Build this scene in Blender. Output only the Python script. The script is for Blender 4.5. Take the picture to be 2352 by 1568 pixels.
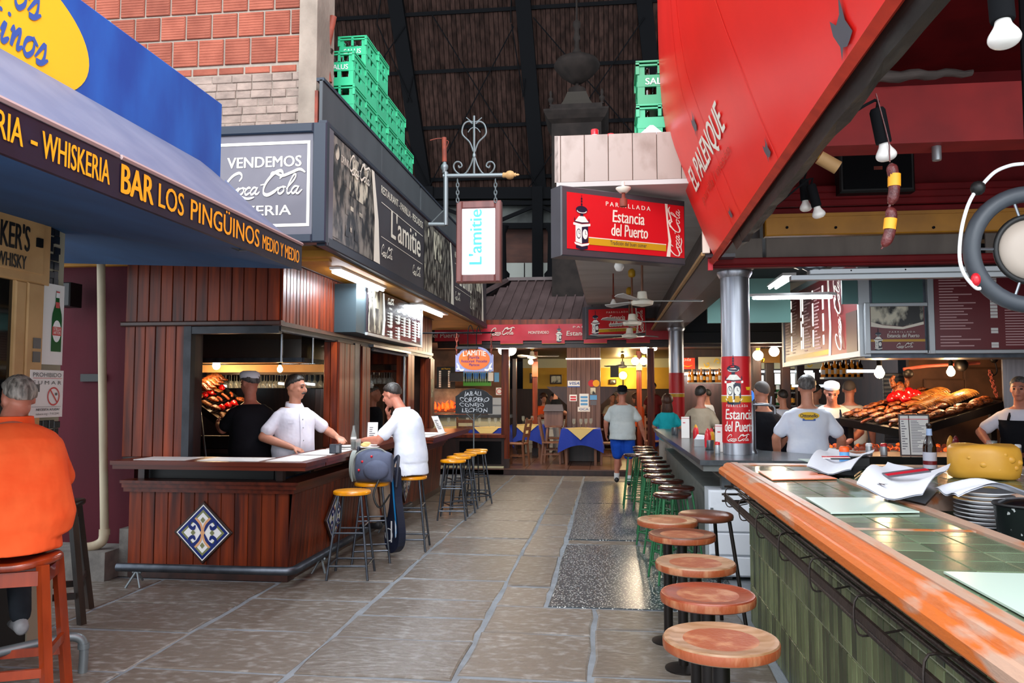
import bpy, math, random
from mathutils import Vector as V, Matrix, noise
R = random.Random(7)
sin, cos, pi, rad = math.sin, math.cos, math.pi, math.radians
for _o in list(bpy.data.objects): bpy.data.objects.remove(_o)
SC = bpy.context.scene
COL = SC.collection
# ---------------------------------------------------------------- camera (28 mm look, 1.65 m eye height)
F = 1829.0; YAW = rad(6.97); PIT = rad(3.567); EYE = V((0, 0, 1.65))
FW = V((-sin(YAW)*cos(PIT), cos(YAW)*cos(PIT), sin(PIT))); RT = V((cos(YAW), sin(YAW), 0)); UP = RT.cross(FW)
cam = bpy.data.objects.new('camera', bpy.data.cameras.new('camera')); COL.objects.link(cam)
cam.data.sensor_width = 36; cam.data.lens = 36*F/2352; cam.data.clip_start = .05; cam.data.clip_end = 200
cam.matrix_world = Matrix(((RT.x, UP.x, -FW.x, EYE.x), (RT.y, UP.y, -FW.y, EYE.y), (RT.z, UP.z, -FW.z, EYE.z), (0, 0, 0, 1)))
SC.camera = cam
# ---------------------------------------------------------------- light: overcast daylight from the open entrance side
W = bpy.data.worlds.new('daylight'); SC.world = W; W.use_nodes = True
_n = W.node_tree; _bg = _n.nodes['Background']
_bg.inputs[0].default_value = (.86, .93, 1, 1); _bg.inputs[1].default_value = 1.75
SC.view_settings.view_transform = 'Standard'; SC.view_settings.look = 'None'
SC.view_settings.gamma = 1; SC.view_settings.use_curve_mapping = False
SC.view_settings.exposure = .5
def lamp(kind, loc, power, col=(1, 1, 1), size=.1, size_y=None, aim=None, name='light'):
    l = bpy.data.lights.new(name, kind); l.energy = power; l.color = col
    if kind == 'AREA':
        l.size = size
        if size_y: l.shape = 'RECTANGLE'; l.size_y = size_y
    else: l.shadow_soft_size = size
    o = bpy.data.objects.new(name, l); COL.objects.link(o); o.location = loc
    if aim is not None: o.rotation_euler = (V(aim)-V(loc)).to_track_quat('-Z', 'Y').to_euler()
    return o
# the skylight opening above and behind the viewer
lamp('AREA', (0.5, -3.5, 8.5), 1500, (.93, .97, 1), 9, 6, aim=(-.6, 7, .5), name='entrance_skylight')

# ---------------------------------------------------------------- pixel helpers (2352 x 1568 frame) used to place things in the world
def ray(px, py): return FW + RT*((px-1176)/F) + UP*((784-py)/F)
def at(px, py, X=None, Y=None, Z=None):
    d = ray(px, py)
    t = (Y/d.y) if Y is not None else (X/d.x if X is not None else (Z-EYE.z)/d.z)
    return EYE + d*t
def onp(px, py, p, n):
    d = ray(px, py); p = V(p); n = V(n)
    return EYE + d*((p-EYE).dot(n)/d.dot(n))

# ---------------------------------------------------------------- materials
def lin(h):
    if not isinstance(h, str): return tuple(h)+((1,) if len(h) == 3 else ())
    h = h.lstrip('#'); c = [int(h[i:i+2], 16)/255 for i in (0, 2, 4)]
    return tuple((x/12.92 if x <= .04045 else ((x+.055)/1.055)**2.4) for x in c)+(1,)
def M(name, col, rough=.5, metal=0, col2=None, sc=(8, 8, 8), lo=.35, hi=.65, var=0, bump=0, bsc=60, emit=0, ecol=None, bdist=.01, trans=0, vor=False, det=4, coat=0, spec=.5, alpha=1):
    m = bpy.data.materials.new(name); m.use_nodes = True; nt = m.node_tree; N = nt.nodes; L = nt.links
    b = N['Principled BSDF']; b.inputs['Roughness'].default_value = rough; b.inputs['Metallic'].default_value = metal
    b.inputs['Specular IOR Level'].default_value = spec; b.inputs['Coat Weight'].default_value = coat
    c = lin(col); b.inputs['Base Color'].default_value = c; m.diffuse_color = c
    tc = out = None
    if col2 or bump:
        tc = N.new('ShaderNodeTexCoord')
        oi = N.new('ShaderNodeObjectInfo'); ad = N.new('ShaderNodeVectorMath'); ad.operation = 'ADD'
        mu = N.new('ShaderNodeMath'); mu.operation = 'MULTIPLY'; mu.inputs[1].default_value = 37
        L.new(oi.outputs['Random'], mu.inputs[0]); L.new(tc.outputs['Object'], ad.inputs[0]); L.new(mu.outputs[0], ad.inputs[1])
    if col2:
        mp = N.new('ShaderNodeMapping'); mp.inputs['Scale'].default_value = sc; L.new(ad.outputs[0], mp.inputs[0])
        if vor:
            t = N.new('ShaderNodeTexVoronoi'); t.inputs['Scale'].default_value = 1; f = t.outputs['Distance']
        else:
            t = N.new('ShaderNodeTexNoise'); t.inputs['Scale'].default_value = 1; t.inputs['Detail'].default_value = det; f = t.outputs['Fac']
        L.new(mp.outputs[0], t.inputs['Vector'])
        mr = N.new('ShaderNodeMapRange'); mr.inputs[1].default_value = lo; mr.inputs[2].default_value = hi; L.new(f, mr.inputs[0])
        mx = N.new('ShaderNodeMix'); mx.data_type = 'RGBA'; mx.inputs[6].default_value = c; mx.inputs[7].default_value = lin(col2)
        L.new(mr.outputs[0], mx.inputs[0]); out = mx.outputs[2]
    if var:
        oi2 = N.new('ShaderNodeObjectInfo'); mr2 = N.new('ShaderNodeMapRange'); mr2.inputs[3].default_value = 1-var; mr2.inputs[4].default_value = 1+var
        L.new(oi2.outputs['Random'], mr2.inputs[0]); hs = N.new('ShaderNodeHueSaturation'); hs.inputs['Color'].default_value = c
        L.new(mr2.outputs[0], hs.inputs['Value'])
        if out: L.new(out, hs.inputs['Color'])
        out = hs.outputs[0]
    if out: L.new(out, b.inputs['Base Color'])
    if bump:
        t2 = N.new('ShaderNodeTexNoise'); t2.inputs['Scale'].default_value = bsc; t2.inputs['Detail'].default_value = 3
        L.new(ad.outputs[0], t2.inputs['Vector'])
        if col2:
            m3 = N.new('ShaderNodeMapping'); m3.inputs['Scale'].default_value = [x/max(sc) for x in sc]; L.new(ad.outputs[0], m3.inputs[0]); L.new(m3.outputs[0], t2.inputs['Vector'])
        bp = N.new('ShaderNodeBump'); bp.inputs['Strength'].default_value = bump; bp.inputs['Distance'].default_value = bdist
        L.new(t2.outputs['Fac'], bp.inputs['Height']); L.new(bp.outputs[0], b.inputs['Normal'])
    if emit:
        b.inputs['Emission Color'].default_value = lin(ecol or col); b.inputs['Emission Strength'].default_value = emit
        if out and not ecol: L.new(out, b.inputs['Emission Color'])
    if trans: b.inputs['Transmission Weight'].default_value = trans; b.inputs['IOR'].default_value = 1.45
    if alpha < 1: b.inputs['Alpha'].default_value = alpha
    return m

# ---------------------------------------------------------------- mesh builder
def ortho(d):
    d = d.normalized(); a = V((0, 0, 1)) if abs(d.z) < .95 else V((1, 0, 0))
    u = d.cross(a).normalized(); return u, u.cross(d).normalized()
def cr(pts, n=6, closed=False):                        # Catmull-Rom through the points
    P = [V(p) for p in pts]; out = []; k = len(P)
    if k < 3: return P
    for i in range(k if closed else k-1):
        a, b, c, d = (P[(i-1) % k], P[i], P[(i+1) % k], P[(i+2) % k]) if closed else (P[max(i-1, 0)], P[i], P[i+1], P[min(i+2, k-1)])
        for j in range(n):
            t = j/n
            out.append(.5*((2*b)+(c-a)*t+(2*a-5*b+4*c-d)*t*t+(3*b-a-3*c+d)*t**3))
    if not closed: out.append(P[-1])
    return out
class FR:                                              # a flat frame: u right, v up, n out
    def __init__(s, o, u, v): s.o = V(o); s.u = V(u).normalized(); s.v = V(v).normalized(); s.n = s.u.cross(s.v).normalized()
    def __call__(s, x, y, z=0): return s.o+s.u*x+s.v*y+s.n*z
def quadframe(p0, p1, p3): return FR(p0, V(p1)-V(p0), V(p3)-V(p0))
class MB:
    def __init__(s): s.v = []; s.f = []; s.m = []; s.s = []
    def add(s, vs, fs, mi=0, sm=False):
        o = len(s.v); s.v += [V(p) for p in vs]
        for f in fs: s.f.append([i+o for i in f]); s.m.append(mi); s.s.append(sm)
        return s
    def box(s, a, b, mi=0):
        (x0, y0, z0), (x1, y1, z1) = [min(p, q) for p, q in zip(a, b)], [max(p, q) for p, q in zip(a, b)]
        return s.add([(x0, y0, z0), (x1, y0, z0), (x1, y1, z0), (x0, y1, z0), (x0, y0, z1), (x1, y0, z1), (x1, y1, z1), (x0, y1, z1)],
                     [(3, 2, 1, 0), (4, 5, 6, 7), (0, 1, 5, 4), (1, 2, 6, 5), (2, 3, 7, 6), (3, 0, 4, 7)], mi)
    def slab(s, fr, x0, y0, x1, y1, z0, z1, mi=0, e=0):   # box in a frame, e = chamfer of the front edges
        if e == 0:
            c = [fr(x, y, z) for z in (z0, z1) for x, y in ((x0, y0), (x1, y0), (x1, y1), (x0, y1))]
            return s.add(c, [(3, 2, 1, 0), (4, 5, 6, 7), (0, 1, 5, 4), (1, 2, 6, 5), (2, 3, 7, 6), (3, 0, 4, 7)], mi)
        c = [fr(x, y, z) for z, g in ((z0, 0), (z1-e, 0), (z1, e)) for x, y in ((x0+g, y0+g), (x1-g, y0+g), (x1-g, y1-g), (x0+g, y1-g))]
        return s.add(c, [(3, 2, 1, 0), (8, 9, 10, 11)]+[(i+k, (i+1) % 4+k, (i+1) % 4+4+k, i+4+k) for k in (0, 4) for i in range(4)], mi)
    def bar(s, p, q, w, h=None, mi=0, upv=None):
        p, q = V(p), V(q); h = h or w; d = (q-p)
        u, v = ortho(d) if upv is None else (d.cross(V(upv)).normalized(), V(upv).normalized())
        if upv is not None: v = u.cross(d).normalized()
        c = [b+u*(a*w/2)+v*(e*h/2) for b in (p, q) for a, e in ((-1, -1), (1, -1), (1, 1), (-1, 1))]
        return s.add(c, [(3, 2, 1, 0), (4, 5, 6, 7), (0, 1, 5, 4), (1, 2, 6, 5), (2, 3, 7, 6), (3, 0, 4, 7)], mi)
    def tube(s, pts, r, n=8, mi=0, caps=True, closed=False, sm=True, sq=1):
        P = [V(p) for p in pts]; k = len(P); rs = r if isinstance(r, (list, tuple)) else [r]*k
        u, w = ortho(P[1]-P[0]); vs = []
        for i in range(k):
            d = (P[(i+1) % k]-P[i-1]) if closed else (P[min(i+1, k-1)]-P[max(i-1, 0)])
            d = d.normalized(); u = (u-d*u.dot(d)).normalized(); w = u.cross(d)
            vs += [P[i]+(u*cos(2*pi*j/n)+w*sin(2*pi*j/n)*sq)*rs[i] for j in range(n)]
        fs = [(i*n+j, i*n+(j+1) % n, ((i+1) % k)*n+(j+1) % n, ((i+1) % k)*n+j) for i in range(k if closed else k-1) for j in range(n)]
        if caps and not closed: fs += [tuple(range(n-1, -1, -1)), tuple((k-1)*n+j for j in range(n))]
        return s.add(vs, fs, mi, sm)
    def cyl(s, p, q, r, r2=None, n=12, mi=0): return s.tube([p, q], [r, r if r2 is None else r2], n, mi)
    def lathe(s, prof, c=(0, 0, 0), n=20, mi=0, M3=None, sm=True):
        c = V(c); vs = []; M3 = M3 or Matrix.Identity(3)
        for r, z in prof: vs += [c+M3 @ V((max(r, 1e-4)*cos(2*pi*j/n), max(r, 1e-4)*sin(2*pi*j/n), z)) for j in range(n)]
        fs = [(i*n+j, i*n+(j+1) % n, (i+1)*n+(j+1) % n, (i+1)*n+j) for i in range(len(prof)-1) for j in range(n)]
        fs += [tuple(range(n-1, -1, -1)), tuple((len(prof)-1)*n+j for j in range(n))]
        return s.add(vs, fs, mi, sm)
    def ball(s, c, r, nu=12, nv=8, mi=0, M3=None):
        r = (r, r, r) if not isinstance(r, (tuple, list)) else r; c = V(c); M3 = M3 or Matrix.Identity(3); vs = []
        for i in range(nv+1):
            t = pi*i/nv; st = max(sin(t), 1e-3)
            vs += [c+M3 @ V((r[0]*st*cos(2*pi*j/nu), r[1]*st*sin(2*pi*j/nu), -r[2]*cos(t))) for j in range(nu)]
        fs = [(i*nu+j, i*nu+(j+1) % nu, (i+1)*nu+(j+1) % nu, (i+1)*nu+j) for i in range(nv) for j in range(nu)]
        fs += [tuple(range(nu-1, -1, -1)), tuple(nv*nu+j for j in range(nu))]
        return s.add(vs, fs, mi, True)
    def loft(s, rings, mi=0, caps=True, closed=True, sm=True):
        n = len(rings[0]); vs = [p for r in rings for p in r]; k = len(rings)
        fs = [(i*n+j, i*n+(j+1) % n, (i+1)*n+(j+1) % n, (i+1)*n+j) for i in range(k-1) for j in range(n if closed else n-1)]
        if caps and closed: fs += [tuple(range(n-1, -1, -1)), tuple((k-1)*n+j for j in range(n))]
        return s.add(vs, fs, mi, sm)
    def prism(s, poly, fr, z0, z1, mi=0):
        n = len(poly); vs = [fr(x, y, z) for z in (z0, z1) for x, y in poly]
        return s.add(vs, [tuple(range(n-1, -1, -1)), tuple(range(n, 2*n))]+[(i, (i+1) % n, n+(i+1) % n, n+i) for i in range(n)], mi)
    def poly(s, poly, fr, z=.003, mi=0): return s.add([fr(x, y, z) for x, y in poly], [tuple(range(len(poly)))], mi)
    def rect(s, fr, x0, y0, x1, y1, z=.003, mi=0): return s.poly([(x0, y0), (x1, y0), (x1, y1), (x0, y1)], fr, z, mi)
    def disc(s, fr, x, y, rx, ry=None, z=.003, mi=0, n=28):
        ry = ry or rx; return s.poly([(x+rx*cos(2*pi*i/n), y+ry*sin(2*pi*i/n)) for i in range(n)], fr, z, mi)
    def ring(s, fr, x, y, r0, r1, z=.003, mi=0, n=36, ay=1):
        vs = [fr(x+r*cos(2*pi*i/n), y+ay*r*sin(2*pi*i/n), z) for r in (r0, r1) for i in range(n)]
        return s.add(vs, [(i, (i+1) % n, n+(i+1) % n, n+i) for i in range(n)], mi)
    def stroke(s, pts, fr, w, z=.004, mi=0, ang=.9, thin=.35, n=6, closed=False):   # flat pen stroke, thick and thin
        P = cr([V((x, y, 0)) for x, y in pts], n, closed); k = len(P); vs = []
        for i, p in enumerate(P):
            d = (P[(i+1) % k]-P[i-1]) if closed else (P[min(i+1, k-1)]-P[max(i-1, 0)])
            if d.length < 1e-6: d = V((1, 0, 0))
            d.normalize(); a = math.atan2(d.y, d.x)
            t = 1 if closed else min(1, .45+min(i, k-1-i)/(.12*k+.01)*.55)
            ww = w*(thin+(1-thin)*abs(sin(a-ang+pi/2+.9)))*t/2
            nn = V((-d.y, d.x, 0))*ww
            vs += [fr(p.x+nn.x, p.y+nn.y, z+i*.00003), fr(p.x-nn.x, p.y-nn.y, z+i*.00003)]
        return s.add(vs, [(2*i+1, 2*((i+1) % k)+1, 2*((i+1) % k), 2*i) for i in range(k if closed else k-1)], mi)
    def text(s, t, fr, x, y, size, mi=0, z=.003, bold=0, shear=0, sx=1, al='CENTER', warp=None, sp=1, w=None):
        vs, fs = glyphs(t, 0, shear, al, sp)
        if w:
            xs = [p[0] for p in vs]; sx = w/((max(xs)-min(xs))*size)
        g = [(x+p[0]*size*sx, y+p[1]*size) for p in vs]
        for k, dx in enumerate((0,) if not bold else (-1, 0, 1)):
            h = [(a+dx*bold*size*.75, b+(abs(dx)-.5)*bold*size*.5) for a, b in g] if bold else g
            if warp: h = [warp(a, b) for a, b in h]
            s.add([fr(a, b, z+k*.0004) for a, b in h], fs, mi)
        return s
    def mesh(s, name, mats, off=V((0, 0, 0)), ang=58):
        me = bpy.data.meshes.new(name)
        me.from_pydata([tuple(p-off) for p in s.v], [], s.f)
        for m in (mats if isinstance(mats, (list, tuple)) else [mats]): me.materials.append(m)
        me.polygons.foreach_set('material_index', s.m); me.polygons.foreach_set('use_smooth', s.s)
        if any(s.s): me.set_sharp_from_angle(angle=rad(ang))
        me.update(); return me
_GL = {}
def glyphs(t, bold, shear, al, sp):
    k = (t, bold, shear, al, sp)
    if k not in _GL:
        c = bpy.data.curves.new('t', 'FONT'); c.body = t; c.align_x = al; c.offset = bold; c.shear = shear; c.space_character = sp; c.resolution_u = 3
        c.fill_mode = 'BOTH'; o = bpy.data.objects.new('t', c); me = bpy.data.meshes.new_from_object(o)
        _GL[k] = ([tuple(p.co) for p in me.vertices], [tuple(p.vertices) for p in me.polygons])
        bpy.data.objects.remove(o); bpy.data.curves.remove(c); bpy.data.meshes.remove(me)
    return _GL[k]

# ---------------------------------------------------------------- things, parts, setting
def worldpos(o):
    p = V((0, 0, 0))
    while o: p += o.location; o = o.parent
    return p
def tag(o, label=None, cat=None, group=None, kind=None):
    if label: o['label'] = label
    if cat: o['category'] = cat
    if group: o['group'] = group
    if kind: o['kind'] = kind
    return o
def thing(name, label, cat, loc=(0, 0, 0), group=None):
    o = bpy.data.objects.new(name, None); COL.objects.link(o); o.location = loc; o.empty_display_size = .1
    return tag(o, label, cat, group)
def part(name, mb, mat, parent=None, label=None, kind=None):   # mesh given in world coordinates, parent unrotated
    off = worldpos(parent) if parent else V((0, 0, 0))
    o = bpy.data.objects.new(name, mb.mesh(name, mat, off)); COL.objects.link(o); o.parent = parent
    return tag(o, label, None, None, kind)
def single(name, mb, mat, label, cat, group=None, kind=None):
    n = len(mb.v); c = V((sum(p.x for p in mb.v)/n, sum(p.y for p in mb.v)/n, min(p.z for p in mb.v)))
    o = bpy.data.objects.new(name, mb.mesh(name, mat, c)); COL.objects.link(o); o.location = c
    return tag(o, label, cat, group, kind)
def struct(name, mb, mat, parent=None):
    o = bpy.data.objects.new(name, mb.mesh(name, mat)); COL.objects.link(o); o['kind'] = 'structure'; o.parent = parent
    return o
def piece(name, me, loc, parent, rz=0, sc=None):       # a cheap repeat that shares mesh data
    o = bpy.data.objects.new(name, me); COL.objects.link(o); o.parent = parent
    o.location = V(loc)-(worldpos(parent) if parent else V((0, 0, 0))); o.rotation_euler.z = rz
    if sc: o.scale = sc
    return o
KIDS = {}
def dup(root, loc, rz=0, label=None, group=None, sc=None):
    r = root.copy(); COL.objects.link(r); r.location = loc; r.rotation_euler = (0, 0, rz)
    if sc: r.scale = (sc, sc, sc)
    if label: r['label'] = label
    if group: r['group'] = group
    for ch in root.children:
        c = ch.copy(); COL.objects.link(c); c.parent = r
        for g in ch.children:
            d = g.copy(); COL.objects.link(d); d.parent = c
    return r
def sm(pts, n=5): return [(p.x, p.y) for p in cr([V((a, b, 0)) for a, b in pts], n)]
def grid(p, n): return [p*i/n for i in range(n+1)]
ORDS = 'first second third fourth fifth sixth seventh eighth ninth tenth eleventh twelfth thirteenth fourteenth fifteenth sixteenth seventeenth eighteenth nineteenth twentieth'.split()+['twenty-'+x for x in 'first second third fourth fifth sixth seventh eighth ninth'.split()]
# ================================================================ MATERIALS
m_slab = M('flagstone', '#6e645a', .42, col2='#9b9894', sc=(13, 21, 10), lo=.5, hi=.8, var=.16, bump=.8, bsc=22, det=9)
m_mortar = M('mortar', '#858b91', .8, col2='#74787c', sc=(6, 6, 6), bump=.3)
m_terr = M('terrazzo', '#d2d4cf', .28, col2='#3b4347', sc=(46, 46, 46), lo=.26, hi=.33, vor=True)
m_rfloor = M('restaurant_tiles', '#75503f', .3, col2='#5f4034', sc=(3, 3, 3), var=.1)
m_roofpl = M('old_roof_boards', '#3d2c27', .95, spec=.1, col2='#231916', sc=(9, 9, .8), var=.28)
m_iron = M('dark_iron', '#0c0d10', .85, spec=.15)
m_corr = M('grey_corrugated', '#5f635f', .7, col2='#3d403f', sc=(2, 2, 2))
m_brick = M('clay_block', '#80402f', .9, col2='#934f3c', sc=(5, 5, 5), var=.14, bump=.4, bsc=40)
m_brickm = M('brick_mortar', '#9a8e82', .95, col2='#8f8479', sc=(14, 14, 14), bump=.6)
m_white_br = M('limewashed_brick', '#978479', .95, col2='#7d6d64', sc=(7, 7, 10), var=.1, bump=.8, bsc=30)
m_conc = M('rough_concrete', '#96887b', .9, col2='#776b60', sc=(3, 3, 2), bump=.5, bsc=30)
m_block = M('grey_concrete', '#77726c', .9, col2='#5e5a56', sc=(8, 8, 8), bump=.4)
m_redw = M('crimson_paint', '#4c0e1c', .7, spec=.2, col2='#3d0c17', sc=(1.5, 1.5, .8), bump=.15, bsc=30)
m_redw2 = M('peeling_paint', '#6f6a66', .9, col2='#5a1424', sc=(6, 6, 6), lo=.42, hi=.5)
m_mustard = M('mustard_paint', '#b47a1a', .5, col2='#9a6614', sc=(3, 3, 3))
m_yel = M('yellow_paint', '#d79a1e', .5, col2='#bd8316', sc=(4, 4, 4))
m_beige = M('beige_paint', '#c79d68', .6, col2='#b78d5a', sc=(4, 4, 4))
m_black = M('black', '#101010', .5)
m_blackgl = M('black_gloss', '#0d0e10', .15)
m_glass = M('clear_glass', '#ffffff', .03, trans=1)
m_dkglass = M('dark_glass', '#0a0d0c', .05, trans=.0, coat=.5)
m_wood = M('varnished_mahogany', '#84330f', .38, spec=.3, col2='#35100a', sc=(16, 16, 1.1), lo=.3, hi=.7, var=.3, det=5)
m_woodx = M('mahogany_counter', '#6b2b18', .28, spec=.35, col2='#3f170d', sc=(1.1, 14, 14), lo=.3, hi=.7, var=.06)
m_woody = M('mahogany_counter_y', '#6b2b18', .28, spec=.35, col2='#3f170d', sc=(14, 1.1, 14), lo=.3, hi=.7, var=.06)
m_wooddk = M('dark_wood', '#3a1e16', .4, col2='#25120d', sc=(12, 12, 1.2), var=.15)
m_woodbr = M('brown_boarding', '#7d5a4e', .4, col2='#61423a', sc=(14, 14, 1), var=.14)
m_steel = M('steel', '#8d9298', .3, .9)
m_steeld = M('dull_steel', '#5b6068', .42, .9, col2='#484d55', sc=(10, 10, 10))
m_steelb = M('brushed_steel', '#b9bcc4', .34, .85, col2='#a5a8b2', sc=(60, 60, 2))
m_alum = M('aluminium', '#a9adb0', .4, .6)
m_iron_rod = M('grey_painted_iron', '#7d8588', .45, .6)
m_yseat = M('yellow_seat', '#e8980c', .3, col2='#d5850a', sc=(9, 9, 9), var=.05, coat=.3)
m_blue = M('blue_canvas', '#07419a', .5, col2='#1a63bd', sc=(4, 4, 1.6), lo=.35, hi=.8, det=6)
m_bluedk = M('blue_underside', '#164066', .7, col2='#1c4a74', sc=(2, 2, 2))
m_lav = M('faded_blue_canvas', '#70778f', .55, col2='#626a85', sc=(4, 4, 4))
m_navy = M('navy_valance', '#0a0d20', .5, col2='#11152c', sc=(8, 8, 8))
m_trimp = M('pinkish_trim', '#a58e8c', .6)
m_signyel = M('sign_yellow', '#efbd1c', .5)
m_signor = M('sign_orange_yellow', '#f6a914', .5)
m_scriptb = M('script_blue', '#3259a8', .5)
m_cream = M('cream', '#efe8d6', .5)
m_white = M('white', '#eeeeee', .5)
m_whitegl = M('white_gloss', '#f0f0ee', .2)
m_paper = M('paper', '#e9e6e2', .6)
m_signgr = M('charcoal_sign', '#47454a', .35, col2='#3d3b40', sc=(2, 2, 2))
m_signgr2 = M('grey_sign', '#6d6a72', .35, col2='#57545d', sc=(1.2, 1.2, 1.2))
m_frame = M('blue_grey_frame', '#1c2635', .45)
m_parapet = M('grey_sheet', '#4a4f53', .6, col2='#3f4448', sc=(2.5, 2.5, 1))
m_photo = M('old_photo_print', '#d8d2ba', .4, col2='#1c1b1a', sc=(9, 9, 5), lo=.42, hi=.56, det=6)
m_photod = M('old_photo_dark', '#8d887c', .4, col2='#171615', sc=(11, 11, 6), lo=.36, hi=.56, det=6)
m_red = M('coke_red', '#c11a22', .35)
m_redsh = M('banner_red', '#cf1f33', .45, col2='#bb1a2c', sc=(3, 3, 3))
m_reddk = M('maroon_menu', '#6a0f1a', .35)
m_gold = M('gold_stripe', '#c99a1c', .4)
m_hull = M('red_fibreglass', '#f5251d', .36, col2='#ea2019', sc=(1.5, 1.5, 1.5))
m_hullrim = M('red_rim', '#cf3a22', .5, col2='#b52c1a', sc=(9, 9, 9))
m_beam = M('tarred_beam', '#14130f', .6, col2='#37352f', sc=(14, 3, 14), lo=.55, hi=.75, bump=.8, bsc=20)
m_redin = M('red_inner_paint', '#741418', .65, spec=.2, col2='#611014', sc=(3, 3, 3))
m_decal = M('grey_decal', '#54545a', .5)
m_marble = M('veined_marble', '#9c8a7f', .35, col2='#7d6658', sc=(5, 5, 3), lo=.5, hi=.7, var=.08, det=8)
m_soffit = M('soffit_white', '#c9c6c2', .7, col2='#b9b5b0', sc=(1, 3, 1))
m_graytop = M('grey_stone_top', '#4a4e52', .22, col2='#3f4347', sc=(20, 20, 20))
m_grayst = M('grey_slab', '#6b6e6b', .5, col2='#5a5d5b', sc=(5, 5, 5))
m_enamel = M('white_enamel', '#d5d9e0', .3, col2='#c0c5cf', sc=(4, 4, 4), lo=.6, hi=.75)
m_tile = M('green_glazed_tile', '#656b48', .3, col2='#484e31', sc=(7, 7, 3), var=.62)
m_tiletop = M('green_counter_tile', '#66755c', .16, col2='#52614b', sc=(5, 5, 5), var=.3)
m_grout = M('grout', '#a3a48a', .8)
m_oak = M('worn_orange_wood', '#bd5f20', .45, col2='#b08d78', sc=(9, 2.2, 9), lo=.54, hi=.62, bump=.3, det=7)
m_oakt = M('worn_wood_top', '#b0602a', .42, col2='#a98a78', sc=(12, 2.4, 12), lo=.36, hi=.5, bump=.3, det=7)
m_ironrail = M('oxidised_iron', '#2b2320', .5, .4, col2='#3d322c', sc=(12, 12, 12), bump=.3)
m_gstool = M('green_tube', '#2c6b43', .4, .2)
m_dkseat = M('dark_seat', '#32140d', .22, coat=.4)
m_crate = M('green_crate', '#36bd88', .4, var=.14)
m_cratedk = M('dark_green_crate', '#1b9461', .4)
m_bottle = M('brown_bottle', '#1c0d07', .1)
m_rust = M('rusty_pipe', '#8a3a26', .7, col2='#6a2c1e', sc=(9, 9, 9))
m_pvc = M('cream_pipe', '#b7a98e', .5, col2='#a09279', sc=(9, 9, 2))
m_kroof = M('brown_metal_roof', '#5b4a49', .5, col2='#4c3d3c', sc=(3, 3, 3))
m_tube = M('fluorescent_tube', '#f2f7ff', .3, emit=14)
m_tube2 = M('fluorescent_tube_cool', '#d9f2ff', .3, emit=9)
m_globe = M('lit_globe', '#fff2dc', .3, emit=9)
m_warm = M('lit_bulb', '#ffd9a0', .3, emit=30)
m_bulb = M('unlit_bulb', '#e9e4dd', .25)
m_back = M('backlit_white', '#f4f7ff', .4, emit=1.1)
m_cyan = M('cyan_letters', '#35a9dc', .4, emit=.35)
m_menulit = M('lit_panel', '#f2f6ee', .4, emit=.8)
m_signlit = M('lit_red_sign', '#c4161f', .35, emit=.12)
m_clwhite = M('clock_white', '#ece9e0', .4)
m_clnavy = M('clock_navy', '#141b33', .4)
m_redwood = M('reddish_sign_frame', '#7c4a45', .5, col2='#653a37', sc=(16, 16, 2))
m_chalk = M('chalkboard', '#15181c', .6, col2='#1e2227', sc=(4, 4, 4))
m_chalkw = M('chalk', '#c9cdd2', .8)
m_cloth = M('blue_tablecloth', '#1c3aa6', .8, bump=.2, bsc=40)
m_ybeige = M('cream_cloth', '#dcc07c', .8)
m_tan = M('chair_wood', '#8a5637', .45, col2='#6e4129', sc=(12, 12, 2), var=.1)
m_tilew = M('white_wall_tile', '#c9c6bf', .3, var=.04)
m_meat = M('roasted_meat', '#43170b', .4, col2='#9a5220', sc=(48, 48, 48), lo=.4, hi=.62, bump=1, bsc=45, var=.15)
m_rib = M('ribs', '#94622a', .3, col2='#5f3412', sc=(18, 18, 18), bump=.4, bsc=50)
m_sausage = M('sausage', '#6d2413', .35, col2='#a1502a', sc=(20, 20, 20), var=.15)
m_pepper = M('red_pepper', '#c20f12', .15, coat=.5, var=.08)
m_ember = M('glowing_embers', '#3a1409', .8, col2='#ff5a14', sc=(9, 9, 9), lo=.55, hi=.75, emit=2.2)
m_flame = M('flame', '#ff4a10', .5, emit=1.3)
m_salami = M('cured_sausage', '#4a1a1a', .35, col2='#6b2b28', sc=(25, 25, 25), bump=.4, bsc=80)
m_label = M('orange_label', '#f0a21e', .5)
m_cheese = M('yellow_cheese', '#e0a63e', .4, col2='#d69a34', sc=(6, 6, 6), bump=.25, bsc=9)
m_plate = M('porcelain', '#f1f1f3', .15)
m_napkin = M('white_napkin', '#eceef6', .8, bump=.1, bsc=30)
m_mat_g = M('pale_green_mat', '#bccfc2', .25)
m_mat_o = M('salmon_mat', '#e98257', .3)
m_potg = M('speckled_pot', '#17201c', .3, col2='#d8dcd8', sc=(26, 26, 26), lo=.68, hi=.7)
m_redcap = M('red_cap', '#cc1f2c', .3)
m_ochre = M('ochre_wall', '#d7a233', .7, col2='#c99228', sc=(2, 2, 2))
m_ochlit = M('pale_wall', '#cbbf97', .7)
m_signor2 = M('orange_enamel', '#ee6a1a', .4)
m_signbl = M('lilac_enamel', '#8d90ba', .4)
m_teal = M('teal_lit_wall', '#7fb5ad', .6)  # teal light on the kitchen soffit is put into its colour
m_darkceil = M('dark_ceiling', '#22262a', .7)
m_kwall = M('smoky_wall', '#6b4a35', .8, col2='#4a3325', sc=(3, 3, 3))
m_greenbot = M('green_bottle_glass', '#1d5a2c', .1)
m_amber = M('amber_bottle', '#b56a1c', .12, emit=.12)
m_rack = M('grill_iron', '#1d1a18', .45, .6)
m_mosaic = M('black_mosaic', '#17181c', .2, var=.4)
m_grgrout = M('pale_grout', '#9d9782', .8)
m_skin = M('skin', '#b97c61', .5, col2='#c88a70', sc=(12, 12, 12))
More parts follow.
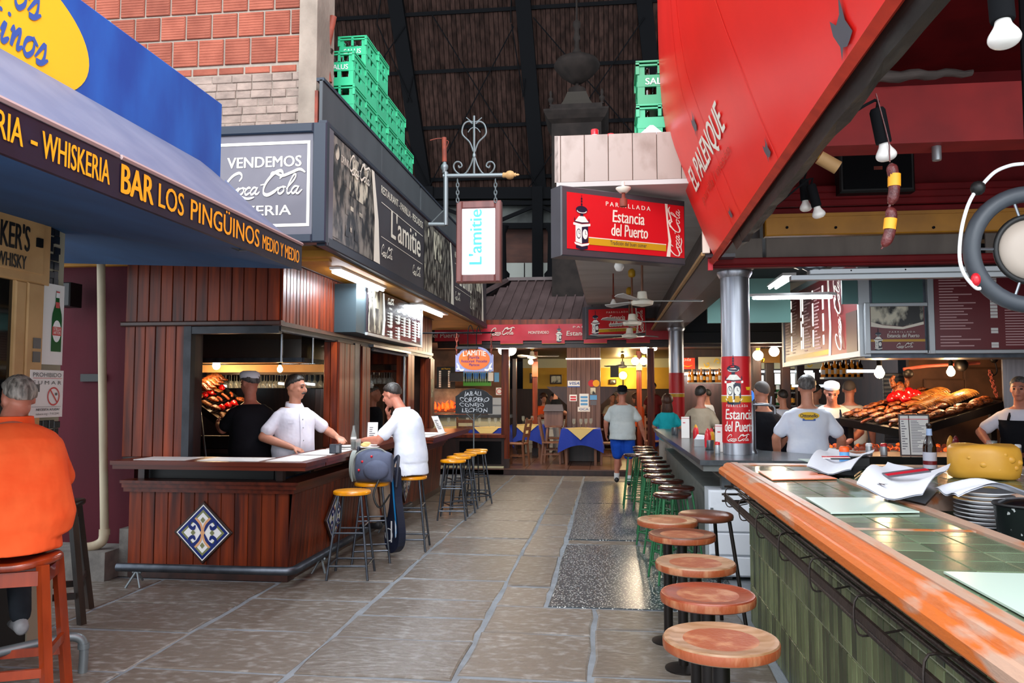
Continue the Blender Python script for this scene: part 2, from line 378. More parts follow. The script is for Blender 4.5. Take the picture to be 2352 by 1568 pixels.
m_skin2 = M('ruddy_skin', '#b5705a', .5, col2='#c58069', sc=(12, 12, 12))

# ================================================================ SETTING: floor
fl = MB().box((-9, -1, -.25), (9, 15.75, -.007))
floor = struct('floor', fl, m_mortar)
XS = [-7.2, -6.1, -5.0, -3.9, -2.86, -1.87, -.9]
def slab_piece(x0, x1, y0, y1, par, name='stone_slab', mat=None, z=0, g=.016, e=.006):
    b = MB(); n = 3; pts = []
    x0 += g; x1 -= g; y0 += g; y1 -= g
    for (ax, ay, bx, by) in ((x0, y0, x1, y0), (x1, y0, x1, y1), (x1, y1, x0, y1), (x0, y1, x0, y0)):
        for i in range(n): pts.append((ax+(bx-ax)*i/n+R.uniform(-.012, .012), ay+(by-ay)*i/n+R.uniform(-.012, .012)))
    c = V((sum(p[0] for p in pts)/len(pts), sum(p[1] for p in pts)/len(pts), 0))
    k = len(pts); dz = R.uniform(-.004, .004)
    r0 = [V((x, y, -.03)) for x, y in pts]; r1 = [V((x, y, z-e+dz)) for x, y in pts]
    r2 = [V((x, y, z+dz))+(c-V((x, y, 0))).normalized()*.014 for x, y in pts]
    b.loft([r0, r1, r2], sm=False); return part(name, b, mat or m_slab, par)
def slab_cols(xs, y0, y1, lens=(.55, .95)):
    for i in range(len(xs)-1):
        y = y0-R.uniform(0, .4)
        while y < y1-.15:
            l = R.uniform(*lens); y2 = min(y+l, y1)
            if y1-y2 < .3: y2 = y1
            slab_piece(xs[i], xs[i+1], max(y, y0), y2, floor); y = y2
slab_cols(XS[:-3]+[-2.86], 4.0, 6.7); slab_cols([-2.86, -1.87], 4.0, 15.7); 
yc = [4.02, 4.58, 5.3, 5.84, 6.34, 7.0, 8.1, 9.0, 10.2, 11.1, 12.1, 13.2, 14.4, 15.7]
for a, b in zip(yc[:-1], yc[1:]):
    slab_piece(-1.87, -.9, a, b, floor)
slab_cols([-.9, -.5], 6.2, 15.7, (.7, 1.3)); slab_cols([-.9, -.12], 4.0, 6.2, (.7, 1.0)); slab_cols([-.12, .95], 4.0, 6.2, (.7, 1.05)); slab_cols([-.5, .9], 14.8, 15.7)
for a, b in ((6.23, 8.75), (9.02, 11.9), (11.92, 14.75)):
    slab_piece(-.48, 1.02, a, b, floor, 'terrazzo_panel', m_terr, g=.004)
slab_piece(-.48, .3, 8.76, 9.01, floor); slab_piece(.3, 1.0, 8.76, 9.01, floor)
# raised restaurant floor with its step
rf = MB().box((-7, 15.78, -.1), (9, 27, .10)); rfo = struct('floor_restaurant', rf, m_wooddk)
tm = {}
for i in range(-12, 22):
    for j in range(14):
        k = 'tile'; x = i*.42+.02; y = 15.76+j*.6
        if 'm' not in tm: tm['m'] = MB().slab(FR((0, 0, 0), (1, 0, 0), (0, 1, 0)), .003, .003, .417, .597, .095, .122, e=.004).mesh('floor_tile', m_rfloor)
        if -3.6 < x < 3.2 and j < 9: piece('floor_tile', tm['m'], (x, y, 0), rfo)
# ================================================================ SETTING: market hall roof (hip end), trusses, far wall
hall = MB().box((-13, 27, 0), (13, 27.3, 9)); wb = struct('wall_back', hall, m_iron)
p0, p1 = at(1235, 440, Y=23.5), at(1200, -260, Y=20.5)
PN = V((0, (p1-p0).z, -(p1-p0).y)).normalized()       # plane of the sloping roof end, faces the viewer
def rp(x, y, off=0): return onp(x, y, p0-PN*off, PN)
cl = MB(); c = [rp(500, 470, -.25), rp(1800, 470, -.25), rp(1800, -700, -.25), rp(300, -700, -.25)]; cl.add(c, [(0, 1, 2, 3)]); 
ceil = struct('ceiling', cl, m_iron)
rows = [-700, -330, -120, 22, 157, 287, 407]
a0 = rp(700, 440); xl = a0.x-1.0; xr = rp(1640, 440).x+.5
up = V((0, p1.y-p0.y, p1.z-p0.z)).normalized()
ud = [(rp(1205, y)-p0).dot(up) for y in [-300, 22, 157, 287, 407, 452]]
pw = .135; n = int((xr-xl)/pw)
pm = [MB().slab(FR((0, 0, 0), (1, 0, 0), up), .006, 0, pw-.006, abs(ud[i]-ud[i+1])-.02, -.03, .0, e=.004).mesh('roof_board', m_roofpl) for i in range(5)]
for r in range(5):
    for i in range(n): piece('roof_board', pm[r], V((xl+i*pw, p0.y, p0.z))+up*(ud[r+1]+.01)-PN*(-.06+R.uniform(0, .012)), ceil)
RBX = [(925, 100, 975, 420), (1205, 40, 1240, 440), (1483, 40, 1504, 240)]
rb = thing('roof_frame', 'dark riveted iron frame of rafters and purlins under the hall roof boards', 'roof frame', rp(1235, 440))
for x0, y0, x1, y1 in [(1205, 40, 1240, 440), (925, 100, 975, 420), (1483, 40, 1504, 240), (640, 100, 700, 420)]:
    a, b = rp(x0, y0), rp(x1, y1); d = (a-b)
    part('rafter', MB().bar(b-d*.05+PN*-.02, a+d*2.2, .42, .3, upv=PN), m_iron, rb)
for yy in (22, 157, 287, 407):
    l, r = rp(600, yy+22*600/900*1.0-0), rp(1650, yy-12); r.z = l.z = (l.z+r.z)/2; r.y = l.y = (l.y+r.y)/2
    part('purlin', MB().bar(l+PN*.05, r+PN*.05, .1, .2, upv=PN), m_iron, rb)
for (x0, y0), (x1, y1) in [((880, -40), (866, 52)), ((866, 55), (945, 235)), ((948, 175), (935, 235)), ((1175, -60), (1173, 52)), ((1175, 55), (1202, 222)), ((1205, 180), (1201, 222)), ((990, 30), (1235, 430)), ((1180, 60), (985, 430)), ((1215, 430), (1480, 40)), ((1500, 360), (1225, 40)), ((930, 60), (700, 400)), ((985, 430), (850, 150))]:
    part('tie_rod', MB().tube([rp(x0, y0, .2), rp(x1, y1, .2)], .018, 5), m_iron, rb)
# truss band, panels and columns below the roof
tb = thing('roof_truss', 'dark iron lattice truss with grey corrugated sheet behind it', 'truss', at(1235, 540, Y=22.6))
f0 = lambda x, y, Y=22.6: at(x, y, Y=Y)
part('corrugated_sheet', MB().add([f0(700, 430, 22.9), f0(1640, 430, 22.9), f0(1640, 520, 22.9), f0(700, 520, 22.9)], [(3, 2, 1, 0)]), m_corr, tb)
for (y0, w) in ((445, .34), (520, .16), (468, .12)): part('chord', MB().bar(f0(700, y0), f0(1640, y0-2), .15, w, upv=(0, 0, 1)), m_iron, tb)
for x0, x1 in ((1000, 1120), (1235, 1120), (1235, 1340), (1450, 1340), (1000, 880), (760, 880)): part('brace', MB().bar(f0(x0, 470), f0(x1, 518), .08, .1), m_iron, tb)
for x in (985, 1235, 1480): part('post', MB().bar(f0(x, 430), f0(x, 690), .26, .3), m_iron, tb)
wp = MB().add([f0(700, 520, 23.2), f0(1640, 520, 23.2), f0(1640, 605, 23.2), f0(700, 605, 23.2)], [(3, 2, 1, 0)]); struct('wall_far_boarding', wp, M('brown_fascia', '#5b3a30', .8, col2='#48302a', sc=(2, 2, 6)))
for i in range(8):
    x = 1020+i*62; q = MB(); q.slab(quadframe(f0(x, 640, 23.1), f0(x+60, 640, 23.1), f0(x, 606, 23.1)), 0, 0, (f0(x+60, 640, 23.1)-f0(x, 640, 23.1)).length, .47, 0, .03, e=.01)
    struct('trim_%d' % (i+1), q, M('pale_panel_%d' % i, '#a9aca4', .6) if i == 0 else bpy.data.materials['pale_panel_0'])
for x in (1153, 1268):
    a, b = at(x, 690, Y=22), at(x, 545, Y=22)
    single('iron_column', MB().lathe([(.2, 0), (.2, .1), (.13, .2), (.13, .45), (.2, .55), (.22, .75), (.13, .85), (.11, 1.9), (.2, 2.1)], a, 14), m_iron, 'slim black iron hall column %s behind the brown kiosk roof' % ('nearer the hanging sign' if x < 1200 else 'nearer the marble balcony'), 'column', 'iron columns of the hall')
# unseen hall sides and top, added to block sky light from the hall
struct('wall_hall_left', MB().box((-13, 16, 0), (-12.7, 27, 16)), m_iron)
struct('wall_hall_right', MB().box((12.7, 12, 0), (13, 27, 16)), m_iron)
struct('ceiling_hall', MB().box((-13, 10.5, 14.5), (13, 22, 14.8)), m_iron)
# ================================================================ SETTING: left building: brick wall, pier, red wall, beige wall
WB = 7.0
bl, br = at(250, 300, Y=WB), at(692, 300, Y=WB)
bw = MB().box((bl.x-1.2, WB+.03, 2.9), (br.x+.05, WB+.5, 6.5)); wbrick = struct('wall_brick', bw, m_brickm)
def rowz(y): return at(640, y, Y=WB).z
zs = [rowz(y) for y in (143, 79, 20, -42, -105, -170)]     # mortar lines of the hollow clay blocks
def blockmesh(w, h):
    q = MB(); fr = FR((0, 0, 0), (1, 0, 0), (0, 0, 1)); q.slab(fr, 0, 0, w, h, -.03, .018, e=.004); ng = 9
    for i in range(ng): q.slab(fr, .006, h*(i+.12)/ng, w-.006, h*(i+.72)/ng, .018, .0215)
    return q.mesh('clay_block', m_brick)
bwid = .262
for r in range(5):
    h = zs[r+1]-zs[r]-.022; mm = blockmesh(bwid-.02, h); off = (.0, .13, .03, .16, .07)[r]
    x = br.x-off*1.0
    k = 0
    while x > bl.x-1.0:
        piece('clay_block', mm, (x-bwid+.01, WB+.03, zs[r]+.011), wbrick); x -= bwid; k += 1
    if off > .04: piece('clay_block', blockmesh(off-.02, h), (br.x-off+.01, WB+.03, zs[r]+.011), wbrick)
zt = rowz(165); hm = MB().slab(FR((0, 0, 0), (1, 0, 0), (0, 0, 1)), 0, 0, bwid-.02, zs[0]-zt-.03, -.03, .012, e=.006).mesh('brick', m_brick)
for i in range(9): piece('brick', hm, (br.x-.05-(i+1)*bwid, WB+.03, zt+.01), wbrick)
bm = [MB().slab(FR((0, 0, 0), (1, 0, 0), (0, 0, 1)), 0, 0, w-.006, .072, -.03, .012, e=.005).mesh('brick', m_white_br) for w in (.24, .2, .15)]
zr = zt-.075; r = 0
while zr > 2.95:
    x = bl.x-.6+(r % 2)*.12
    while x < br.x-.05:
        k = R.randrange(3); w = (.24, .2, .15)[k]
        piece('brick', bm[k], (x, WB+.03+R.uniform(-.006, .008), zr), wbrick); x += w
    zr -= .078; r += 1
pr = at(742, 0, Y=WB).x
struct('trim_pier', MB().box((br.x-.01, WB-.06, 2.9), (pr-.03, WB+.4, 6.5)), m_conc)
single('steel_angle', MB().box((pr-.035, WB-.08, 2.95), (pr-.005, WB+.3, 4.42)), m_rust, 'rusty red steel edge strip between concrete pier and grey parapet', 'steel strip')
# crimson wall behind the white pipe
rw0, rw1 = at(100, 900, Y=6.95).x, at(302, 900, Y=6.95).x
struct('wall_crimson', MB().box((rw0-1.5, 6.95, 0), (rw1+.05, 7.2, 2.95)), m_redw)
struct('trim_yellow_band', MB().box((rw0-1.5, 6.86, 2.82), (-2.5, 6.93, 2.96)), m_mustard)
pb = at(226, 1258, Y=6.62)
struct('trim_plinth', MB().box((rw0-1.5, 6.55, 0), (at(240, 1300, Y=6.55).x, 6.96, at(215, 1268, Y=6.55).z)).box((at(240, 1300, Y=6.55).x, 6.75, 0), (-4.2, 6.96, .42)), m_block)
# beige shopfront wall on the far left, parallel to the aisle
LX = -3.8; le = at(140, 700, X=LX).y
struct('wall_left', MB().box((LX-.25, 1.0, 0), (LX, le, 3.0)), m_black)
fw = FR((LX, 0, 0), (0, 1, 0), (0, 0, 1))              # u along the aisle, v up, n towards the aisle
fw.n = V((1, 0, 0))
# dark recess boxes of the unseen stalls keep daylight out
struct('wall_stall_left', MB().box((-9, 14.0, 0), (-6.2, 14.2, 6)).box((-6.6, 7.3, 0), (-6.4, 14, 6)), m_wooddk)
# ================================================================ shared emblem strokes
COKE = [([(1.75, 2.0), (1.95, 2.5), (1.55, 2.9), (.85, 2.55), (.3, 1.6), (.35, .75), (.9, .5), (1.5, .85), (1.9, 1.3)], .34),
 ([(2.3, 1.25), (1.95, 1.1), (1.9, .7), (2.2, .5), (2.5, .8), (2.45, 1.15), (2.3, 1.25), (2.75, 1.15)], .26),
 ([(3.25, 1.2), (2.95, 1.25), (2.7, .85), (2.9, .5), (3.3, .75)], .26),
 ([(3.95, 1.2), (3.6, 1.25), (3.35, .85), (3.5, .5), (3.8, .7), (4.0, 1.25), (3.9, .65), (4.15, .55), (4.35, .8)], .26),
 ([(4.3, 1.5), (4.75, 1.58)], .3),
 ([(6.3, 2.15), (6.55, 2.6), (6.2, 3.0), (5.5, 2.7), (4.85, 1.7), (4.8, .75), (5.3, .4), (6.0, .75), (6.4, 1.2)], .4),
 ([(5.2, 2.3), (5.3, 2.75), (5.75, 2.75), (6.5, 2.45), (7.4, 2.75), (8.3, 3.1), (9.0, 2.75)], .34),
 ([(6.85, 1.25), (6.5, 1.1), (6.45, .7), (6.75, .5), (7.05, .8), (7.0, 1.15), (6.85, 1.25), (7.25, 1.2)], .26),
 ([(7.3, 1.0), (7.9, 1.9), (8.05, 2.45), (7.8, 2.5), (7.5, 1.6), (7.45, .75), (7.7, .5), (8.0, .85)], .26),
 ([(8.55, 1.25), (8.2, 1.25), (7.95, .85), (8.15, .5), (8.45, .75), (8.65, 1.3), (8.5, .65), (8.75, .5), (9.1, .9)], .26),
 ([(.9, .5), (1.3, .1), (2.2, .3), (3.2, .05), (3.9, .2)], .26)]
def coke(b, fr, x, y, w, z=.004, mi=0, rot=0, n=5):
    k = w/9.2; c, s_ = cos(rot), sin(rot)
    for pts, t in COKE:
        g = [((px+.22*py-.4)*k, py*k) for px, py in pts]
        zi = z+.0005*len(b.f)*0+.0006*COKE.index((pts, t)); b.stroke([(x+c*a-s_*d, y+s_*a+c*d) for a, d in g], fr, t*k*.92, zi, mi, thin=.32, n=n)
def tower(b, fr, x, y, h, z=.004, W_=0, D=1):           # market clock tower emblem, white and dark
    k = h/10
    def pl(pts, mi, dz=0): b.poly([(x+a*k, y+c*k) for a, c in pts], fr, z+dz, mi)
    pl([(-1.3, 0), (0, -.3), (1.3, 0), (1.3, .6), (0, .3), (-1.3, .6)], D); pl([(-1.5, .7), (0, .35), (1.5, .7), (1.7, 1.1), (0, .8), (-1.7, 1.1)], W_)
    pl([(-1.4, 1.2), (0, .9), (0, 4.4), (-1.4, 4.2)], W_); pl([(0, .9), (1.4, 1.2), (1.4, 4.2), (0, 4.4)], D)
    for cx, rx in ((-.7, .5), (.72, .58)):
        b.disc(fr, x+cx*k, y+2.7*k, rx*k, .95*k, z+.001, D if cx < 0 else W_, 16); b.disc(fr, x+cx*k, y+2.7*k, rx*k*.82, .78*k, z+.002, W_, 16)
        pl([(cx-.04, 2.7), (cx+.05, 2.7), (cx+.05, 3.3), (cx-.04, 3.3)], D, .003); pl([(cx, 2.66), (cx+.3, 2.6), (cx+.3, 2.7), (cx, 2.75)], D, .003)
    pl([(-1.9, 4.3), (0, 4.0), (1.9, 4.3), (1.9, 4.75), (0, 4.5), (-1.9, 4.75)], W_, .001); pl([(-1.6, 4.85), (0, 4.6), (1.6, 4.85), (1.6, 5.0), (0, 4.8), (-1.6, 5.0)], D, .001)
    pl([(-1.5, 5.0), (0, 4.85), (1.5, 5.0), (.65, 6.0), (-.65, 6.0)], W_, .001)
    for sx in (-1.6, 1.6): pl([(sx-.08, 4.9), (sx+.08, 4.9), (sx+.1, 5.4), (sx, 5.8), (sx-.1, 5.4)], D, .001)
    pl([(-.35, 6.0), (.35, 6.0), (.3, 6.6), (-.3, 6.6)], D); b.disc(fr, x, y+7.2*k, 1.3*k, .75*k, z, D, 18); b.disc(fr, x, y+6.95*k, 1.1*k, .4*k, z+.001, W_, 16); b.disc(fr, x, y+7.1*k, 1.0*k, .4*k, z+.002, D, 16)
    pl([(-.08, 7.8), (.08, 7.8), (.05, 10), (-.05, 10)], D)
    for yy in (8.2, 8.8, 9.3): b.disc(fr, x, y+yy*k, .2*k, .2*k, z, D, 8)
def planks(fr, w, h, n, parent, mat, th=.02, name='plank', gap=.003, h2=None):
    pw = w/n; me = MB().slab(FR((0, 0, 0), fr.u, fr.v), gap, 0, pw-gap, h, 0, th, e=.004).mesh(name, mat)
    for i in range(n): piece(name, me, fr(i*pw, 0, R.uniform(0, .003)), parent)

# ================================================================ far left shopfront: whisky board, mosaic, posters
def lw(px, py): p = at(px, py, X=LX); return p.y, p.z
t = thing('shop_sign', 'tan painted shop board with black whisky lettering under the blue awning', 'sign', (LX, 4.5, 2.37))
part('board', MB().slab(fw, 3.2, 2.36, 4.94, 2.87, 0, .045, e=.01).slab(fw, 3.3, 2.42, 4.86, 2.81, .045, .055, e=.006), m_beige, t)
part('lettering', MB().text("KER'S", fw, 4.722, 2.555, .235, z=.058, bold=.02, al='RIGHT', w=.25), m_black, t, 'black capital lettering')
part('lettering', MB().text("WHISKY", fw, 4.695, 2.435, .125, z=.058, bold=.02, al='RIGHT', w=.25), m_black, t)
part('wall_socket', MB().slab(fw, 4.78, 2.6, 4.83, 2.66, .055, .07), m_iron, t)
t = thing('window_surround', 'tan painted window surround below the whisky board', 'window frame', (LX, 4.6, .9))
part('jamb', MB().slab(fw, 4.64, .9, 4.735, 2.36, 0, .04, e=.008), m_beige, t); part('pilaster', MB().slab(fw, 4.735, .9, 4.885, 2.36, 0, .05, e=.008), m_beige, t)
part('pane', MB().slab(fw, 3.2, .9, 4.64, 2.36, .0, .012), m_dkglass, t)
t = thing('mosaic_pillar', 'pillar clad in small black mosaic tiles at the shop corner', 'pillar', (LX, 5.0, 0))
part('core', MB().slab(fw, 4.885, 0, 5.115, 2.9, 0, .012), m_grgrout, t)
mt = [MB().slab(FR((0, 0, 0), (0, 1, 0), (0, 0, 1)), 0, 0, w, h, 0, .012, e=.003).mesh('mosaic_tile', m_mosaic) for w, h in ((.05, .055), (.06, .045), (.045, .06))]
z = 2.3
for r in range(10):
    y = 4.89
    while y < 5.06: piece('mosaic_tile', R.choice(mt), (LX+.01, y, z+r*.06+R.uniform(-.006, .006)), t); y += .057
for r in range(8):
    for y in (4.89, 4.95, 5.01, 5.06): piece('mosaic_tile', R.choice(mt), (LX+.01, y, .95+r*.064), t)
t = thing('poster', 'white beer poster with a green bottle on the mosaic pillar', 'poster', (LX+.03, 5.0, 1.83))
part('sheet', MB().slab(fw, 4.885, 1.83, 5.105, 2.38, .026, .03), m_paper, t)
bp = [(0, 0), (.05, 0), (.05, .22), (.045, .26), (.02, .33), (.017, .42), (-.017, .42), (-.02, .33), (-.045, .26), (-.05, .22), (-.05, 0)]
q = MB().poly([(5.035+a*1.0, 1.92+c) for a, c in bp], fw, .033, 0).disc(fw, 5.035, 2.06, .042, .075, .034, 1).rect(fw, 4.99, 2.03, 5.08, 2.09, .035, 2).rect(fw, 5.015, 2.22, 5.055, 2.26, .035, 2).rect(fw, 5.018, 2.29, 5.052, 2.34, .035, 1).rect(fw, 5.018, 2.325, 5.052, 2.335, .036, 2)
q.text('STELLA', fw, 5.035, 2.065, .028, 1, .037, w=.07).text('ARTOIS', fw, 5.035, 2.04, .028, 1, .037, w=.07)
part('bottle_print', q, [m_greenbot, m_white, m_red], t)
t = thing('no_smoking_sign', 'white no smoking notice with red ring beside the crimson wall', 'sign', (LX+.03, 4.95, 1.47))
part('sheet', MB().slab(fw, 4.775, 1.475, 5.09, 1.79, .05, .055), m_paper, t)
q = MB().text('PROHIBIDO', fw, 4.93, 1.745, .04, 0, .058, w=.27).rect(fw, 4.795, 1.735, 5.07, 1.738, .058, 1).text('F U M A R', fw, 4.93, 1.695, .035, 0, .058, w=.27).ring(fw, 4.995, 1.615, .05, .06, .058, 1, ay=1.05)
q.poly([(4.958, 1.655), (4.966, 1.662), (5.034, 1.578), (5.026, 1.571)], fw, .0585, 1).rect(fw, 4.795, 1.645, 4.86, 1.695, .058, 0).disc(fw, 5.02, 1.63, .012, .01, .058, 0).rect(fw, 4.79, 1.545, 5.07, 1.547, .058, 0).text('NECESITA AYUDA?', fw, 4.945, 1.52, .022, 0, .058, bold=.02, w=.22).text('tabaco.org - 710.2241', fw, 4.945, 1.492, .02, 0, .058, w=.22)
part('print', q, [m_signgr, m_red], t)
single('sticker', MB().slab(fw, 4.79, 1.93, 4.86, 2.0, .052, .055).slab(fw, 4.79, 1.84, 4.86, 1.91, .052, .055), m_signgr, 'small dark stickers on the tan pilaster above the no smoking notice', 'sticker')

# ================================================================ awning with the round yellow sign
AX = -2.0
fb = FR((-2.6, 0, 0), (0, 1, 0), (0, 0, 1)); fv = FR((AX, 0, 0), (0, 1, 0), (0, 0, 1))
t = thing('awning_sign', 'upright blue sign board with big yellow oval above the awning', 'sign', (-2.6, 3.4, 3.1))
part('board', MB().slab(fb, 1.2, 3.08, 5.03, 3.6, -.09, 0, e=.008), m_blue, t)
q = MB(); el = []
for i in range(61):
    a = 2*pi*i/60; u, v = 3.02+.62*cos(a), 3.29+.3*sin(a)
    el.append((u, min(max(v, 3.085), 3.595)))
q.poly(el[:-1], fb, .003); part('oval', q, m_signyel, t)
def script(b, letters, x, y, k, fr, z, mi, adv):
    for ch in letters:
        for pts in {'n': [[(0, .7), (.12, .9), (.2, .1), (.25, .6), (.45, .95), (.52, .5), (.55, .1), (.8, .3)]], 'o': [[(.5, .95), (.15, .75), (.1, .3), (.35, .05), (.6, .35), (.55, .8), (.4, .95), (.8, .7)]],
                    's': [[(0, .2), (.35, .95), (.5, .5), (.45, .1), (.15, .05), (.4, .05), (.75, .35)]], 'g': [[(.55, .85), (.2, .85), (.1, .4), (.3, .1), (.5, .5), (.58, .9), (.5, -.4), (.25, -.75), (.1, -.45), (.7, .2)]],
                    'u': [[(0, .8), (.1, .85), (.12, .3), (.3, .05), (.52, .5), (.55, .9), (.55, .25), (.7, .1), (.85, .35)]], 'i': [[(0, .5), (.15, .9), (.15, .25), (.3, .08), (.5, .35)]],
                    'L': [[(.9, 1.9), (.6, 2.0), (.45, 1.2), (.2, .2), (0, .1), (.5, .15), (1.1, -.1)]], 'P': [[(.3, -.1), (.5, 1.9), (1.0, 1.9), (1.1, 1.3), (.5, .9)]]}[ch]:
            b.stroke([(x+(a+.3*c)*k, y+c*k) for a, c in pts], fr, .26*k, z, mi, thin=.45)
        if ch in 'ui' and (ch == 'i' or True):
            for dx in ((.28, .62) if ch == 'u' else (.25,)): b.disc(fr, x+(dx+.35)*k, y+1.35*k, .1*k, .1*k, z, mi, 8)
        x += adv.get(ch, .75)*k
q = MB(); script(q, 'Los', 2.93, 3.345, .105, fb, .006, 0, {'L': 1.7, 'o': .85}); script(q, 'Pinguinos', 2.62, 3.155, .105, fb, .006, 0, {'P': 1.1, 'i': .5, 'n': .78, 'g': .72, 'u': .85, 'o': .8})
part('script_lettering', q, m_scriptb, t)
t = thing('awning', 'faded blue awning with dark lettered valance over the left bar', 'awning', (-2.3, 3.4, 2.45))
prof = [(-2.0, 2.62), (-2.15, 2.75), (-2.35, 2.92), (-2.57, 3.11)]
q = MB()
rings = []
for y in (1.2, 2.5, 3.8, 4.7, 4.88, 4.98):
    k = 0 if y < 4.75 else (y-4.75)/.23
    rings.append([V((x-.03*k, y+(.07*(i/3) if y > 4.9 else 0), z-.05*k*k*(1-abs(i-1.5)/3))) for i, (x, z) in enumerate(prof)])
q.loft(rings, closed=False, caps=False); part('canopy', q, m_lav, t)
part('end_flap', MB().add([(-2.03, 4.98, 2.62), (-2.2, 5.01, 2.72), (-2.57, 5.03, 3.08), (-2.62, 5.03, 2.62), (-2.1, 4.99, 2.5)], [(0, 1, 2, 3, 4)]), m_lav, t)
part('valance', MB().slab(fv, 1.2, 2.44, 4.98, 2.61, -.02, 0), m_navy, t)
q = MB(); q.tube([(AX, 1.2, 2.618), (AX, 3.0, 2.618)], .012, 6).tube([(AX, 3.02, 2.616), (AX, 4.98, 2.612)], .012, 6); part('hem_rail', q, m_trimp, t)
q = MB()
for s, x0, x1, zz, h in (('PIZZERIA', 2.13, 2.46, 2.487, .098), ('-', 2.5, 2.53, 2.487, .1), ('WHISKERIA', 2.56, 2.945, 2.48, .1), ('BAR', 3.015, 3.245, 2.47, .125), ('LOS', 3.29, 3.5, 2.475, .11), ('PING\u00dcINOS', 3.565, 4.32, 2.475, .105), ('MEDIO Y MEDIO', 4.37, 4.92, 2.478, .085)):
    q.text(s, fv, x0, zz, h/.72, 0, .004, bold=.012 if h < .12 else .03, al='LEFT', w=x1-x0)
part('lettering', q, m_signor, t, 'orange yellow capital lettering on the valance')
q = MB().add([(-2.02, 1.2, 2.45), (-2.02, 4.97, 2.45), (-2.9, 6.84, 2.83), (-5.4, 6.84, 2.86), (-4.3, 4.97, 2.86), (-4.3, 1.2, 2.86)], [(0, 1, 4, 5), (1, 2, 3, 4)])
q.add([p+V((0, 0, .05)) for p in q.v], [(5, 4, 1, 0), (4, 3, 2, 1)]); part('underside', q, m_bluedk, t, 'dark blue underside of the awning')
part('bracket', MB().tube([(-2.35, 4.4, 2.56), (-2.1, 4.3, 2.46), (-2.03, 4.5, 2.5)], .012, 6), m_steel, t)
single('wall_heater', MB().box((-3.75, 6.5, 2.8), (-2.95, 6.84, 2.88)), m_black, 'flat dark box under the yellow band beside the awning', 'box')
single('loudspeaker', MB().slab(FR((-5.0, 6.7, 2.42), (1, 0, 0), (0, 0, 1)), 0, 0, .14, .22, -.12, .05, e=.01), m_black, 'small black speaker on crimson wall beside the white pipe', 'speaker')
t = thing('wall_fan', 'grey round wall fan on the crimson wall half behind the beer poster', 'fan', (-5.35, 6.75, 2.0))
part('cage', MB().tube(cr([V((-5.33+.2*cos(a*pi/8), 6.8, 2.08+.2*sin(a*pi/8))) for a in range(16)], 2, True), .01, 5, closed=True).lathe([(.04, 0), (.05, .05), (.02, .07)], (-5.33, 6.8, 2.05), 10), m_signgr2, t)
single('wall_plate', MB().slab(FR((-4.92, 6.94, 1.74), (1, 0, 0), (0, 0, 1)), 0, 0, .25, .07, 0, .02), m_black, 'little dark plate on the crimson wall left of the pipe', 'plate')
pt = at(232, 590, Y=6.7)
t = thing('drain_pipe', 'cream vertical drain pipe in front of the crimson wall', 'pipe', (pb.x, 6.7, pb.z))
part('pipe', MB().tube([(pb.x+.0, 6.7, pb.z+.12), (pt.x, 6.7, 2.86)], .036, 12), m_pvc, t)
part('elbow', MB().tube(cr([(pb.x, 6.7, pb.z+.13), (pb.x-.01, 6.69, pb.z+.05), (pb.x-.06, 6.66, pb.z+.01), (pb.x-.12, 6.62, pb.z-.0)], 4), .042, 12).tube([(pb.x, 6.7, pb.z+.1), (pb.x, 6.7, pb.z+.15)], .046, 12), m_pvc, t)

# ================================================================ lit sign boxes on the left bar
fs = FR((-3.5, 6.3, 0), (1, 0, 0), (0, 0, 1)); sx0 = at(500, 300, Y=6.3).x+3.5; sx1 = 1.16
t = thing('sign_box', 'dark square soft drink sign with white script facing the viewer', 'sign', (-2.9, 6.3, 2.9))
part('panel', MB().slab(fs, -.1, 2.9, sx1, 3.88, -.2, 0), m_signgr2, t)
q = MB()
for a, c, d, e in ((-.1, 2.88, sx1-.1, 2.95), (-.1, 3.81, sx1-.1, 3.89), (sx1-.1, 2.88, sx1+.02, 3.89)): q.slab(fs, a, c, d, e, -.02, .03, e=.01)
part('frame', q, m_frame, t)
q = MB(); q.rect(fs, .1, 3.72, 1.005, 3.745, .004).rect(fs, 1.005, 3.02, 1.03, 3.745, .004).rect(fs, .1, 3.02, 1.005, 3.045, .004)
q.text('VENDEMOS', fs, .63, 3.53, .13, 0, .004, bold=.03, w=.65); q.text('EN ESTA CAFETERIA', fs, .88, 3.12, .11, 0, .004, bold=.02, al='RIGHT', w=1.5) if 0 else q.text('PIZZERIA', fs, .87, 3.12, .12, 0, .004, bold=.02, al='RIGHT', w=.62)
coke(q, fs, .27, 3.26, .72); part('lettering', q, m_cream, t)
PX = -2.36; fp = FR((PX, 0, 0), (0, 1, 0), (0, 0, 1)); PE = 15.2
t = thing('bar_sign', 'long charcoal restaurant sign with old photographs above the left bar', 'sign', (PX, 10.8, 2.9))
part('panel', MB().slab(fp, 6.36, 2.94, PE, 3.9, -.25, 0), m_signgr, t)
part('frame', MB().slab(fp, 6.4, 2.86, PE, 2.95, -.06, .02, e=.01).slab(fp, 6.4, 3.88, PE, 3.93, -.06, .02, e=.01).slab(fp, 6.345, 2.86, 6.4, 3.93, -.06, .022, e=.01), m_frame, t)
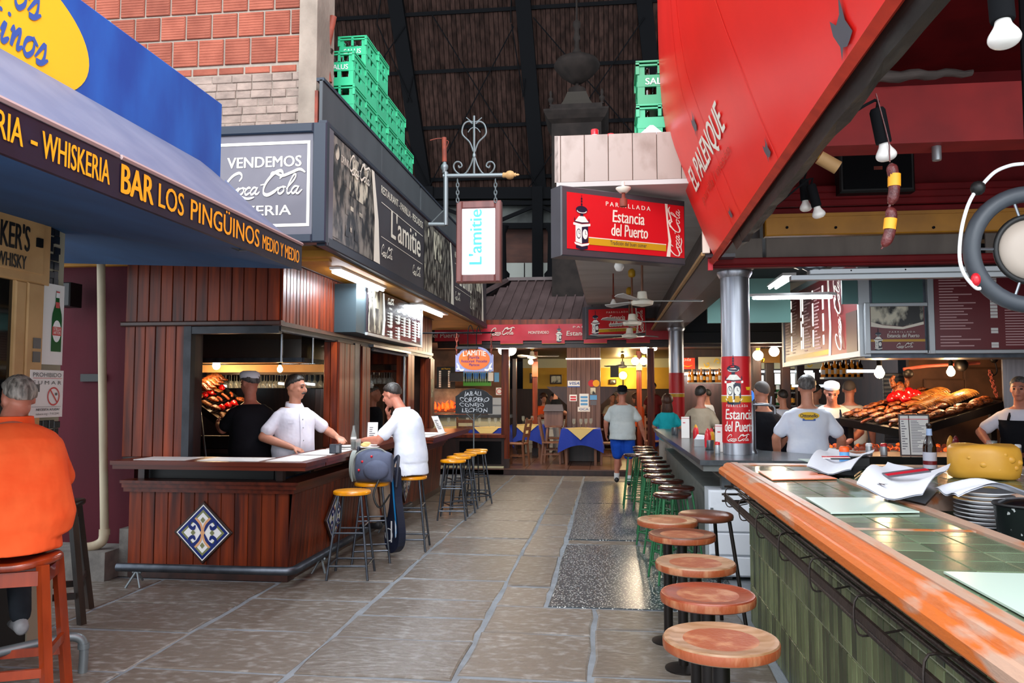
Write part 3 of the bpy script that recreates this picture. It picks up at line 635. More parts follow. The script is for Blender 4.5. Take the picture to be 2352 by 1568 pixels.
for a, c in ((6.42, 7.75), (9.95, 11.7), (13.4, 14.6)):
    q = MB()
    q.rect(fp, a, 2.96, c, 3.87, .004, 0)
    q.rect(fp, a+.05, 3.5, a+.6, 3.85, .006, 0).rect(fp, a+.02, 3.1, a+.3, 3.3, .007, 1).rect(fp, a+.55, 3.45, a+1.1, 3.82, .007, 1)
    q.poly([(a+.02, 2.98), (a+.14, 3.62), (a+.24, 3.7), (a+.32, 3.5), (a+.36, 3.25), (a+.3, 2.98)], fp, .008, 0); q.disc(fp, a+.2, 3.74, .06, .07, .009, 1)
    for i in range(6): q.rect(fp, a+.45+.13*(i % 4), 3.05+.2*(i//3)+.06*(i % 2), a+.54+.13*(i % 4), 3.15+.2*(i//3), .008, i % 2)
    part('photograph', q, [m_photod, m_photo], t, 'black and white photograph print')
for a in (7.75, 11.7, 14.6): part('swoosh', MB().poly([(a-.02, 2.96), (a+.2, 2.96), (a+.14, 3.4), (a-.03, 3.87), (a-.12, 3.87), (a+.0, 3.4)], fp, .01), m_cream, t)
for a in (8.0, 12.0):
    q = MB()
    q.text('RESTAURANT - PARRILLA - PESCADOS', fp, a-.02, 3.72, .12, 0, .006, al='LEFT', bold=.005, w=1.86).text("L'amitie", fp, a+.35, 3.33, .42, 0, .006, al='LEFT', bold=.022, w=1.35)
    coke(q, fp, a+.02, 3.06, .42); coke(q, fp, a+1.35, 3.06, .4)
    q.rect(fp, a, 3.62, a+1.85, 3.628, .006).rect(fp, a, 3.26, a+1.85, 3.266, .006)
    part('lettering', q, m_cream, t)
q = MB(); coke(q, fp, 6.95, 3.64, .62, .012); q.text('DRINK', fp, 6.72, 3.68, .1, 0, .012, w=.2, al='LEFT')
part('lettering', q, m_cream, t)
# sheet parapet above
t = thing('roof_parapet', 'grey sheet metal parapet above the long restaurant sign', 'parapet', (-2.56, 11, 3.9))
fq = FR((-2.56, 0, 0), (0, 1, 0), (0, 0, 1))
for a, c in ((6.8, 8.7), (8.7, 10.55), (10.6, 15.2)): part('sheet', MB().slab(fq, a, 3.85, c-.01, 4.47, -.03, 0, e=.004), m_parapet, t)
part('capping', MB().slab(fq, 6.8, 4.46, 15.2, 4.49, -.06, .012), m_frame, t)
struct('ceiling_bar', MB().box((-4.6, 6.75, 2.84), (-2.42, 15.2, 2.9)), m_mustard)
struct('ceiling_bar_roof', MB().box((-6.6, 6.9, 3.8), (-2.6, 15.2, 3.95)), m_wooddk)
# fluorescent battens under the sign
def batten(a, b, name, label, n=2, mt=None, w=.05, pw=0, group=None):
    a, b = V(a), V(b); d = (b-a).normalized(); s_ = d.cross(V((0, 0, 1))).normalized()
    t = thing(name, label, 'ceiling light', (a+b)/2, group)
    part('housing', MB().bar(a-d*.04, b+d*.04, w*2.4, .03, upv=(0, 0, 1)), m_whitegl, t)
    for i in range(n):
        o = s_*((i-(n-1)/2)*w*1.3)-V((0, 0, .035)); part('tube', MB().tube([a+o, b+o], .017, 8), mt or m_tube, t)
    if pw: lamp('AREA', (a+b)/2-V((0, 0, .07)), pw, (.85, .93, 1), (b-a).length, .1, aim=(a+b)/2-V((0, 0, 1)), name='tube_light').rotation_euler = (0, 0, math.atan2(d.y, d.x))
    return t
batten((-2.6, 7.35, 2.83), (-2.58, 8.75, 2.83), 'fluorescent_light', 'near twin tube light under the long sign above the bar', 2, pw=26)
batten((-2.58, 10.5, 2.83), (-2.55, 11.95, 2.83), 'fluorescent_light', 'farther tube light under the long sign above the menu board', 1, pw=22, w=.08)
# ================================================================ green crates on the bar roof
def crate(root_label, logo=False, mat=None):
    t = thing('bottle_crate', root_label, 'crate', (0, 0, 0), 'green bottle crates'); mat = mat or m_crate
    w, d, h = .3, .4, .34; b = MB()
    b.box((-w/2+.02, -d/2+.02, 0), (w/2-.02, d/2-.02, .02))
    for x in (-w/2, w/2-.018):
        b.box((x, -d/2+.019, 0), (x+.018, d/2-.019, .09)).box((x, -d/2+.019, .27), (x+.018, d/2-.019, .31))
        for y in (-d/2+.019, -.07, .07, d/2-.069): b.box((x, y, .09), (x+.018, y+.05, .27))
        b.box((x-.004, -d/2+.019, .15), (x+.022, d/2-.019, .19))
    for y in (-d/2, d/2-.018):
        b.box((-w/2, y, 0), (w/2, y+.018, .075)).box((-w/2+.003, y-.003, .14), (w/2-.003, y+.021, .235))
        b.box((-w/2, y, .075), (-w/2+.05, y+.018, .31)).box((w/2-.05, y, .075), (w/2, y+.018, .31)).box((-.02, y, .075), (.02, y+.018, .14))
    part('body', b, mat, t)
    r = MB()
    for z0 in (.305, .335):
        r.box((-w/2-.012, -d/2-.012, z0), (w/2+.012, -d/2+.01, z0+.014)).box((-w/2-.012, d/2-.01, z0), (w/2+.012, d/2+.012, z0+.014)).box((-w/2-.012, -d/2, z0), (-w/2+.01, d/2, z0+.014)).box((w/2-.01, -d/2, z0), (w/2+.012, d/2, z0+.014))
    for x, y in ((-w/2, -d/2), (w/2, -d/2), (-w/2, d/2), (w/2, d/2), (0, -d/2), (0, d/2)): r.box((x-.012, y-.012, .24), (x+.012, y+.012, .34))
    part('rim', r, mat, t)
    if logo: part('crate_lettering', MB().text('SALUS', FR((0, -d/2-.005, .155), (1, 0, 0), (0, 0, 1)), 0, 0, .075, 0, .003, bold=.02, w=.19), m_white, t)
    bt = MB()
    for x in (-.08, .0, .08):
        for y in (-.14, -.05, .05, .14): bt.lathe([(.034, .02), (.036, .17), (.014, .24), (.014, .31)], (x, y, 0), 8)
    part('bottles', bt, m_bottle, t, kind='stuff')
    return t
cA = crate('SALUS', True); cB = crate('plain')
used = [0, 0]
def put(c, k, x, y, z, label, rz=0):
    if not used[k]:
        used[k] = 1; c.location = (x, y, z); c['label'] = label; return c
    return dup(c, (x, y, z), rz, label)
CX = -2.74; n_ = 0
lab = {0: 'nearest', 1: 'second', 2: 'third', 3: 'fourth', 4: 'fifth', 5: 'sixth'}
TOP = [3, 4, 4, 3, 3, 2]
for i, tp in enumerate(TOP):
    for k in range(tp):
        y = 7.95+i*.425; z = 4.1+k*.352
        put(cA if k == tp-1 else cB, 0 if k == tp-1 else 1, CX+R.uniform(-.008, .008), y, z, 'green bottle crate, %s in the %s stack along the grey parapet' % ('topmost' if k == tp-1 else ('lowest', 'second up', 'third up')[k], lab[i]))
for k in range(3): put(cB, 1, CX-.345, 8.0, 4.1+k*.352, 'green bottle crate behind the rusty post, %s of its stack' % ('lowest', 'middle', 'topmost')[k])
t = thing('rusty_post', 'leaning rust red post standing in front of the green crates', 'post', (-2.95, 7.3, 4.4))
p_ = [at(756, 190, Y=7.3), at(746, 128, Y=7.3), at(766, 38, Y=7.3)]
part('post', MB().tube([p_[0], p_[1]], .03, 8).tube([p_[1]+V((0, 0, -.03)), p_[2]], .034, 8), m_rust, t)
part('cross_piece', MB().bar(at(738, 112, Y=7.32), at(762, 120, Y=7.32), .05, .06).bar(at(738, 146, Y=7.32), at(756, 156, Y=7.32), .05, .06), m_wooddk, t)
# ================================================================ LEFT BAR
BX, BY = -2.78, 6.72; BL = -4.27; BE = 13.0
t = thing('serving_bar', 'mahogany plank bar front with blue and white diamond tiles on the left', 'bar', (-3.5, BY, 0))
ff = FR((BL, BY, 0), (1, 0, 0), (0, 0, 1)); fsd = FR((BX, BY, 0), (0, 1, 0), (0, 0, 1))
part('core', MB().box((BL, BY+.02, 0), (BX-.02, BY+.1, .8)).box((BX-.1, BY+.02, 0), (BX-.02, BE, .8)), m_wooddk, t)
pm_ = MB().slab(FR((0, 0, 0), (1, 0, 0), (0, 0, 1)), .002, 0, .122, .68, 0, .02, e=.004).mesh('plank', m_wood)
for i in range(12): piece('plank', pm_, (BL+i*.1242, BY+.02, .08), t)
# each side plank leans slightly outwards
pm2 = MB().slab(FR((0, 0, 0), (0, 1, 0), V((.05, 0, .68))), .002, 0, .088, .68, 0, .02, e=.004).mesh('plank', m_wood)
for i in range(69): piece('plank', pm2, (BX-.02, BY+i*.09, .08), t)
part('kick_board', MB().box((BL, BY+.01, .0), (BX-.051, BY+.05, .1)).box((BX-.05, BY, 0), (BX, BE, .1)), m_wooddk, t)
q = MB()
for z0, z1, o in ((.76, .80, .04), (.80, .84, .07), (.84, .865, .1)): q.box((BL-.03, BY-o, z0), (BX+o+.02, BY+.08, z1)).box((BX-.1, BY+.081, z0), (BX+o+.02, BE, z1))
part('ledge', q, m_woody, t)
def azulejo(name, fr, cx, cz, h, flower=False):
    d = FR(fr(cx, cz), fr.u+fr.v, fr.v-fr.u); k = h/math.sqrt(2)/2
    o = part(name, MB().slab(d, -k-.02, -k-.02, k+.02, k+.02, 0, .016, e=.006), m_wooddk, t)
    def c(nm, b, m): p = part(nm, b, m); p.parent = o; p.location = (0, 0, 0)
    off = worldpos(o)
    b = MB().rect(d, -k, -k, k, k, .018, 0).rect(d, -k*.95, -k*.95, k*.95, k*.95, .019, 1).rect(d, -k*.82, -k*.82, k*.82, k*.82, .020, 2).rect(d, -k*.72, -k*.72, k*.72, k*.72, .021, 0)
    f2 = FR(fr(cx, cz), fr.u, fr.v); r = h/2
    for sx in (-1, 1):
        for sz in (-1, 1):
            b.stroke([(sx*.05*r, sz*.03*r), (sx*.2*r, sz*.32*r), (sx*.42*r, sz*.44*r), (sx*.5*r, sz*.25*r), (sx*.36*r, sz*.14*r), (sx*.28*r, sz*.26*r)], f2, .13*r, .023, 1, thin=.7)
            b.stroke([(0, 0), (sx*.08*r, sz*.3*r), (sx*.28*r, sz*.52*r)], f2, .09*r, .0235, 3, thin=.7)
    for a, c_ in ((0, .45), (0, -.45), (.36, 0), (-.36, 0)): b.poly([(a*r-.09*r, c_*r), (a*r, c_*r-.11*r), (a*r+.09*r, c_*r), (a*r, c_*r+.11*r)], f2, .024, 2)
    b.disc(f2, 0, 0, .08*r, .1*r, .025, 3, 12)
    x = MB(); x.v, x.f, x.m, x.s = b.v, b.f, b.m, b.s
    p = bpy.data.objects.new('painted_tile', x.mesh('painted_tile', [m_whitegl, m_scnavy, m_olive, m_peach])); COL.objects.link(p); p.parent = o; p.location = (0, 0, 0)
    me = p.data; dd = worldpos(p)
    for v in me.vertices: v.co -= dd
m_scnavy = M('tile_navy', '#15286f', .2); m_olive = M('tile_olive', '#7d8257', .2); m_peach = M('tile_peach', '#e2a878', .2)
azulejo('tile_panel', FR((0, BY-.0, 0), (1, 0, 0), (0, 0, 1)), -3.555, .41, .49)
fl_ = FR((BX+.005, 0, 0), (0, 1, 0), V((.05, 0, .68)))
for yy in (7.76, 10.6): azulejo('tile_panel', fl_, yy, .40, .46)
# counter top, gap and posts
t = thing('bar_counter', 'glossy mahogany counter top of the left bar turning the corner', 'counter', (-3.5, 6.5, .98))
def moulded(b, x0, y0, x1, y1):
    b.box((x0, y0, .985), (x1, y1, 1.02)).box((x0-.015, y0-.015, 1.02), (x1+.015, y1+.015, 1.055))
q = MB(); moulded(q, BL+.03, 6.42, -2.52, 6.9); part('front_top', q, m_woodx, t)
q = MB(); moulded(q, -2.96, 6.92, -2.52, 10.0); part('side_top', q, m_woody, t)
q = MB(); moulded(q, -2.96, 10.02, -2.24, 12.6); part('far_top', q, m_woody, t)
for x_, y_ in ((BX-.12, BY), (BL+.05, BY+.05), (BX-.1, 8.6), (BX-.1, 10.4)): part('support', MB().box((x_, y_, .866), (x_+.06, y_+.07, .984)), m_wooddk, t)
part('gap_dark_sheet', MB().box((BL, BY+.16, .86), (BX-.21, BY+.18, .984)).box((BX-.2, BY+.16, .86), (BX-.18, 12.85, .984)), m_black, t)  # black sheet stands in for the shade of the open gap under the counter
# papers under glass on the counter
def sheet(name, pts, label, cat, group, mat=m_paper, th=.004, z=1.056):
    c = [V((x, y, z)) for x, y in pts]; b = MB().add(c+[p+V((0, 0, th)) for p in c], [(3, 2, 1, 0), (4, 5, 6, 7)]+[(i, (i+1) % 4, (i+1) % 4+4, i+4) for i in range(4)])
    return single(name, b, mat, label, cat, group)
for i, (x0, x1, y0, y1) in enumerate(((-4.1, -3.62, 6.5, 6.82), (-3.5, -2.95, 6.47, 6.82), (-2.9, -2.58, 6.5, 7.1), (-2.9, -2.58, 7.2, 7.85), (-2.9, -2.58, 7.95, 8.5), (-2.85, -2.32, 10.15, 10.6), (-2.85, -2.32, 10.75, 11.3))):
    sheet('paper_mat', [(x0, y0), (x1, y0), (x1, y1), (x0, y1)], 'white paper place mat on the mahogany bar, %s' % ('leftmost on the front stretch', 'right one on the front stretch', 'at the counter corner', 'beside the napkin holder', 'under the plate of the seated man', 'nearer one on the far counter', 'farthest one on the far counter')[i], 'place mat', 'paper place mats')
# foot rail
t = thing('foot_rail', 'grey tubular foot rail around the foot of the left bar', 'foot rail', (-3, 6.42, 0))
part('rail', MB().tube([(-4.16, 6.41, .16), (-2.66, 6.43, .16), (-2.62, 6.47, .16), (-2.62, 10.4, .16)], .036, 12), m_steeld, t)
for x, y in ((-3.98, 6.41), (-2.62, 7.1), (-2.62, 9.2)):
    part('bracket', MB().tube([(x, y, .14), (x-.07, y-.05, .0)], .01, 6).tube([(x, y, .14), (x+.05, y-.03, .0)], .01, 6).tube([(x, y, .14), (x-.02, y+.12, .03)], .01, 6).ball((x-.03, y, .125), .016, 6, 5).ball((x+.03, y, .125), .016, 6, 5), m_iron_rod, t)
# upper enclosure: fascia, posts, header
EX, EY = -2.94, 6.84
m_hatch = M('hatch_steel', '#33353a', .45, .5, col2='#24262a', sc=(8, 8, 8))
t = thing('bar_fascia', 'mahogany boarded fascia and posts around the serving hatch of the left bar', 'bar surround', (-3.6, EY, 1.0))
fe = FR((-4.42, EY, 2.28), (1, 0, 0), (0, 0, 1)); fe2 = FR((EX, EY, 2.26), (0, 1, 0), (0, 0, 1))
planks(fe, 1.48, .56, 13, t, m_wood); planks(fe2, 6.1, .57, 76, t, m_wood, gap=.004)
part('backing', MB().box((-4.42, EY+.0, 2.26), (EX-.01, EY+.06, 2.84)).box((EX-.07, EY, 2.26), (EX-.0, BE, 2.84)), m_wooddk, t)
fpst = FR((-4.42, EY-.0, 1.055), (1, 0, 0), (0, 0, 1)); planks(fpst, .6, 1.2, 6, t, m_wood)
part('backing', MB().box((-4.42, EY+.0, 1.0), (-3.83, EY+.3, 2.28)), m_wooddk, t)
part('rail', MB().slab(FR((-4.45, EY-.03, 2.24), (1, 0, 0), (0, 0, 1)), 0, 0, 1.54, .045, -.06, .03, e=.01).box((EX-.06, EY-.03, 2.235), (EX+.03, BE, 2.275)), m_wooddk, t)
part('hatch_frame', MB().box((-3.84, EY-.03, 1.05), (-3.77, EY+.05, 2.24)).box((-3.84, EY-.025, 2.17), (EX+.0, EY+.05, 2.235)).box((EX-.06, EY, 2.19), (EX+.01, BE, 2.235)), m_hatch, t)
part('cornice', MB().box((-4.45, EY-.05, 2.83), (EX+.04, EY, 2.87)).box((EX, EY, 2.83), (EX+.04, BE, 2.87)), m_wooddk, t)
for y0, y1 in ((8.3, 8.82), (9.1, 9.42), (11.25, 11.62), (12.7, 13.0)):
    fq_ = FR((EX+.03, y0, 1.05), (0, 1, 0), (0, 0, 1)); part('post', MB().box((EX-.12, y0, .98), (EX+.03, y1, 2.2)), m_wooddk, t)
    planks(fq_, y1-y0, 1.13, max(2, int((y1-y0)/.13)), t, m_wood); planks(FR((EX-.12, y0, 1.05), (1, 0, 0), (0, 0, 1)), .15, 1.13, 2, t, m_wood)
part('steel_jamb', MB().box((EX-.02, 8.86, .98), (EX+.04, 9.04, 2.2)), m_steeld, t)
part('steel_jamb', MB().tube([(EX+.03, 11.1, 1.06), (EX+.03, 11.1, 2.18)], .02, 8), m_steel, t)
part('hatch_rail', MB().tube([(EX+.05, 9.5, 2.16), (EX+.05, 11.2, 2.16)], .02, 6).box((EX, 9.45, 2.19), (EX+.08, 11.3, 2.22)), m_steel, t)
part('hatch_bar', MB().tube([(EX-.2, 7.35, 1.93), (EX-.2, 7.35, 2.2)], .012, 8).tube([(EX-.04, 7.75, 1.93), (EX-.04, 7.75, 2.2)], .01, 8), m_steel, t)
single('paper_slip', MB().slab(FR((EX+.05, 12.74, 1.55), (0, 1, 0), (0, 0, 1)), 0, 0, .16, .3, 0, .004), m_photo, 'strip of small photographs pinned to the far end post', 'picture')
# inside of the left bar
struct('wall_bar_back', MB().box((-6.4, 12.9, 0), (-2.95, 13.0, 2.9)).box((-6.4, 6.9, 0), (-6.3, 13, 2.9)), m_wooddk)
struct('wall_bar_end', MB().box((-6.4, 7.05, 0), (-4.4, 7.15, 2.9)), m_wooddk)
for i, (x, w, mt_) in enumerate(((-4.9, .5, m_woodbr), (-4.2, .5, m_kwall), (-3.6, .35, m_woodbr))): struct('door_%d' % (i+1), MB().slab(FR((x, 12.88, .2), (1, 0, 0), (0, 0, 1)), 0, 0, w, 1.9, 0, .04, e=.02).slab(FR((x, 12.88, .2), (1, 0, 0), (0, 0, 1)), .1, 1.0, w-.1, 1.75, .04, .05, e=.01), mt_)
t = thing('extractor_hood', 'dark polished steel extractor hood hanging inside the left bar', 'hood', (-4, 8.4, 1.98))
q = MB(); a = [V((-5.2, 8.25, 1.99)), V((-3.3, 8.25, 1.99)), V((-3.3, 9.6, 1.99)), V((-5.2, 9.6, 1.99))]; q.loft([a, [p+V((0, 0, .22)) for p in a], [p+V((0, .12, .8)) for p in a]], sm=False)
part('body', q, M('hood_steel', '#77706a', .22, .85), t); part('lip', MB().box((-5.2, 8.22, 1.96), (-3.28, 8.25, 2.01)).box((-3.3, 8.26, 1.96), (-3.27, 9.6, 2.01)), m_steeld, t)
part('back_plate', MB().box((-5.2, 9.5, 1.885), (-3.32, 9.55, 1.98)), m_beige, t)
def bulb(p, name, label, mt_, r=.035, pw=0, col=(1, .72, .4), stem=.1, group=None, ax=(0, 0, 1), sk=m_iron):
    t = thing(name, label, 'lamp', p, group); ax = V(ax).normalized(); p = V(p); u, v = ortho(ax); M3 = Matrix((u, v, ax)).transposed()
    part('bulb', MB().lathe(sm([(0, -r*1.25), (r*.6, -r*1.05), (r, -r*.3), (r*.9, r*.3), (r*.45, r*1.2), (r*.42, r*1.5)]), p, 18, M3=M3), mt_, t)
    part('socket', MB().lathe([(r*.5, r*1.4), (r*.55, r*2.6), (r*.3, r*2.8), (r*.2, r*2.8+stem)], p, 10, M3=M3), sk, t)
    if pw: lamp('POINT', p-ax*r*2, pw, col, r, name='bulb_light')
    return t
p = at(497, 838, Y=9.2); bulb(p, 'grill_lamp', 'bright bare bulb under the hood above the left grill', m_warm, .045, 7, stem=.06)
p = at(643, 847, Y=8.9); bulb(p, 'grill_lamp', 'smaller bare bulb at the right end of the left hood', m_warm, .032, 4, stem=.06)
# rows of hanging wine glasses
def wineglass(label, h=.17, up=False):
    k = -1 if not up else 1
    pr_ = [(.03, 0), (.004, .006), (.004, .07), (.02, .085), (.034, .115), (.036, .14), (.03, h)]
    return MB().lathe([(r, k*z) for r, z in pr_], n=10)
wgm = wineglass('').mesh('wine_glass', m_glassy) if 0 else None
m_glassy = M('bar_glass', '#b8c2be', .05, spec=.9, alpha=.3, coat=1)
wgm = wineglass('').mesh('wine_glass', m_glassy)
t = thing('glass_rack', 'dark slatted rack of the hanging wine glasses in the left bar', 'rack', (-4.2, 9.3, 1.9))
part('slats', MB().box((-5.1, 9.62, 1.86), (-2.98, 9.64, 1.89)).box((-5.1, 9.86, 1.86), (-2.98, 9.88, 1.89)).box((-5.1, 10.1, 1.86), (-2.98, 10.12, 1.89)), m_wooddk, t)
for r in range(2):
    for i in range(28):
        o = bpy.data.objects.new('wine_glass', wgm); COL.objects.link(o); o.location = (-5.05+i*.074, 9.74+r*.24, 1.86)
        tag(o, '%s wine glass from the left hanging in the %s row inside the left bar' % (ORDS[i], 'front' if r == 0 else 'back'), 'glass', 'wine glasses hanging in the left bar')
for r in range(2):
    for i in range(9):
        o = bpy.data.objects.new('wine_glass', wgm); COL.objects.link(o); o.location = (-3.9+i*.08, 11.6+r*.12, 1.93)
        tag(o, '%s hanging wine glass from the left, %s row, behind the seated customer' % (ORDS[i], 'front' if r == 0 else 'back'), 'glass', 'wine glasses behind the seated man')
single('glass_shelf', MB().box((-4.0, 11.55, 1.93), (-3.0, 11.8, 1.96)).box((-4.0, 11.4, 2.05), (-3.0, 11.9, 2.2)), m_wood, 'mahogany hanging shelf above the wine glasses behind the seated customer', 'shelf')
def bottle(name, label, p, group, mt_, h=.3, r=.036, lb=None, cap=None, grp=True):
    t = thing(name, label, 'bottle', p, group); p = V(p)
    part('body', MB().lathe([(r*.9, 0), (r, .01), (r, h*.6), (r*.35, h*.76), (r*.33, h*.97), (r*.38, h)], p, 12), mt_, t)
    if lb: part('paper_label', MB().lathe([(r*1.03, h*.18), (r*1.03, h*.48)], p, 12), lb, t)
    if cap: part('cap', MB().lathe([(r*.4, h*.96), (r*.4, h*1.03)], p, 8), cap, t)
    return t
sh = at(735, 845, Y=10.6)
single('bottle_shelf', MB().box((sh.x-.6, 10.5, sh.z-.03), (sh.x+.35, 10.8, sh.z)), m_wooddk, 'dark shelf with wine bottles inside the left bar', 'shelf')
for i in range(10): bottle('wine_bottle', 'dark wine bottle with pale label, %s from the left on the left bar shelf' % ORDS[i], (sh.x-.5+i*.075, 10.62+.04*(i % 2), sh.z), 'wine bottles on the left bar shelf', m_blackgl, .26+.02*(i % 3), .034, m_paper)
pj = at(758, 835, Y=10.5); single('glass_jug', MB().lathe([(.06, 0), (.09, .04), (.1, .1), (.07, .17), (.08, .2)], (pj.x, 10.6, sh.z), 16).tube(cr([(pj.x+.09, 10.6, sh.z+.16), (pj.x+.15, 10.6, sh.z+.13), (pj.x+.14, 10.6, sh.z+.06), (pj.x+.1, 10.6, sh.z+.05)], 3), .01, 6), m_glassy, 'rounded glass jug at the right end of the wine shelf', 'jug')
for px, py, w in ((490, 884, .22), (640, 880, .2), (655, 886, .2), (692, 880, .22)):
    a = at(px, py, Y=12.2); single('tube_reflection', MB().tube([a, a+V((w, 0, -.02))], .022, 6), m_tube2, 'glowing rod as tube reflection far back in the left bar, %s' % {490: 'leftmost', 640: 'above the centre', 655: 'right of the centre one', 692: 'rightmost'}[px], 'lamp', 'tube reflections at the back of the left bar')  # glowing rods stand in for reflections of fluorescent tubes
a = at(765, 880, Y=12.6); single('small_screen', MB().slab(FR(a, (1, 0, 0), (0, 0, 1)), -.12, -.1, .1, .1, 0, .03), m_menulit, 'small lit white screen behind the waiter', 'screen')
single('hanging_television', MB().slab(FR(at(700, 890, Y=12.3), (1, 0, 0), (0, 0, 1)), .12, -.02, .8, .28, 0, .08, e=.01), m_black, 'black television box under the wine shelf in the left bar', 'television')
# back counter and sloping grill with meat
t = thing('back_counter', 'dark working counter under the meat grill inside the left bar', 'counter', (-4.6, 8.8, 0))
part('cabinet', MB().box((-6.2, 8.2, 0), (-3.75, 9.2, .98)).box((-6.2, 8.15, .98), (-3.72, 9.2, 1.03)), m_wooddk, t)
part('bin_front', MB().slab(FR((-4.55, 8.14, 1.03), (1, 0, 0), (0, 0, 1)), 0, 0, .7, .14, -.1, 0, e=.01).box((-4.6, 8.1, .95), (-3.8, 8.14, .98)), m_rack, t)
def meat(nm, label, p, kind, group, ax=(1, 0, 0), s=1, upv=(0, 0, 1)):
    ax = V(ax).normalized(); upv = V(upv); side = upv.cross(ax).normalized(); upn = ax.cross(side); p = V(p)
    if kind == 'sausage':
        b = MB().tube(cr([p-ax*.09*s, p-ax*.03*s+side*.012, p+ax*.03*s+side*.012, p+ax*.09*s], 3), [.004]+[.019*s]*8+[.004], 8); m = m_sausage; c = 'sausage'
    elif kind == 'ribs':
        b = MB(); L = .34*s
        b.loft([[p+ax*(u-.5)*L+side*(.07*s*w_*cos(a))+upn*(.024*s*w_*(1 if sin(a) > 0 else .3)*sin(a)) for a in [2*pi*j/10 for j in range(10)]] for u, w_ in ((0, .5), (.08, .9), (.5, 1), (.92, .9), (1, .5))], 1)
        for i in range(15):
            u = (i+.5)/15; b.tube([p+ax*((u-.5)*L+.006*sin(i))+side*(.078*s*cos(a))+upn*(.034*s*sin(a)) for a in [pi*j/8 for j in range(9)]], .0068*s, 6)
        m = [m_rib, m_meat]; c = 'ribs'
    elif kind == 'pepper':
        b = MB(); rg = []
        for i in range(9):
            u = i/8; r = .045*s*(sin(pi*min(1, u*.92+.06))**.6); rg.append([p+ax*(u-.5)*.12*s+(side*cos(a)+upn*sin(a))*r*(1+.12*cos(4*a)) for a in [2*pi*j/16 for j in range(16)]])
        b.loft(rg).tube([p+ax*.055*s, p+ax*.085*s+upn*.01], .007, 6); m = m_pepper; c = 'pepper'
    elif kind == 'chop':
        b = MB(); rg = []
        for i in range(7):
            u = i/6*pi; r = .06*s*max(sin(u), .05); rg.append([p+upn*(.03-.028*cos(u))*s+(ax*cos(a)*1.25+side*sin(a))*r*(1+.15*cos(3*a+p.x*40)) for a in [2*pi*j/12 for j in range(12)]])
        b.loft(rg); m = m_meat; c = 'meat'
    else:
        b = MB(); rg = []
        for i in range(9):
            u = i/8; r = .065*s*(sin(pi*min(1, u*.9+.06))**.7); rg.append([p+ax*(u-.5)*.22*s+upn*.05*s+(side*cos(a)+upn*sin(a))*r for a in [2*pi*j/12 for j in range(12)]])
        b.loft(rg).tube([p+ax*.05*s+side*.05*s+upn*.06*s, p+ax*.12*s+side*.07*s+upn*.03*s, p+ax*.16*s+side*.05*s+upn*.04*s], [.03*s, .022*s, .012*s], 8).tube([p+ax*.05*s-side*.05*s+upn*.06*s, p+ax*.12*s-side*.07*s+upn*.03*s, p+ax*.16*s-side*.05*s+upn*.04*s], [.03*s, .022*s, .012*s], 8); m = m_meat; c = 'chicken'
    return single(nm, b, m, label, c, group)
def grill_rack(name, label, A, B, C_, D, parent_label=None):
    t = thing(name, label, 'grill', (A+B+C_+D)/4); n = (B-A).cross(D-A).normalized()
    if n.z < 0: n = -n
    q = MB()
    for a, b in ((A, B), (B, C_), (C_, D), (D, A)): q.bar(a-n*.03, b-n*.03, .05, .09, upv=n)
    part('frame', q, m_rack, t); q = MB()
    for i in range(1, 26): q.tube([A.lerp(B, i/26)-n*.01, D.lerp(C_, i/26)-n*.01], .007, 5)
    part('bars', q, m_rack, t); return t, n
A, B = at(440, 915, Y=9.0), at(556, 1000, Y=8.5); C_ = at(640, 985, Y=9.2); D = at(505, 885, Y=9.7)
g1, n1 = grill_rack('meat_grill', 'sloping meat grill glowing in the hatch of the left bar', A, B, C_, D)
ax = (B-A).normalized()
for i in range(30):
    u, v = (i % 6+.5)/6, (i//6+.4)/5; p = A.lerp(B, u).lerp(D.lerp(C_, u), v)+n1*.035; kd = R.choice(['sausage', 'pepper', 'chop', 'ribs', 'chop', 'pepper'])
    meat({'sausage': 'sausage', 'pepper': 'red_pepper', 'chop': 'roast_meat', 'ribs': 'rib_rack'}[kd], {'sausage': 'browned sausage', 'pepper': 'glossy red pepper', 'chop': 'browned piece of meat', 'ribs': 'short rack of ribs'}[kd]+' on the left bar grill, %s row, %s from left' % (ORDS[i % 6], ORDS[i//6]), p, kd, {'sausage': 'sausages', 'pepper': 'peppers', 'chop': 'meat', 'ribs': 'ribs'}[kd]+' on the left grill', ax+V((R.uniform(-.3, .3), R.uniform(-.5, .5), 0)), .9 if kd != 'ribs' else .5, n1)
for i in range(5): meat('roast_chicken', 'roast chicken heaped at the top of the left grill, %s' % ('front', 'second', 'third', 'fourth', 'last')[i], D.lerp(A, .15+.2*i)+V((.02*i, 0, .1)), 'chicken', 'chickens on the left grill', (1, .2, -.3), .8)
lamp('POINT', tuple(D.lerp(B, .5)+V((0, -.1, .42))), 9, (1, .5, .2), .1, name='grill_glow')
single('metal_rod', MB().tube([at(452, 880, Y=8.3), at(473, 1050, Y=8.0)], .012, 8), m_steel, 'thin metal rod leaning in front of the left grill', 'rod')
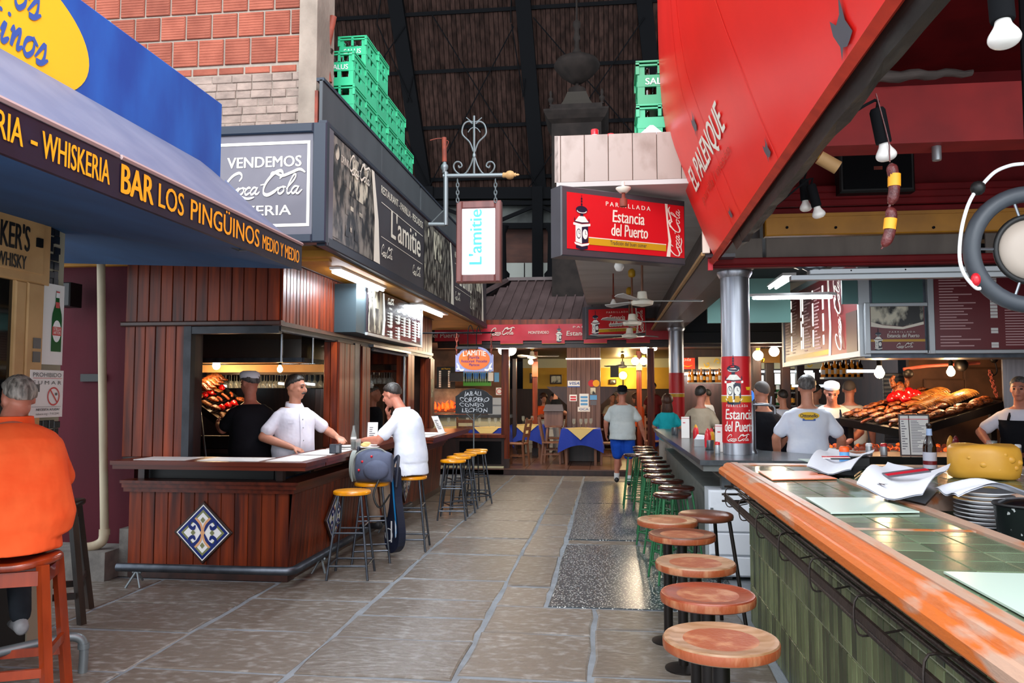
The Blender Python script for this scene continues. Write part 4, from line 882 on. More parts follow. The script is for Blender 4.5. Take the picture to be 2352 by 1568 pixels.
# menu board on the left bar
MX = -2.66; fm = FR((MX, 0, 0), (0, 1, 0), (0, 0, 1))
t = thing('menu_board', 'dark menu board with white price tags and old photo over the left bar', 'menu board', (MX, 9.8, 2.3))
part('case', MB().box((-2.92, 8.2, 2.28), (MX-.02, 11.1, 2.8)), M('menu_case', '#24343a', .5), t)
part('panel', MB().slab(fm, 8.55, 2.3, 11.08, 2.82, -.02, 0), M('menu_dark', '#2b2226', .2, coat=.5), t)
part('photograph', MB().rect(fm, 8.57, 2.31, 9.12, 2.81, .003, 1).rect(fm, 8.6, 2.33, 8.75, 2.7, .004, 0).rect(fm, 8.82, 2.4, 8.96, 2.6, .004, 0), [m_photod, m_photo], t)
part('frame', MB().slab(fm, 8.52, 2.27, 11.12, 2.3, -.02, .01).slab(fm, 11.07, 2.27, 11.12, 2.83, -.02, .012), m_alum, t)
q = MB(); q.poly([(9.1, 2.31), (9.2, 2.31), (9.24, 2.5), (9.18, 2.81), (9.14, 2.81), (9.16, 2.5)], fm, .005)
coke(q, fm, 9.35, 2.7, .25); coke(q, fm, 10.1, 2.72, .2)
for c_, (x, n, s0) in enumerate(((9.5, 8, 5), (9.86, 8, 3), (10.14, 7, 9), (10.4, 7, 9), (10.72, 8, 9), (10.93, 6, 9))):
    z = 2.61
    q.text('MENU', fm, x-.03, z+.035, .035, 0, .005, w=.12)
    for i in range(n):
        if i == s0: q.text('POSTRES', fm, x-.05, z-.005, .03, 0, .005, w=.14); z -= .04
        q.rect(fm, x-.045, z-.028, x+.05, z, .005); q.rect(fm, x-.16, z-.02, x-.08, z-.012, .005); z -= .0365
part('price_tags', q, m_menulit, t)
# ================================================================ hanging lantern sign on wrought iron bracket
HY = 8.6
h = lambda x, y: at(x, y, Y=HY)
t = thing('sign_bracket', 'wrought iron bracket with scrolls carrying the hanging lit sign', 'bracket', h(1022, 515))
part('arm', MB().tube([h(985, 515), h(1024, 515)], .024, 8).tube([h(1024, 517), h(1024, 395)], .027, 10).tube([h(1018, 404), h(1160, 402)], .024, 10).tube([h(990, 512), h(1022, 480)], .006, 5), m_iron_rod, t)
c0 = h(1166, 402); c1 = h(1021, 386); X3 = Matrix(((0, 0, 1), (1, 0, 0), (0, 1, 0)))
part('finial', MB().lathe([(.02, -.06), (.03, -.05), (.028, -.02), (.045, 0), (.05, .03), (.04, .06), (.02, .075), (.022, .09), (.01, .1), (.014, .115), (.004, .13)], c0, 14, M3=X3), m_beige, t)
part('knob', MB().lathe([(.02, -.06), (.03, -.05), (.025, -.03), (.043, 0), (.04, .03), (.022, .05), (.02, .08)], c1, 14), m_iron_rod, t)
part('copper_pipe', MB().tube([h(1021, 372), h(1020, 316)], .027, 10).tube(cr([h(1020, 318), h(1005, 318), h(988, 322)], 4), .006, 5).tube(cr([h(1025, 340), h(1030, 325), h(1020, 322)], 4), .004, 5), m_rust, t)
q = MB()
sc_ = lambda pts, r=.009: q.tube(cr([h(1089+a, b) for a, b in pts], 5), r, 6)
sc_([(0, 402), (0, 360), (0, 330), (0, 300), (0, 266)], .012)
for s_ in (-1, 1):
    sc_([(s_*2, 362), (s_*9, 382), (s_*20, 398), (s_*33, 400), (s_*44, 391), (s_*47, 380), (s_*41, 372), (s_*32, 373), (s_*28, 381), (s_*34, 385), (s_*36, 380)])
    sc_([(s_*2, 348), (s_*10, 327), (s_*26, 310), (s_*27, 296), (s_*22, 284), (s_*12, 279), (s_*4, 284)])
    sc_([(0, 280), (s_*8, 278), (s_*18, 270)], .006); sc_([(0, 292), (s_*8, 296), (s_*14, 304)], .006)
part('scrolls', q, m_iron_rod, t); part('collar', MB().lathe([(.016, -.02), (.02, 0), (.016, .02)], h(1089, 357), 8), m_iron_rod, t)
fh_, fhr = at(1047, 648, Y=HY), at(1150, 648, Y=HY); sw = fhr.x-fh_.x; sh_ = h(1047, 462).z-fh_.z
t = thing('hanging_sign', 'white backlit hanging sign with blue sideways lettering in reddish frame', 'sign', (fh_.x+sw/2, HY, fh_.z))
f_ = FR(fh_, (1, 0, 0), (0, 0, 1)); part('light_panel', MB().slab(f_, .05, .05, sw-.05, sh_-.05, -.12, -.02), m_back, t)
q = MB()
for a, b, c_, d in ((0, 0, .065, sh_), (sw-.065, 0, sw, sh_), (.065, 0, sw-.065, .085), (.065, sh_-.085, sw-.065, sh_)): q.slab(f_, a, b, c_, d, -.14, 0, e=.012)
part('frame', q, m_redwood, t)
ft = FR(f_(0, 0), (0, 0, 1), (-1, 0, 0)); part('lettering', MB().text("L'amitie", ft, .5, -.285, .2, 0, -.012, bold=.03, w=.61, al='CENTER').text('RESTAURANT - PARRILLA', ft, .5, -.335, .022, 0, -.012, w=.5), m_cyan, t)
def chain(a, b, n, r=.006, R0=.022):
    q = MB(); a, b = V(a), V(b)
    for i in range(n):
        c = a.lerp(b, (i+.5)/n); l = (b-a).length/n*.68; s_ = V((R0*.6, 0, 0)) if i % 2 else V((0, R0*.6, 0)); d = (b-a).normalized()*l
        q.tube(cr([c-d, c-d*.5+s_, c+d*.5+s_, c+d, c+d*.5-s_, c-d*.5-s_], 2, True), r, 5, closed=True)
    return q
for x in (1051, 1138): part('chain', chain(h(x, 412), h(x, 464), 6), m_iron_rod, t)
# ================================================================ RIGHT SIDE: columns, grey counter, marble balcony, signs
def wrap(c, r, a0):                                   # flat (x,y) -> round the column, a0 = angle of x=0
    return lambda x, y, z=0: V((c[0]+(r+z)*cos(a0+x/r), c[1]+(r+z)*sin(a0+x/r), y))
def column(c, label, wr):
    t = thing('steel_column', label, 'column', (c[0], c[1], 1.05 if wr else 0)); r = .135
    part('shaft', MB().lathe([(r, 1.051 if wr else 0), (r, 2.8)], (c[0], c[1], 0), 32), m_steelb, t)
    z0 = 1.16 if wr else 0.1
    part('red_sleeve', MB().lathe([(r+.001, z0), (r+.004, z0), (r+.004, 1.98), (r+.001, 1.98)], (c[0], c[1], 0), 40), m_red, t)
    part('gold_band', MB().lathe([(r+.003, 1.545), (r+.006, 1.545), (r+.006, 1.605), (r+.003, 1.605)], (c[0], c[1], 0), 40), m_gold, t)
    part('white_line', MB().lathe([(r+.003, 1.605), (r+.006, 1.605), (r+.006, 1.612), (r+.003, 1.612)], (c[0], c[1], 0), 40), m_white, t)
    part('collar', MB().lathe([(r+.008, 2.74), (r+.03, 2.78), (r+.03, 2.8)], (c[0], c[1], 0), 32), m_steelb, t)
    if wr:
        w = wrap(c, r, -pi/2-.12)
        q = MB(); tower(q, w, -.03, 1.53, .46, .008, 0, 1)
        q.text('PARRILLADA', w, 0.0, 1.5, .035, 0, .008, w=.2, sp=1.6).text('Estancia', w, 0.02, 1.385, .14, 0, .008, shear=.12, bold=.015, w=.27).text('del Puerto', w, 0.02, 1.27, .14, 0, .008, shear=.12, bold=.015, w=.29)
        coke(q, w, -.1, 1.175, .21, .008); part('print', q, [m_clwhite, m_clnavy], t)
        q = MB(); w2 = wrap(c, r, -pi/2+.7); q.poly([(-.02, 1.66), (.02, 1.66), (.03, 1.69), (-.03, 1.69)], w2, .008); part('cup_print', q, m_signyel, t)
    return t
column((1.21, 7.87), 'brushed steel column with red printed sleeve standing on the grey counter', True)
column((1.21, 14.75), 'farther brushed steel column with plain red sleeve behind the teal woman', False)
t = thing('stone_counter', 'long dark grey stone counter behind the green stools', 'counter', (1.1, 10, 0))
b = MB(); pl = [(.78, 7.15), (2.0, 7.15), (2.0, 7.9), (1.52, 8.4), (1.52, 12.95), (.70, 12.95)]
fz = FR((0, 0, 0), (1, 0, 0), (0, 1, 0)); fz.n = V((0, 0, 1))
part('top', MB().prism(pl, fz, 1.005, 1.05), m_graytop, t); part('apron', MB().prism([(x+(.03 if x < 1 else 0), y+(.03 if y < 8 else 0)) for x, y in pl], fz, .95, 1.004), m_grayst, t)
part('base_wall', MB().box((1.12, 7.7, 0), (1.3, 12.9, .96)).box((1.3, 7.7, 0), (2, 7.8, .96)), m_grayst, t)
part('ledge', MB().box((.88, 7.6, 0), (1.12, 12.8, .72)).box((.86, 7.58, .72), (1.12, 12.82, .76)), m_grayst, t)
part('leg', MB().box((.98, 7.3, .0), (1.06, 7.4, .95)).box((.98, 12.5, 0), (1.06, 12.6, .95)), m_graytop, t)
t = thing('fridge', 'white enamel refrigerator under the corner of the grey counter', 'fridge', (1.15, 7.4, 0))
part('body', MB().box((.86, 7.26, .03), (1.7, 7.56, .78)), m_enamel, t)
f_ = FR((.86, 7.26, 0), (1, 0, 0), (0, 0, 1))
part('door', MB().slab(f_, .005, .42, .84, .775, 0, .03, e=.01).slab(f_, .005, .22, .84, .41, 0, .03, e=.01), m_enamel, t); part('drawer_front', MB().slab(f_, .005, .04, .84, .205, 0, .03, e=.01), m_enamel, t)
part('hinge', MB().slab(f_, .01, .57, .035, .63, .03, .045), m_steel, t)
# marble fronted balcony slab with white soffit
t = thing('balcony', 'marble fronted balcony with white soffit over the right counter', 'balcony', (.4, 8, 3.38))
fbk = FR((-.445, 6.6, 3.40), (1, 0, 0), (0, 0, 1)); pan = [.05, .2, .2, .2, .2, .2, .2, .2, .2, .2]; x = 0
for i, w in enumerate(pan): part('marble_slab', MB().slab(fbk, x+.002, 0, x+w-.002, .40, -.03, 0, e=.003), m_marble, t); x += w
part('side', MB().slab(FR((-.445, 15.8, 3.40), (0, -1, 0), (0, 0, 1)), 0, 0, 9.2, .4, -.03, 0), m_marble, t)
part('core', MB().box((-.44, 6.63, 3.40), (1.5, 15.8, 3.79)), m_conc, t)
part('soffit', MB().box((-.43, 6.6, 3.36), (1.5, 15.8, 3.40)), m_soffit, t)
t = thing('bulkhead', 'dark boarded bulkhead running above the steel columns', 'bulkhead', (1.2, 11, 2.8))
part('side_board', MB().add([(.82, 6.95, 2.83), (.82, 15.4, 2.83), (1.0, 15.4, 3.36), (1.0, 6.95, 3.36), (.86, 6.95, 2.83), (.86, 15.4, 2.83), (1.04, 15.4, 3.36), (1.04, 6.95, 3.36)], [(0, 1, 2, 3), (7, 6, 5, 4), (0, 3, 7, 4), (1, 5, 6, 2), (0, 4, 5, 1)]), M('weathered_board', '#5d5450', .5, col2='#3d302c', sc=(6, 1, 2)), t)
part('corner_strip', MB().bar((.81, 6.95, 2.83), (.81, 15.4, 2.83), .03, .03), m_beige, t)
part('underside', MB().box((.83, 6.95, 2.80), (1.08, 15.4, 2.83)), m_signgr, t)
part('beam', MB().box((1.08, 7.35, 2.8), (1.36, 15.4, 3.3)), m_wooddk, t)
part('end_strip', MB().box((.80, 6.9, 2.83), (.86, 6.94, 3.2)), m_cream, t)
struct('trim_kitchen_beam', MB().box((1.4, 15.2, 2.55), (6, 15.5, 2.75)), m_darkceil)
struct('ceiling_kitchen', MB().box((1.36, 7.4, 3.25), (6.5, 15.4, 3.3)), m_darkceil)
struct('wall_kitchen_back', MB().box((1.4, 15.28, 2.76), (7, 15.36, 3.3)), m_darkceil); struct('wall_kitchen_soffit', MB().box((1.4, 11.6, 2.62), (2.55, 11.66, 3.25)), m_teal)
# angled restaurant sign
def restaurant_sign(name, label, p00, p10, h, lit, par=True):
    u = (V(p10)-V(p00)); w = u.length; f = FR(p00, u, (0, 0, 1)); t = thing(name, label, 'sign', V(p00)+u/2)
    part('case', MB().slab(f, -.05, -.06, w+.02, h+.05, -.16, -.005, e=.01), m_signgr, t)
    part('panel', MB().rect(f, 0, 0, w, h, .0), lit, t)
    s = w/1.29
    q = MB().rect(f, .17*w, .1*h, .83*w, .22*h, .004); part('gold_stripe', q, m_gold, t)
    q = MB(); tower(q, f, .115*w, .02*h, h*.95, .006, 0, 1); part('tower_print', q, [m_clwhite, m_clnavy], t)
    q = MB().text('PARRILLADA', f, .5*w, .83*h, .055*s, 0, .005, bold=.01, w=.38*w, sp=1.5).text('Estancia', f, .5*w, .55*h, .155*s, 0, .005, bold=.02, shear=.08, w=.27*w).text('del Puerto', f, .51*w, .3*h, .155*s, 0, .005, bold=.02, shear=.08, w=.31*w).rect(f, .17*w, .22*h, .83*w, .235*h, .005)
    q.poly([(.83*w, 0), (.865*w, 0), (.875*w, .3*h), (.85*w, .6*h), (.845*w, h), (.82*w, h), (.84*w, .55*h), (.85*w, .3*h)], f, .007)
    fr = FR(f(.985*w, 0), f.v, -f.u); coke(q, fr, .02*h, .02, .93*h, .006); part('lettering', q, m_cream, t)
    part('slogan', MB().text('Tradici\u00f3n del buen comer', f, .5*w, .135*h, .05*s, 0, .006, w=.31*w), m_signgr, t); return t
restaurant_sign('restaurant_sign', 'near red restaurant sign with white clock tower under the marble balcony', (-.33, 6.32, 2.79), (.66, 7.04, 2.81), .46, m_signlit)
restaurant_sign('restaurant_sign', 'smaller far red restaurant sign with clock tower behind the ceiling fans', at(1352, 770, Y=13.3), at(1482, 764, Y=13.7), .43, m_red)
bulb(at(1422, 610, Y=7.4), 'pendant_bulb', 'unlit white bulb hanging just below the near red sign', m_bulb, .045, stem=.6, sk=m_rust)
bulb(at(1409, 697, Y=11.2), 'pendant_bulb', 'unlit white bulb hanging farther along the white soffit', m_bulb, .045, stem=.3, sk=m_rust)
t = thing('spot_holder', 'rusty lamp holder on the soffit in front of the near red sign', 'lamp holder', at(1432, 462, Y=6.25)); p = at(1432, 460, Y=6.25)
part('holder', MB().lathe([(.03, 0), (.03, .06), (.015, .07), (.012, .12)], p-V((0, 0, .05)), 10), m_rust, t); part('rose', MB().lathe([(.03, .06), (.06, .09), (.06, .1)], p, 14).tube([p+V((0, 0, .06)), p+V((.0, .1, .17))], .012, 6), m_cream, t)
def fan(p, drop, label, s=1, a0=0, group='ceiling fans'):
    p = V(p); drop = drop if abs(p.x-.5) > .6 or p.y > 15.5 else 3.36-p.z; t = thing('ceiling_fan', label, 'fan', p, group)
    part('rod', MB().cyl(p+V((0, 0, .05)), p+V((0, 0, drop)), .013*s), m_tan, t); part('canopy', MB().lathe([(.03*s, -.12), (.05*s, -.1), (.05*s, -.03), (.02*s, 0)], p+V((0, 0, drop)), 12), m_gold, t)
    part('motor', MB().lathe([(.02, -.07), (.12*s, -.05), (.13*s, -.01), (.06*s, .02), (.05*s, .1), (.02, .11)], p, 18), m_cream, t)
    for i in range(3):
        a = a0+i*2*pi/3; d = V((cos(a), sin(a), 0)); n = V((-sin(a), cos(a), .25)).normalized()
        q = MB(); c = [p+d*.12*s+n*.02, p+d*.12*s-n*.02, p+d*.66*s-n*.055, p+d*.7*s, p+d*.66*s+n*.055]; q.add(c+[x+V((0, 0, -.008)) for x in c], [(0, 1, 2, 3, 4), (9, 8, 7, 6, 5)]+[(i_, i_+5, (i_+1) % 5+5, (i_+1) % 5) for i_ in range(5)]); part('blade', q, m_soffit, t)
    return t
fan(at(1475, 690, Y=9.2), .72, 'nearest cream ceiling fan under the white soffit', 1.0, .1)
fan(at(1452, 738, Y=11.2), .82, 'middle cream ceiling fan under the white soffit', 1.0, 2.0)
fan(at(1446, 768, Y=13.2), .8, 'farthest cream ceiling fan under the white soffit', 1.0, .8)
# things on top of the balcony
t = crate('green bottle crate on the marble balcony, lower one', False, m_crate); t.location = (.45, 7.1, 3.79); t.scale = (1.25, 1.1, 1)
t2 = crate('dark green lettered bottle crate on the marble balcony, upper one', True, m_cratedk); t2.location = (.45, 7.1, 4.142); t2.scale = (1.25, 1.1, 1.1); t2['group'] = t['group'] = 'crates on the marble balcony'
for x, s, lb in ((1366, 1, 'red capped white bottle peeping over the marble, left one'), (1403, .7, 'red capped white bottle peeping over the marble, right one')):
    p = at(x, 318, Y=6.9); p.z = 3.79; k = thing('cleaner_bottle', lb, 'bottle', p); part('body', MB().lathe([(.06, 0), (.065, .02), (.06, .075*s), (.035, .1*s)], p, 14), m_plate, k); part('cap', MB().lathe([(.034, .1*s), (.034, .145*s), (.03, .15*s)], p, 12), m_redcap, k)
p = at(1440, 308, Y=6.9); single('plastic_tub', MB().box((p.x-.1, 6.8, 3.79), (p.x+.12, 7.05, 3.845)), m_plate, 'flat white plastic tub on the marble balcony', 'tub')
p = at(1492, 305, Y=6.75); single('white_bag', MB().loft([[V((p.x-.11, 6.66, 3.79)), V((p.x+.13, 6.66, 3.79)), V((p.x+.13, 6.85, 3.79)), V((p.x-.11, 6.85, 3.79))], [V((p.x-.0, 6.72, 3.90)), V((p.x+.03, 6.72, 3.90)), V((p.x+.03, 6.76, 3.90)), V((p.x, 6.76, 3.90))]], sm=False), m_napkin, 'peaked white plastic bag in front of the balcony crates', 'bag')
# ================================================================ red hull canopy
HP = cr([V((.90, 0, 2.76)), V((.80, 0, 2.99)), V((.69, 0, 3.28)), V((.59, 0, 3.55)), V((.51, 0, 3.83)), V((.455, 0, 4.3)), V((.44, 0, 5.1)), V((.46, 0, 5.6))], 4)
def rise(Y): return .022*(6.6-Y)
def hs(Y, t, off=0):
    k = min(max(t, 0), .9999)*(len(HP)-1); i = int(k); p = HP[i].lerp(HP[i+1], k-i); d = (HP[i+1]-HP[i]).normalized()
    return V((p.x, Y, p.z+max(0, rise(Y))*(1-t)))+V((-d.z, 0, d.x))*off
def huv(px, py):
    a, c = 0, 1
    for _ in range(40):
        m = (a+c)/2; p = hs(0, m); q = at(px, py, X=p.x)
        if q.z > p.z: a = m
        else: c = m
    return at(px, py, X=hs(0, a).x).y, a
t = thing('hull_canopy', 'big glossy red boat hull canopy overhead on the right', 'canopy', (.8, 4, 2.76))
YS = [7.0, 6.85, 6.5, 6.0, 5.4, 4.8, 4.2, 3.6, 3.0, 2.4, 1.8, 1.2, .6]
rings = []
for i, y in enumerate(YS): rings.append([hs(y, k/28, 0 if i else -.03) for k in range(29)])
part('shell', MB().loft(rings, closed=False, caps=False), m_hull, t)
part('inner_shell', MB().loft([[hs(y, k/28, -.05) for k in range(29)] for y in reversed(YS)], closed=False, caps=False), m_redin, t)
part('stem', MB().loft([[hs(7.0, k/28, -.03) for k in range(29)], [hs(7.0, k/28, -.05)+V((0, .01, 0)) for k in range(29)]], closed=False, caps=False), m_hull, t)
part('gunwale', MB().loft([[V((.865, y, 2.78+rise(y))), V((.90, y, 2.755+rise(y))), V((.935, y, 2.79+rise(y))), V((.935, y, 2.83+rise(y)))] for y in (.6, 7.02)], sm=False), m_hullrim, t)
for k_, (px, py) in enumerate([(1560, 200), (1640, 330), (1740, 240)]):
    y0, tt = huv(px, py); q = MB(); q.loft([[hs(y0-.25*(a/14)-.012, a/14*.95, .004) for a in range(15)], [hs(y0-.25*(a/14), a/14*.95, .005) for a in range(15)]], closed=False, caps=False); part('seam', q, m_hull, t)
hf = lambda x, y, z=0: hs(x, y, z)
y0, t0 = huv(1600, 412); y1, t1 = huv(1668, 262)
PLEN = sum((HP[i+1]-HP[i]).length for i in range(len(HP)-1))
L_ = y0-y1; dt = (t1-t0)/L_
hfr = lambda x, y, z=0: hs(y0-x, t0+dt*x+y/PLEN, z)
part('lettering', MB().text('EL PALENQUE', hfr, 0, .0, .36, 0, .008, bold=.03, al='LEFT', w=L_*1.0, shear=.12), m_cream, t, 'cream slanted lettering')
part('lettering', MB().text('parrilla / mesón', hfr, .12, -.17, .12, 0, .008, al='LEFT', w=L_*.85), m_hullrim, t, 'dark red small lettering')
for px, py, s in ((1938, 45, 1.0), (1597, 265, .8), (1765, 312, .62), (1680, 455, .5), (1627, 545, .35)):
    yy, tt = huv(px, py); ps = [(-.09, -.1), (-.05, -.03), (-.06, .05), (-.03, .12), (.0, .07), (.06, .09), (.12, .16), (.08, .04), (.09, -.04), (.04, -.06), (0, -.07), (-.03, -.05)]
    o = part('fish_decal', MB().poly([(a*s, c*s) for a, c in ps], lambda x, y, z=0: hs(yy-x, tt+y/PLEN, z), .009), m_decal, t)
t = thing('tarred_beam', 'rough black timber beam under the rim of the red hull', 'beam', (1.05, 3, 2.75)); q = MB()
rg = []
for y in grid(5.2, 26):
    yy = .6+y; e = rise(yy); rg.append([V((.925+R.uniform(-.004, .004), yy, 2.79+e)), V((.95+R.uniform(-.008, .008), yy, 2.70+e+R.uniform(-.005, .005))), V((1.0+R.uniform(-.008, .008), yy, 2.705+e+R.uniform(-.008, .008))), V((1.02, yy, 2.85+e))])
q.loft(rg, sm=False); part('timber', q, m_beam, t)
part('splinter', MB().loft([[V((.925, 5.8, 2.80)), V((.95, 5.8, 2.71)), V((1.0, 5.8, 2.72)), V((1.02, 5.8, 2.86))], [V((.93, 6.15, 2.80)), V((.95, 6.05, 2.7)), V((.97, 6.05, 2.72)), V((.96, 6.1, 2.83))]], sm=False), m_beam, t)
p = at(1632, 608, Y=7.03); single('bow_post', MB().box((p.x-.02, 7.03, 2.70), (p.x+.02, 7.07, 2.95)), m_redsh, 'short pinkish red post at the tip of the red hull', 'post')
# inner woodwork of the hull roof
struct('ceiling_red', MB().box((.9, .4, 4.5), (7, 7.6, 4.55)), m_redin); struct('wall_red_panel', MB().box((1.2, 7.42, 3.2), (7, 7.46, 4.5)), m_redin)
struct('wall_right', MB().box((6.6, .2, 0), (6.7, 16, 4.6)), m_kwall)
single('roof_beam', MB().box((1.2, 5.5, 3.3), (6.6, 5.75, 3.69)), M('red_beam_paint', '#a3201f', .6, col2='#8b191a', sc=(3, 3, 3)), 'wide red painted beam crossing under the hull roof', 'beam')
fy = FR((1.3, 7.2, 0), (1, 0, 0), (0, 0, 1))
q = MB()
for z in (3.2, 3.27, 3.33, 3.39): q.slab(fy, 0, z, 5.3, z+.06, 0, .02+.012*(z > 3.25), e=.008)
single('ribbed_panel', q, m_redin, 'ribbed dark red boarding behind the black loudspeaker', 'panel')
t = thing('yellow_beam', 'yellow painted beam with dark bolts under the ribbed red boarding', 'beam', (3.9, 7.15, 3.0)); part('beam', MB().slab(fy, .07, 3.01, 5.3, 3.19, -.05, .05, e=.01).slab(fy, .07, 3.17, 5.3, 3.2, -.05, .065), m_mustard, t)
for px in (1808, 1920, 2145): p = at(px, 522, Y=7.14); part('bolt', MB().lathe([(.012, 0), (.012, .012)], (p.x, 7.15, p.z), 8, M3=Matrix(((1, 0, 0), (0, 0, -1), (0, 1, 0)))), m_iron, t)
t = thing('grey_lintel', 'dusty grey panels between the yellow beam and the red rail', 'panel', (3.9, 7.2, 2.8))
for a, c in ((-.3, .05), (.08, 1.85), (1.9, 5.3)): part('panel', MB().slab(fy, a, 2.82, c, 3.0, 0, .02, e=.005), M('dusty_%d' % int(a*10+5), '#6d645c', .8, col2='#5a524c', sc=(4, 4, 1)), t)
single('red_rail', MB().slab(fy, -.42, 2.755, 5.3, 2.815, -.03, .1, e=.012).slab(fy, -.42, 2.735, 5.3, 2.76, -.03, .07, e=.008), m_redin, 'long glossy red rail above the near steel column', 'rail')
t = thing('shutter_rail', 'grey aluminium rail under the red rail', 'rail', (3, 7.3, 2.68)); part('rail', MB().slab(fy, .45, 2.67, 5.3, 2.72, -.1, 0, e=.006).slab(fy, .3, 2.63, 5.3, 2.67, -.12, -.03), m_alum, t)
for i in range(5): p = fy(.8+i*.45, 2.70, .0); part('rivet', MB().ball(p, .007, 6, 4), m_iron, t)
p = at(1858, 612, Y=7.25); q = MB(); rg = []
for i in range(9):
    u = i/8; rg.append([V((p.x-.13+.28*u, 7.22, p.z))+V((0, cos(a)*.05, sin(a)*(.045+.012*sin(i*2.3))*(.35+.65*sin(pi*u)))) for a in [2*pi*j/7 for j in range(7)]])
q.loft(rg, sm=False); single('foil_bundle', q, m_steel, 'crumpled shiny foil bundle tied under the red rail', 'foil')
t = thing('loudspeaker', 'large black loudspeaker box hanging under the red roof beam', 'speaker', (2.3, 7.1, 3.35)); f_ = FR((1.98, 7.05, 3.35), (1, 0, .0), (0, 0, 1))
part('cabinet', MB().slab(f_, 0, 0, .62, .42, -.14, 0, e=.015), m_black, t); part('grille', MB().slab(f_, .03, .03, .59, .39, 0, .012, e=.006), m_iron, t); part('badge', MB().slab(f_, .28, .19, .35, .22, .012, .015), m_rust, t)
q = MB(); rg = []
for i in range(12): u = i/11; rg.append([V((1.75+.62*u, 5.42+.05*cos(a)*(1-.4*u), 3.73+.01*sin(i*1.7)+.045*sin(a)*(1-.55*u))) for a in [2*pi*j/8 for j in range(8)]])
q.loft(rg); single('driftwood', q, M('grey_driftwood', '#5e5550', .9, col2='#39322f', sc=(3, 20, 20), bump=.5), 'grey weathered stick lying on the red roof beam', 'wood')
# spot lamps under the beam
def spot(px, py, Y, r, ax, label):
    p = at(px, py, Y=Y); ax = V(ax).normalized(); t = thing('spot_lamp', label, 'lamp', p, 'spot lamps on the black beam'); u, v = ortho(ax); M3 = Matrix((u, v, ax)).transposed()
    part('reflector_bulb', MB().lathe(sm([(0, -r*.55), (r*.5, -r*.5), (r*.85, -r*.3), (r, 0), (r*.92, r*.35), (r*.55, r*1.0), (r*.45, r*1.6)]), p, 24, M3=M3), m_bulb, t)
    part('cylinder', MB().lathe([(r*.4, r*1.3), (r*.72, r*1.3), (r*.76, r*1.45), (r*.76, r*4.6), (r*.6, r*4.9)], p, 16, M3=M3), m_iron, t)
    e = p+ax*r*4.8; part('arm', MB().tube(cr([e, e+ax*.04, V((1.0, e.y, 2.74+rise(e.y)))], 3), .007, 6), m_iron, t)
spot(2307, 90, 2.2, .04, (-.0, .1, 1), 'nearest spot lamp with black cylinder at the top right')
spot(2036, 358, 3.5, .042, (-.2, -.1, 1), 'spot lamp above the string of dark sausages'); spot(1851, 478, 5.2, .038, (-.05, 0, 1), 'left spot lamp of the far pair under the beam'); spot(1881, 493, 5.1, .04, (-.25, -.05, 1), 'right spot lamp of the far pair under the beam')
p = at(1905, 375, Y=5.0); t = thing('tan_holder', 'tan cylindrical lamp holder lying sideways by the black beam', 'lamp holder', p); part('cylinder', MB().cyl(p+V((-.06, 0, .04)), p+V((.05, 0, -.03)), .042), m_beige, t); part('neck', MB().cyl(p+V((-.12, 0, .08)), p+V((-.06, 0, .04)), .014), m_gold, t)
p = at(2151, 345, Y=5.6); single('spray_can', MB().lathe([(.028, 0), (.03, .01), (.03, .14), (.018, .155)], p-V((0, 0, .07)), 14), m_alum, 'small silver can hanging below the red roof beam', 'can')
# string of cured sausages with yellow bands
t = thing('cured_sausages', 'string of two dark cured sausages with orange labels under the beam', 'sausage', at(2040, 575, Y=3.45))
hh = lambda x, y: at(x, y, Y=3.45)
part('sausage', MB().tube(cr([hh(2046, 375), hh(2050, 392), hh(2054, 420), hh(2052, 450), hh(2044, 470)], 4), [.006, .012, .02]+[.023]*11+[.018, .013, .006], 12), m_salami, t)
part('sausage', MB().tube(cr([hh(2042, 476), hh(2047, 492), hh(2046, 520), hh(2040, 545), hh(2028, 567)], 4), [.006, .012, .02]+[.023]*11+[.02, .014, .006], 12), m_salami, t)
part('string', MB().tube(cr([hh(2044, 372), hh(2043, 350), hh(2040, 320), hh(2012, 215)], 4), .003, 5).tube([hh(2044, 470), hh(2042, 476)], .005, 5).tube([hh(2028, 567), hh(2024, 572)], .004, 5), m_salami, t)
for x, y, y2, dx in ((2054, 400, 428, 0), (2046, 502, 527, -3)): part('paper_band', MB().tube([hh(x, y), hh(x+dx, y2)], .0255, 14), m_label, t)
# big round fan with grey ring at the right edge
c = V((1.735, 3.5, 2.235)); Mx = Matrix(((1, 0, 0), (0, 0, -1), (0, 1, 0)))
t = thing('wall_fan', 'large round grey ring fan with pale hub at the right edge', 'fan', c)
cc = lambda r, n=40: [c+V((r*cos(2*pi*i/n), 0, r*sin(2*pi*i/n))) for i in range(n)]
part('ring', MB().tube(cc(.232), .034, 14, closed=True), M('ring_grey', '#3f444b', .45), t); part('hub', MB().lathe([(.0, .03), (.08, .025), (.125, .0), (.128, -.02)], c, 30, M3=Mx), M('pale_hub', '#b3a598', .5), t); part('hub_ring', MB().tube(cc(.137), .012, 8, closed=True), m_black, t)
q = MB()
for i in range(5): a = i*2*pi/5+.6; q.tube([c+V((.13*cos(a), 0, .13*sin(a))), c+V((.225*cos(a), 0, .225*sin(a)))], .006, 6)
part('spoke', q, m_steel, t)
part('number', MB().text('1', FR(c+V((-.035, -.03, -.242)), (1, 0, 0), (0, 0, 1)), 0, 0, .03, 0, 0), m_white, t)
part('mount', MB().tube([c+V((0.02, .03, .22)), c+V((.02, .03, 2.26))], .014, 6), m_iron, t)
t = thing('white_cable', 'white cable looping round the ring fan with red plug', 'cable', at(2240, 655, Y=3.4)); h3 = lambda x, y: at(x, y, Y=3.42)
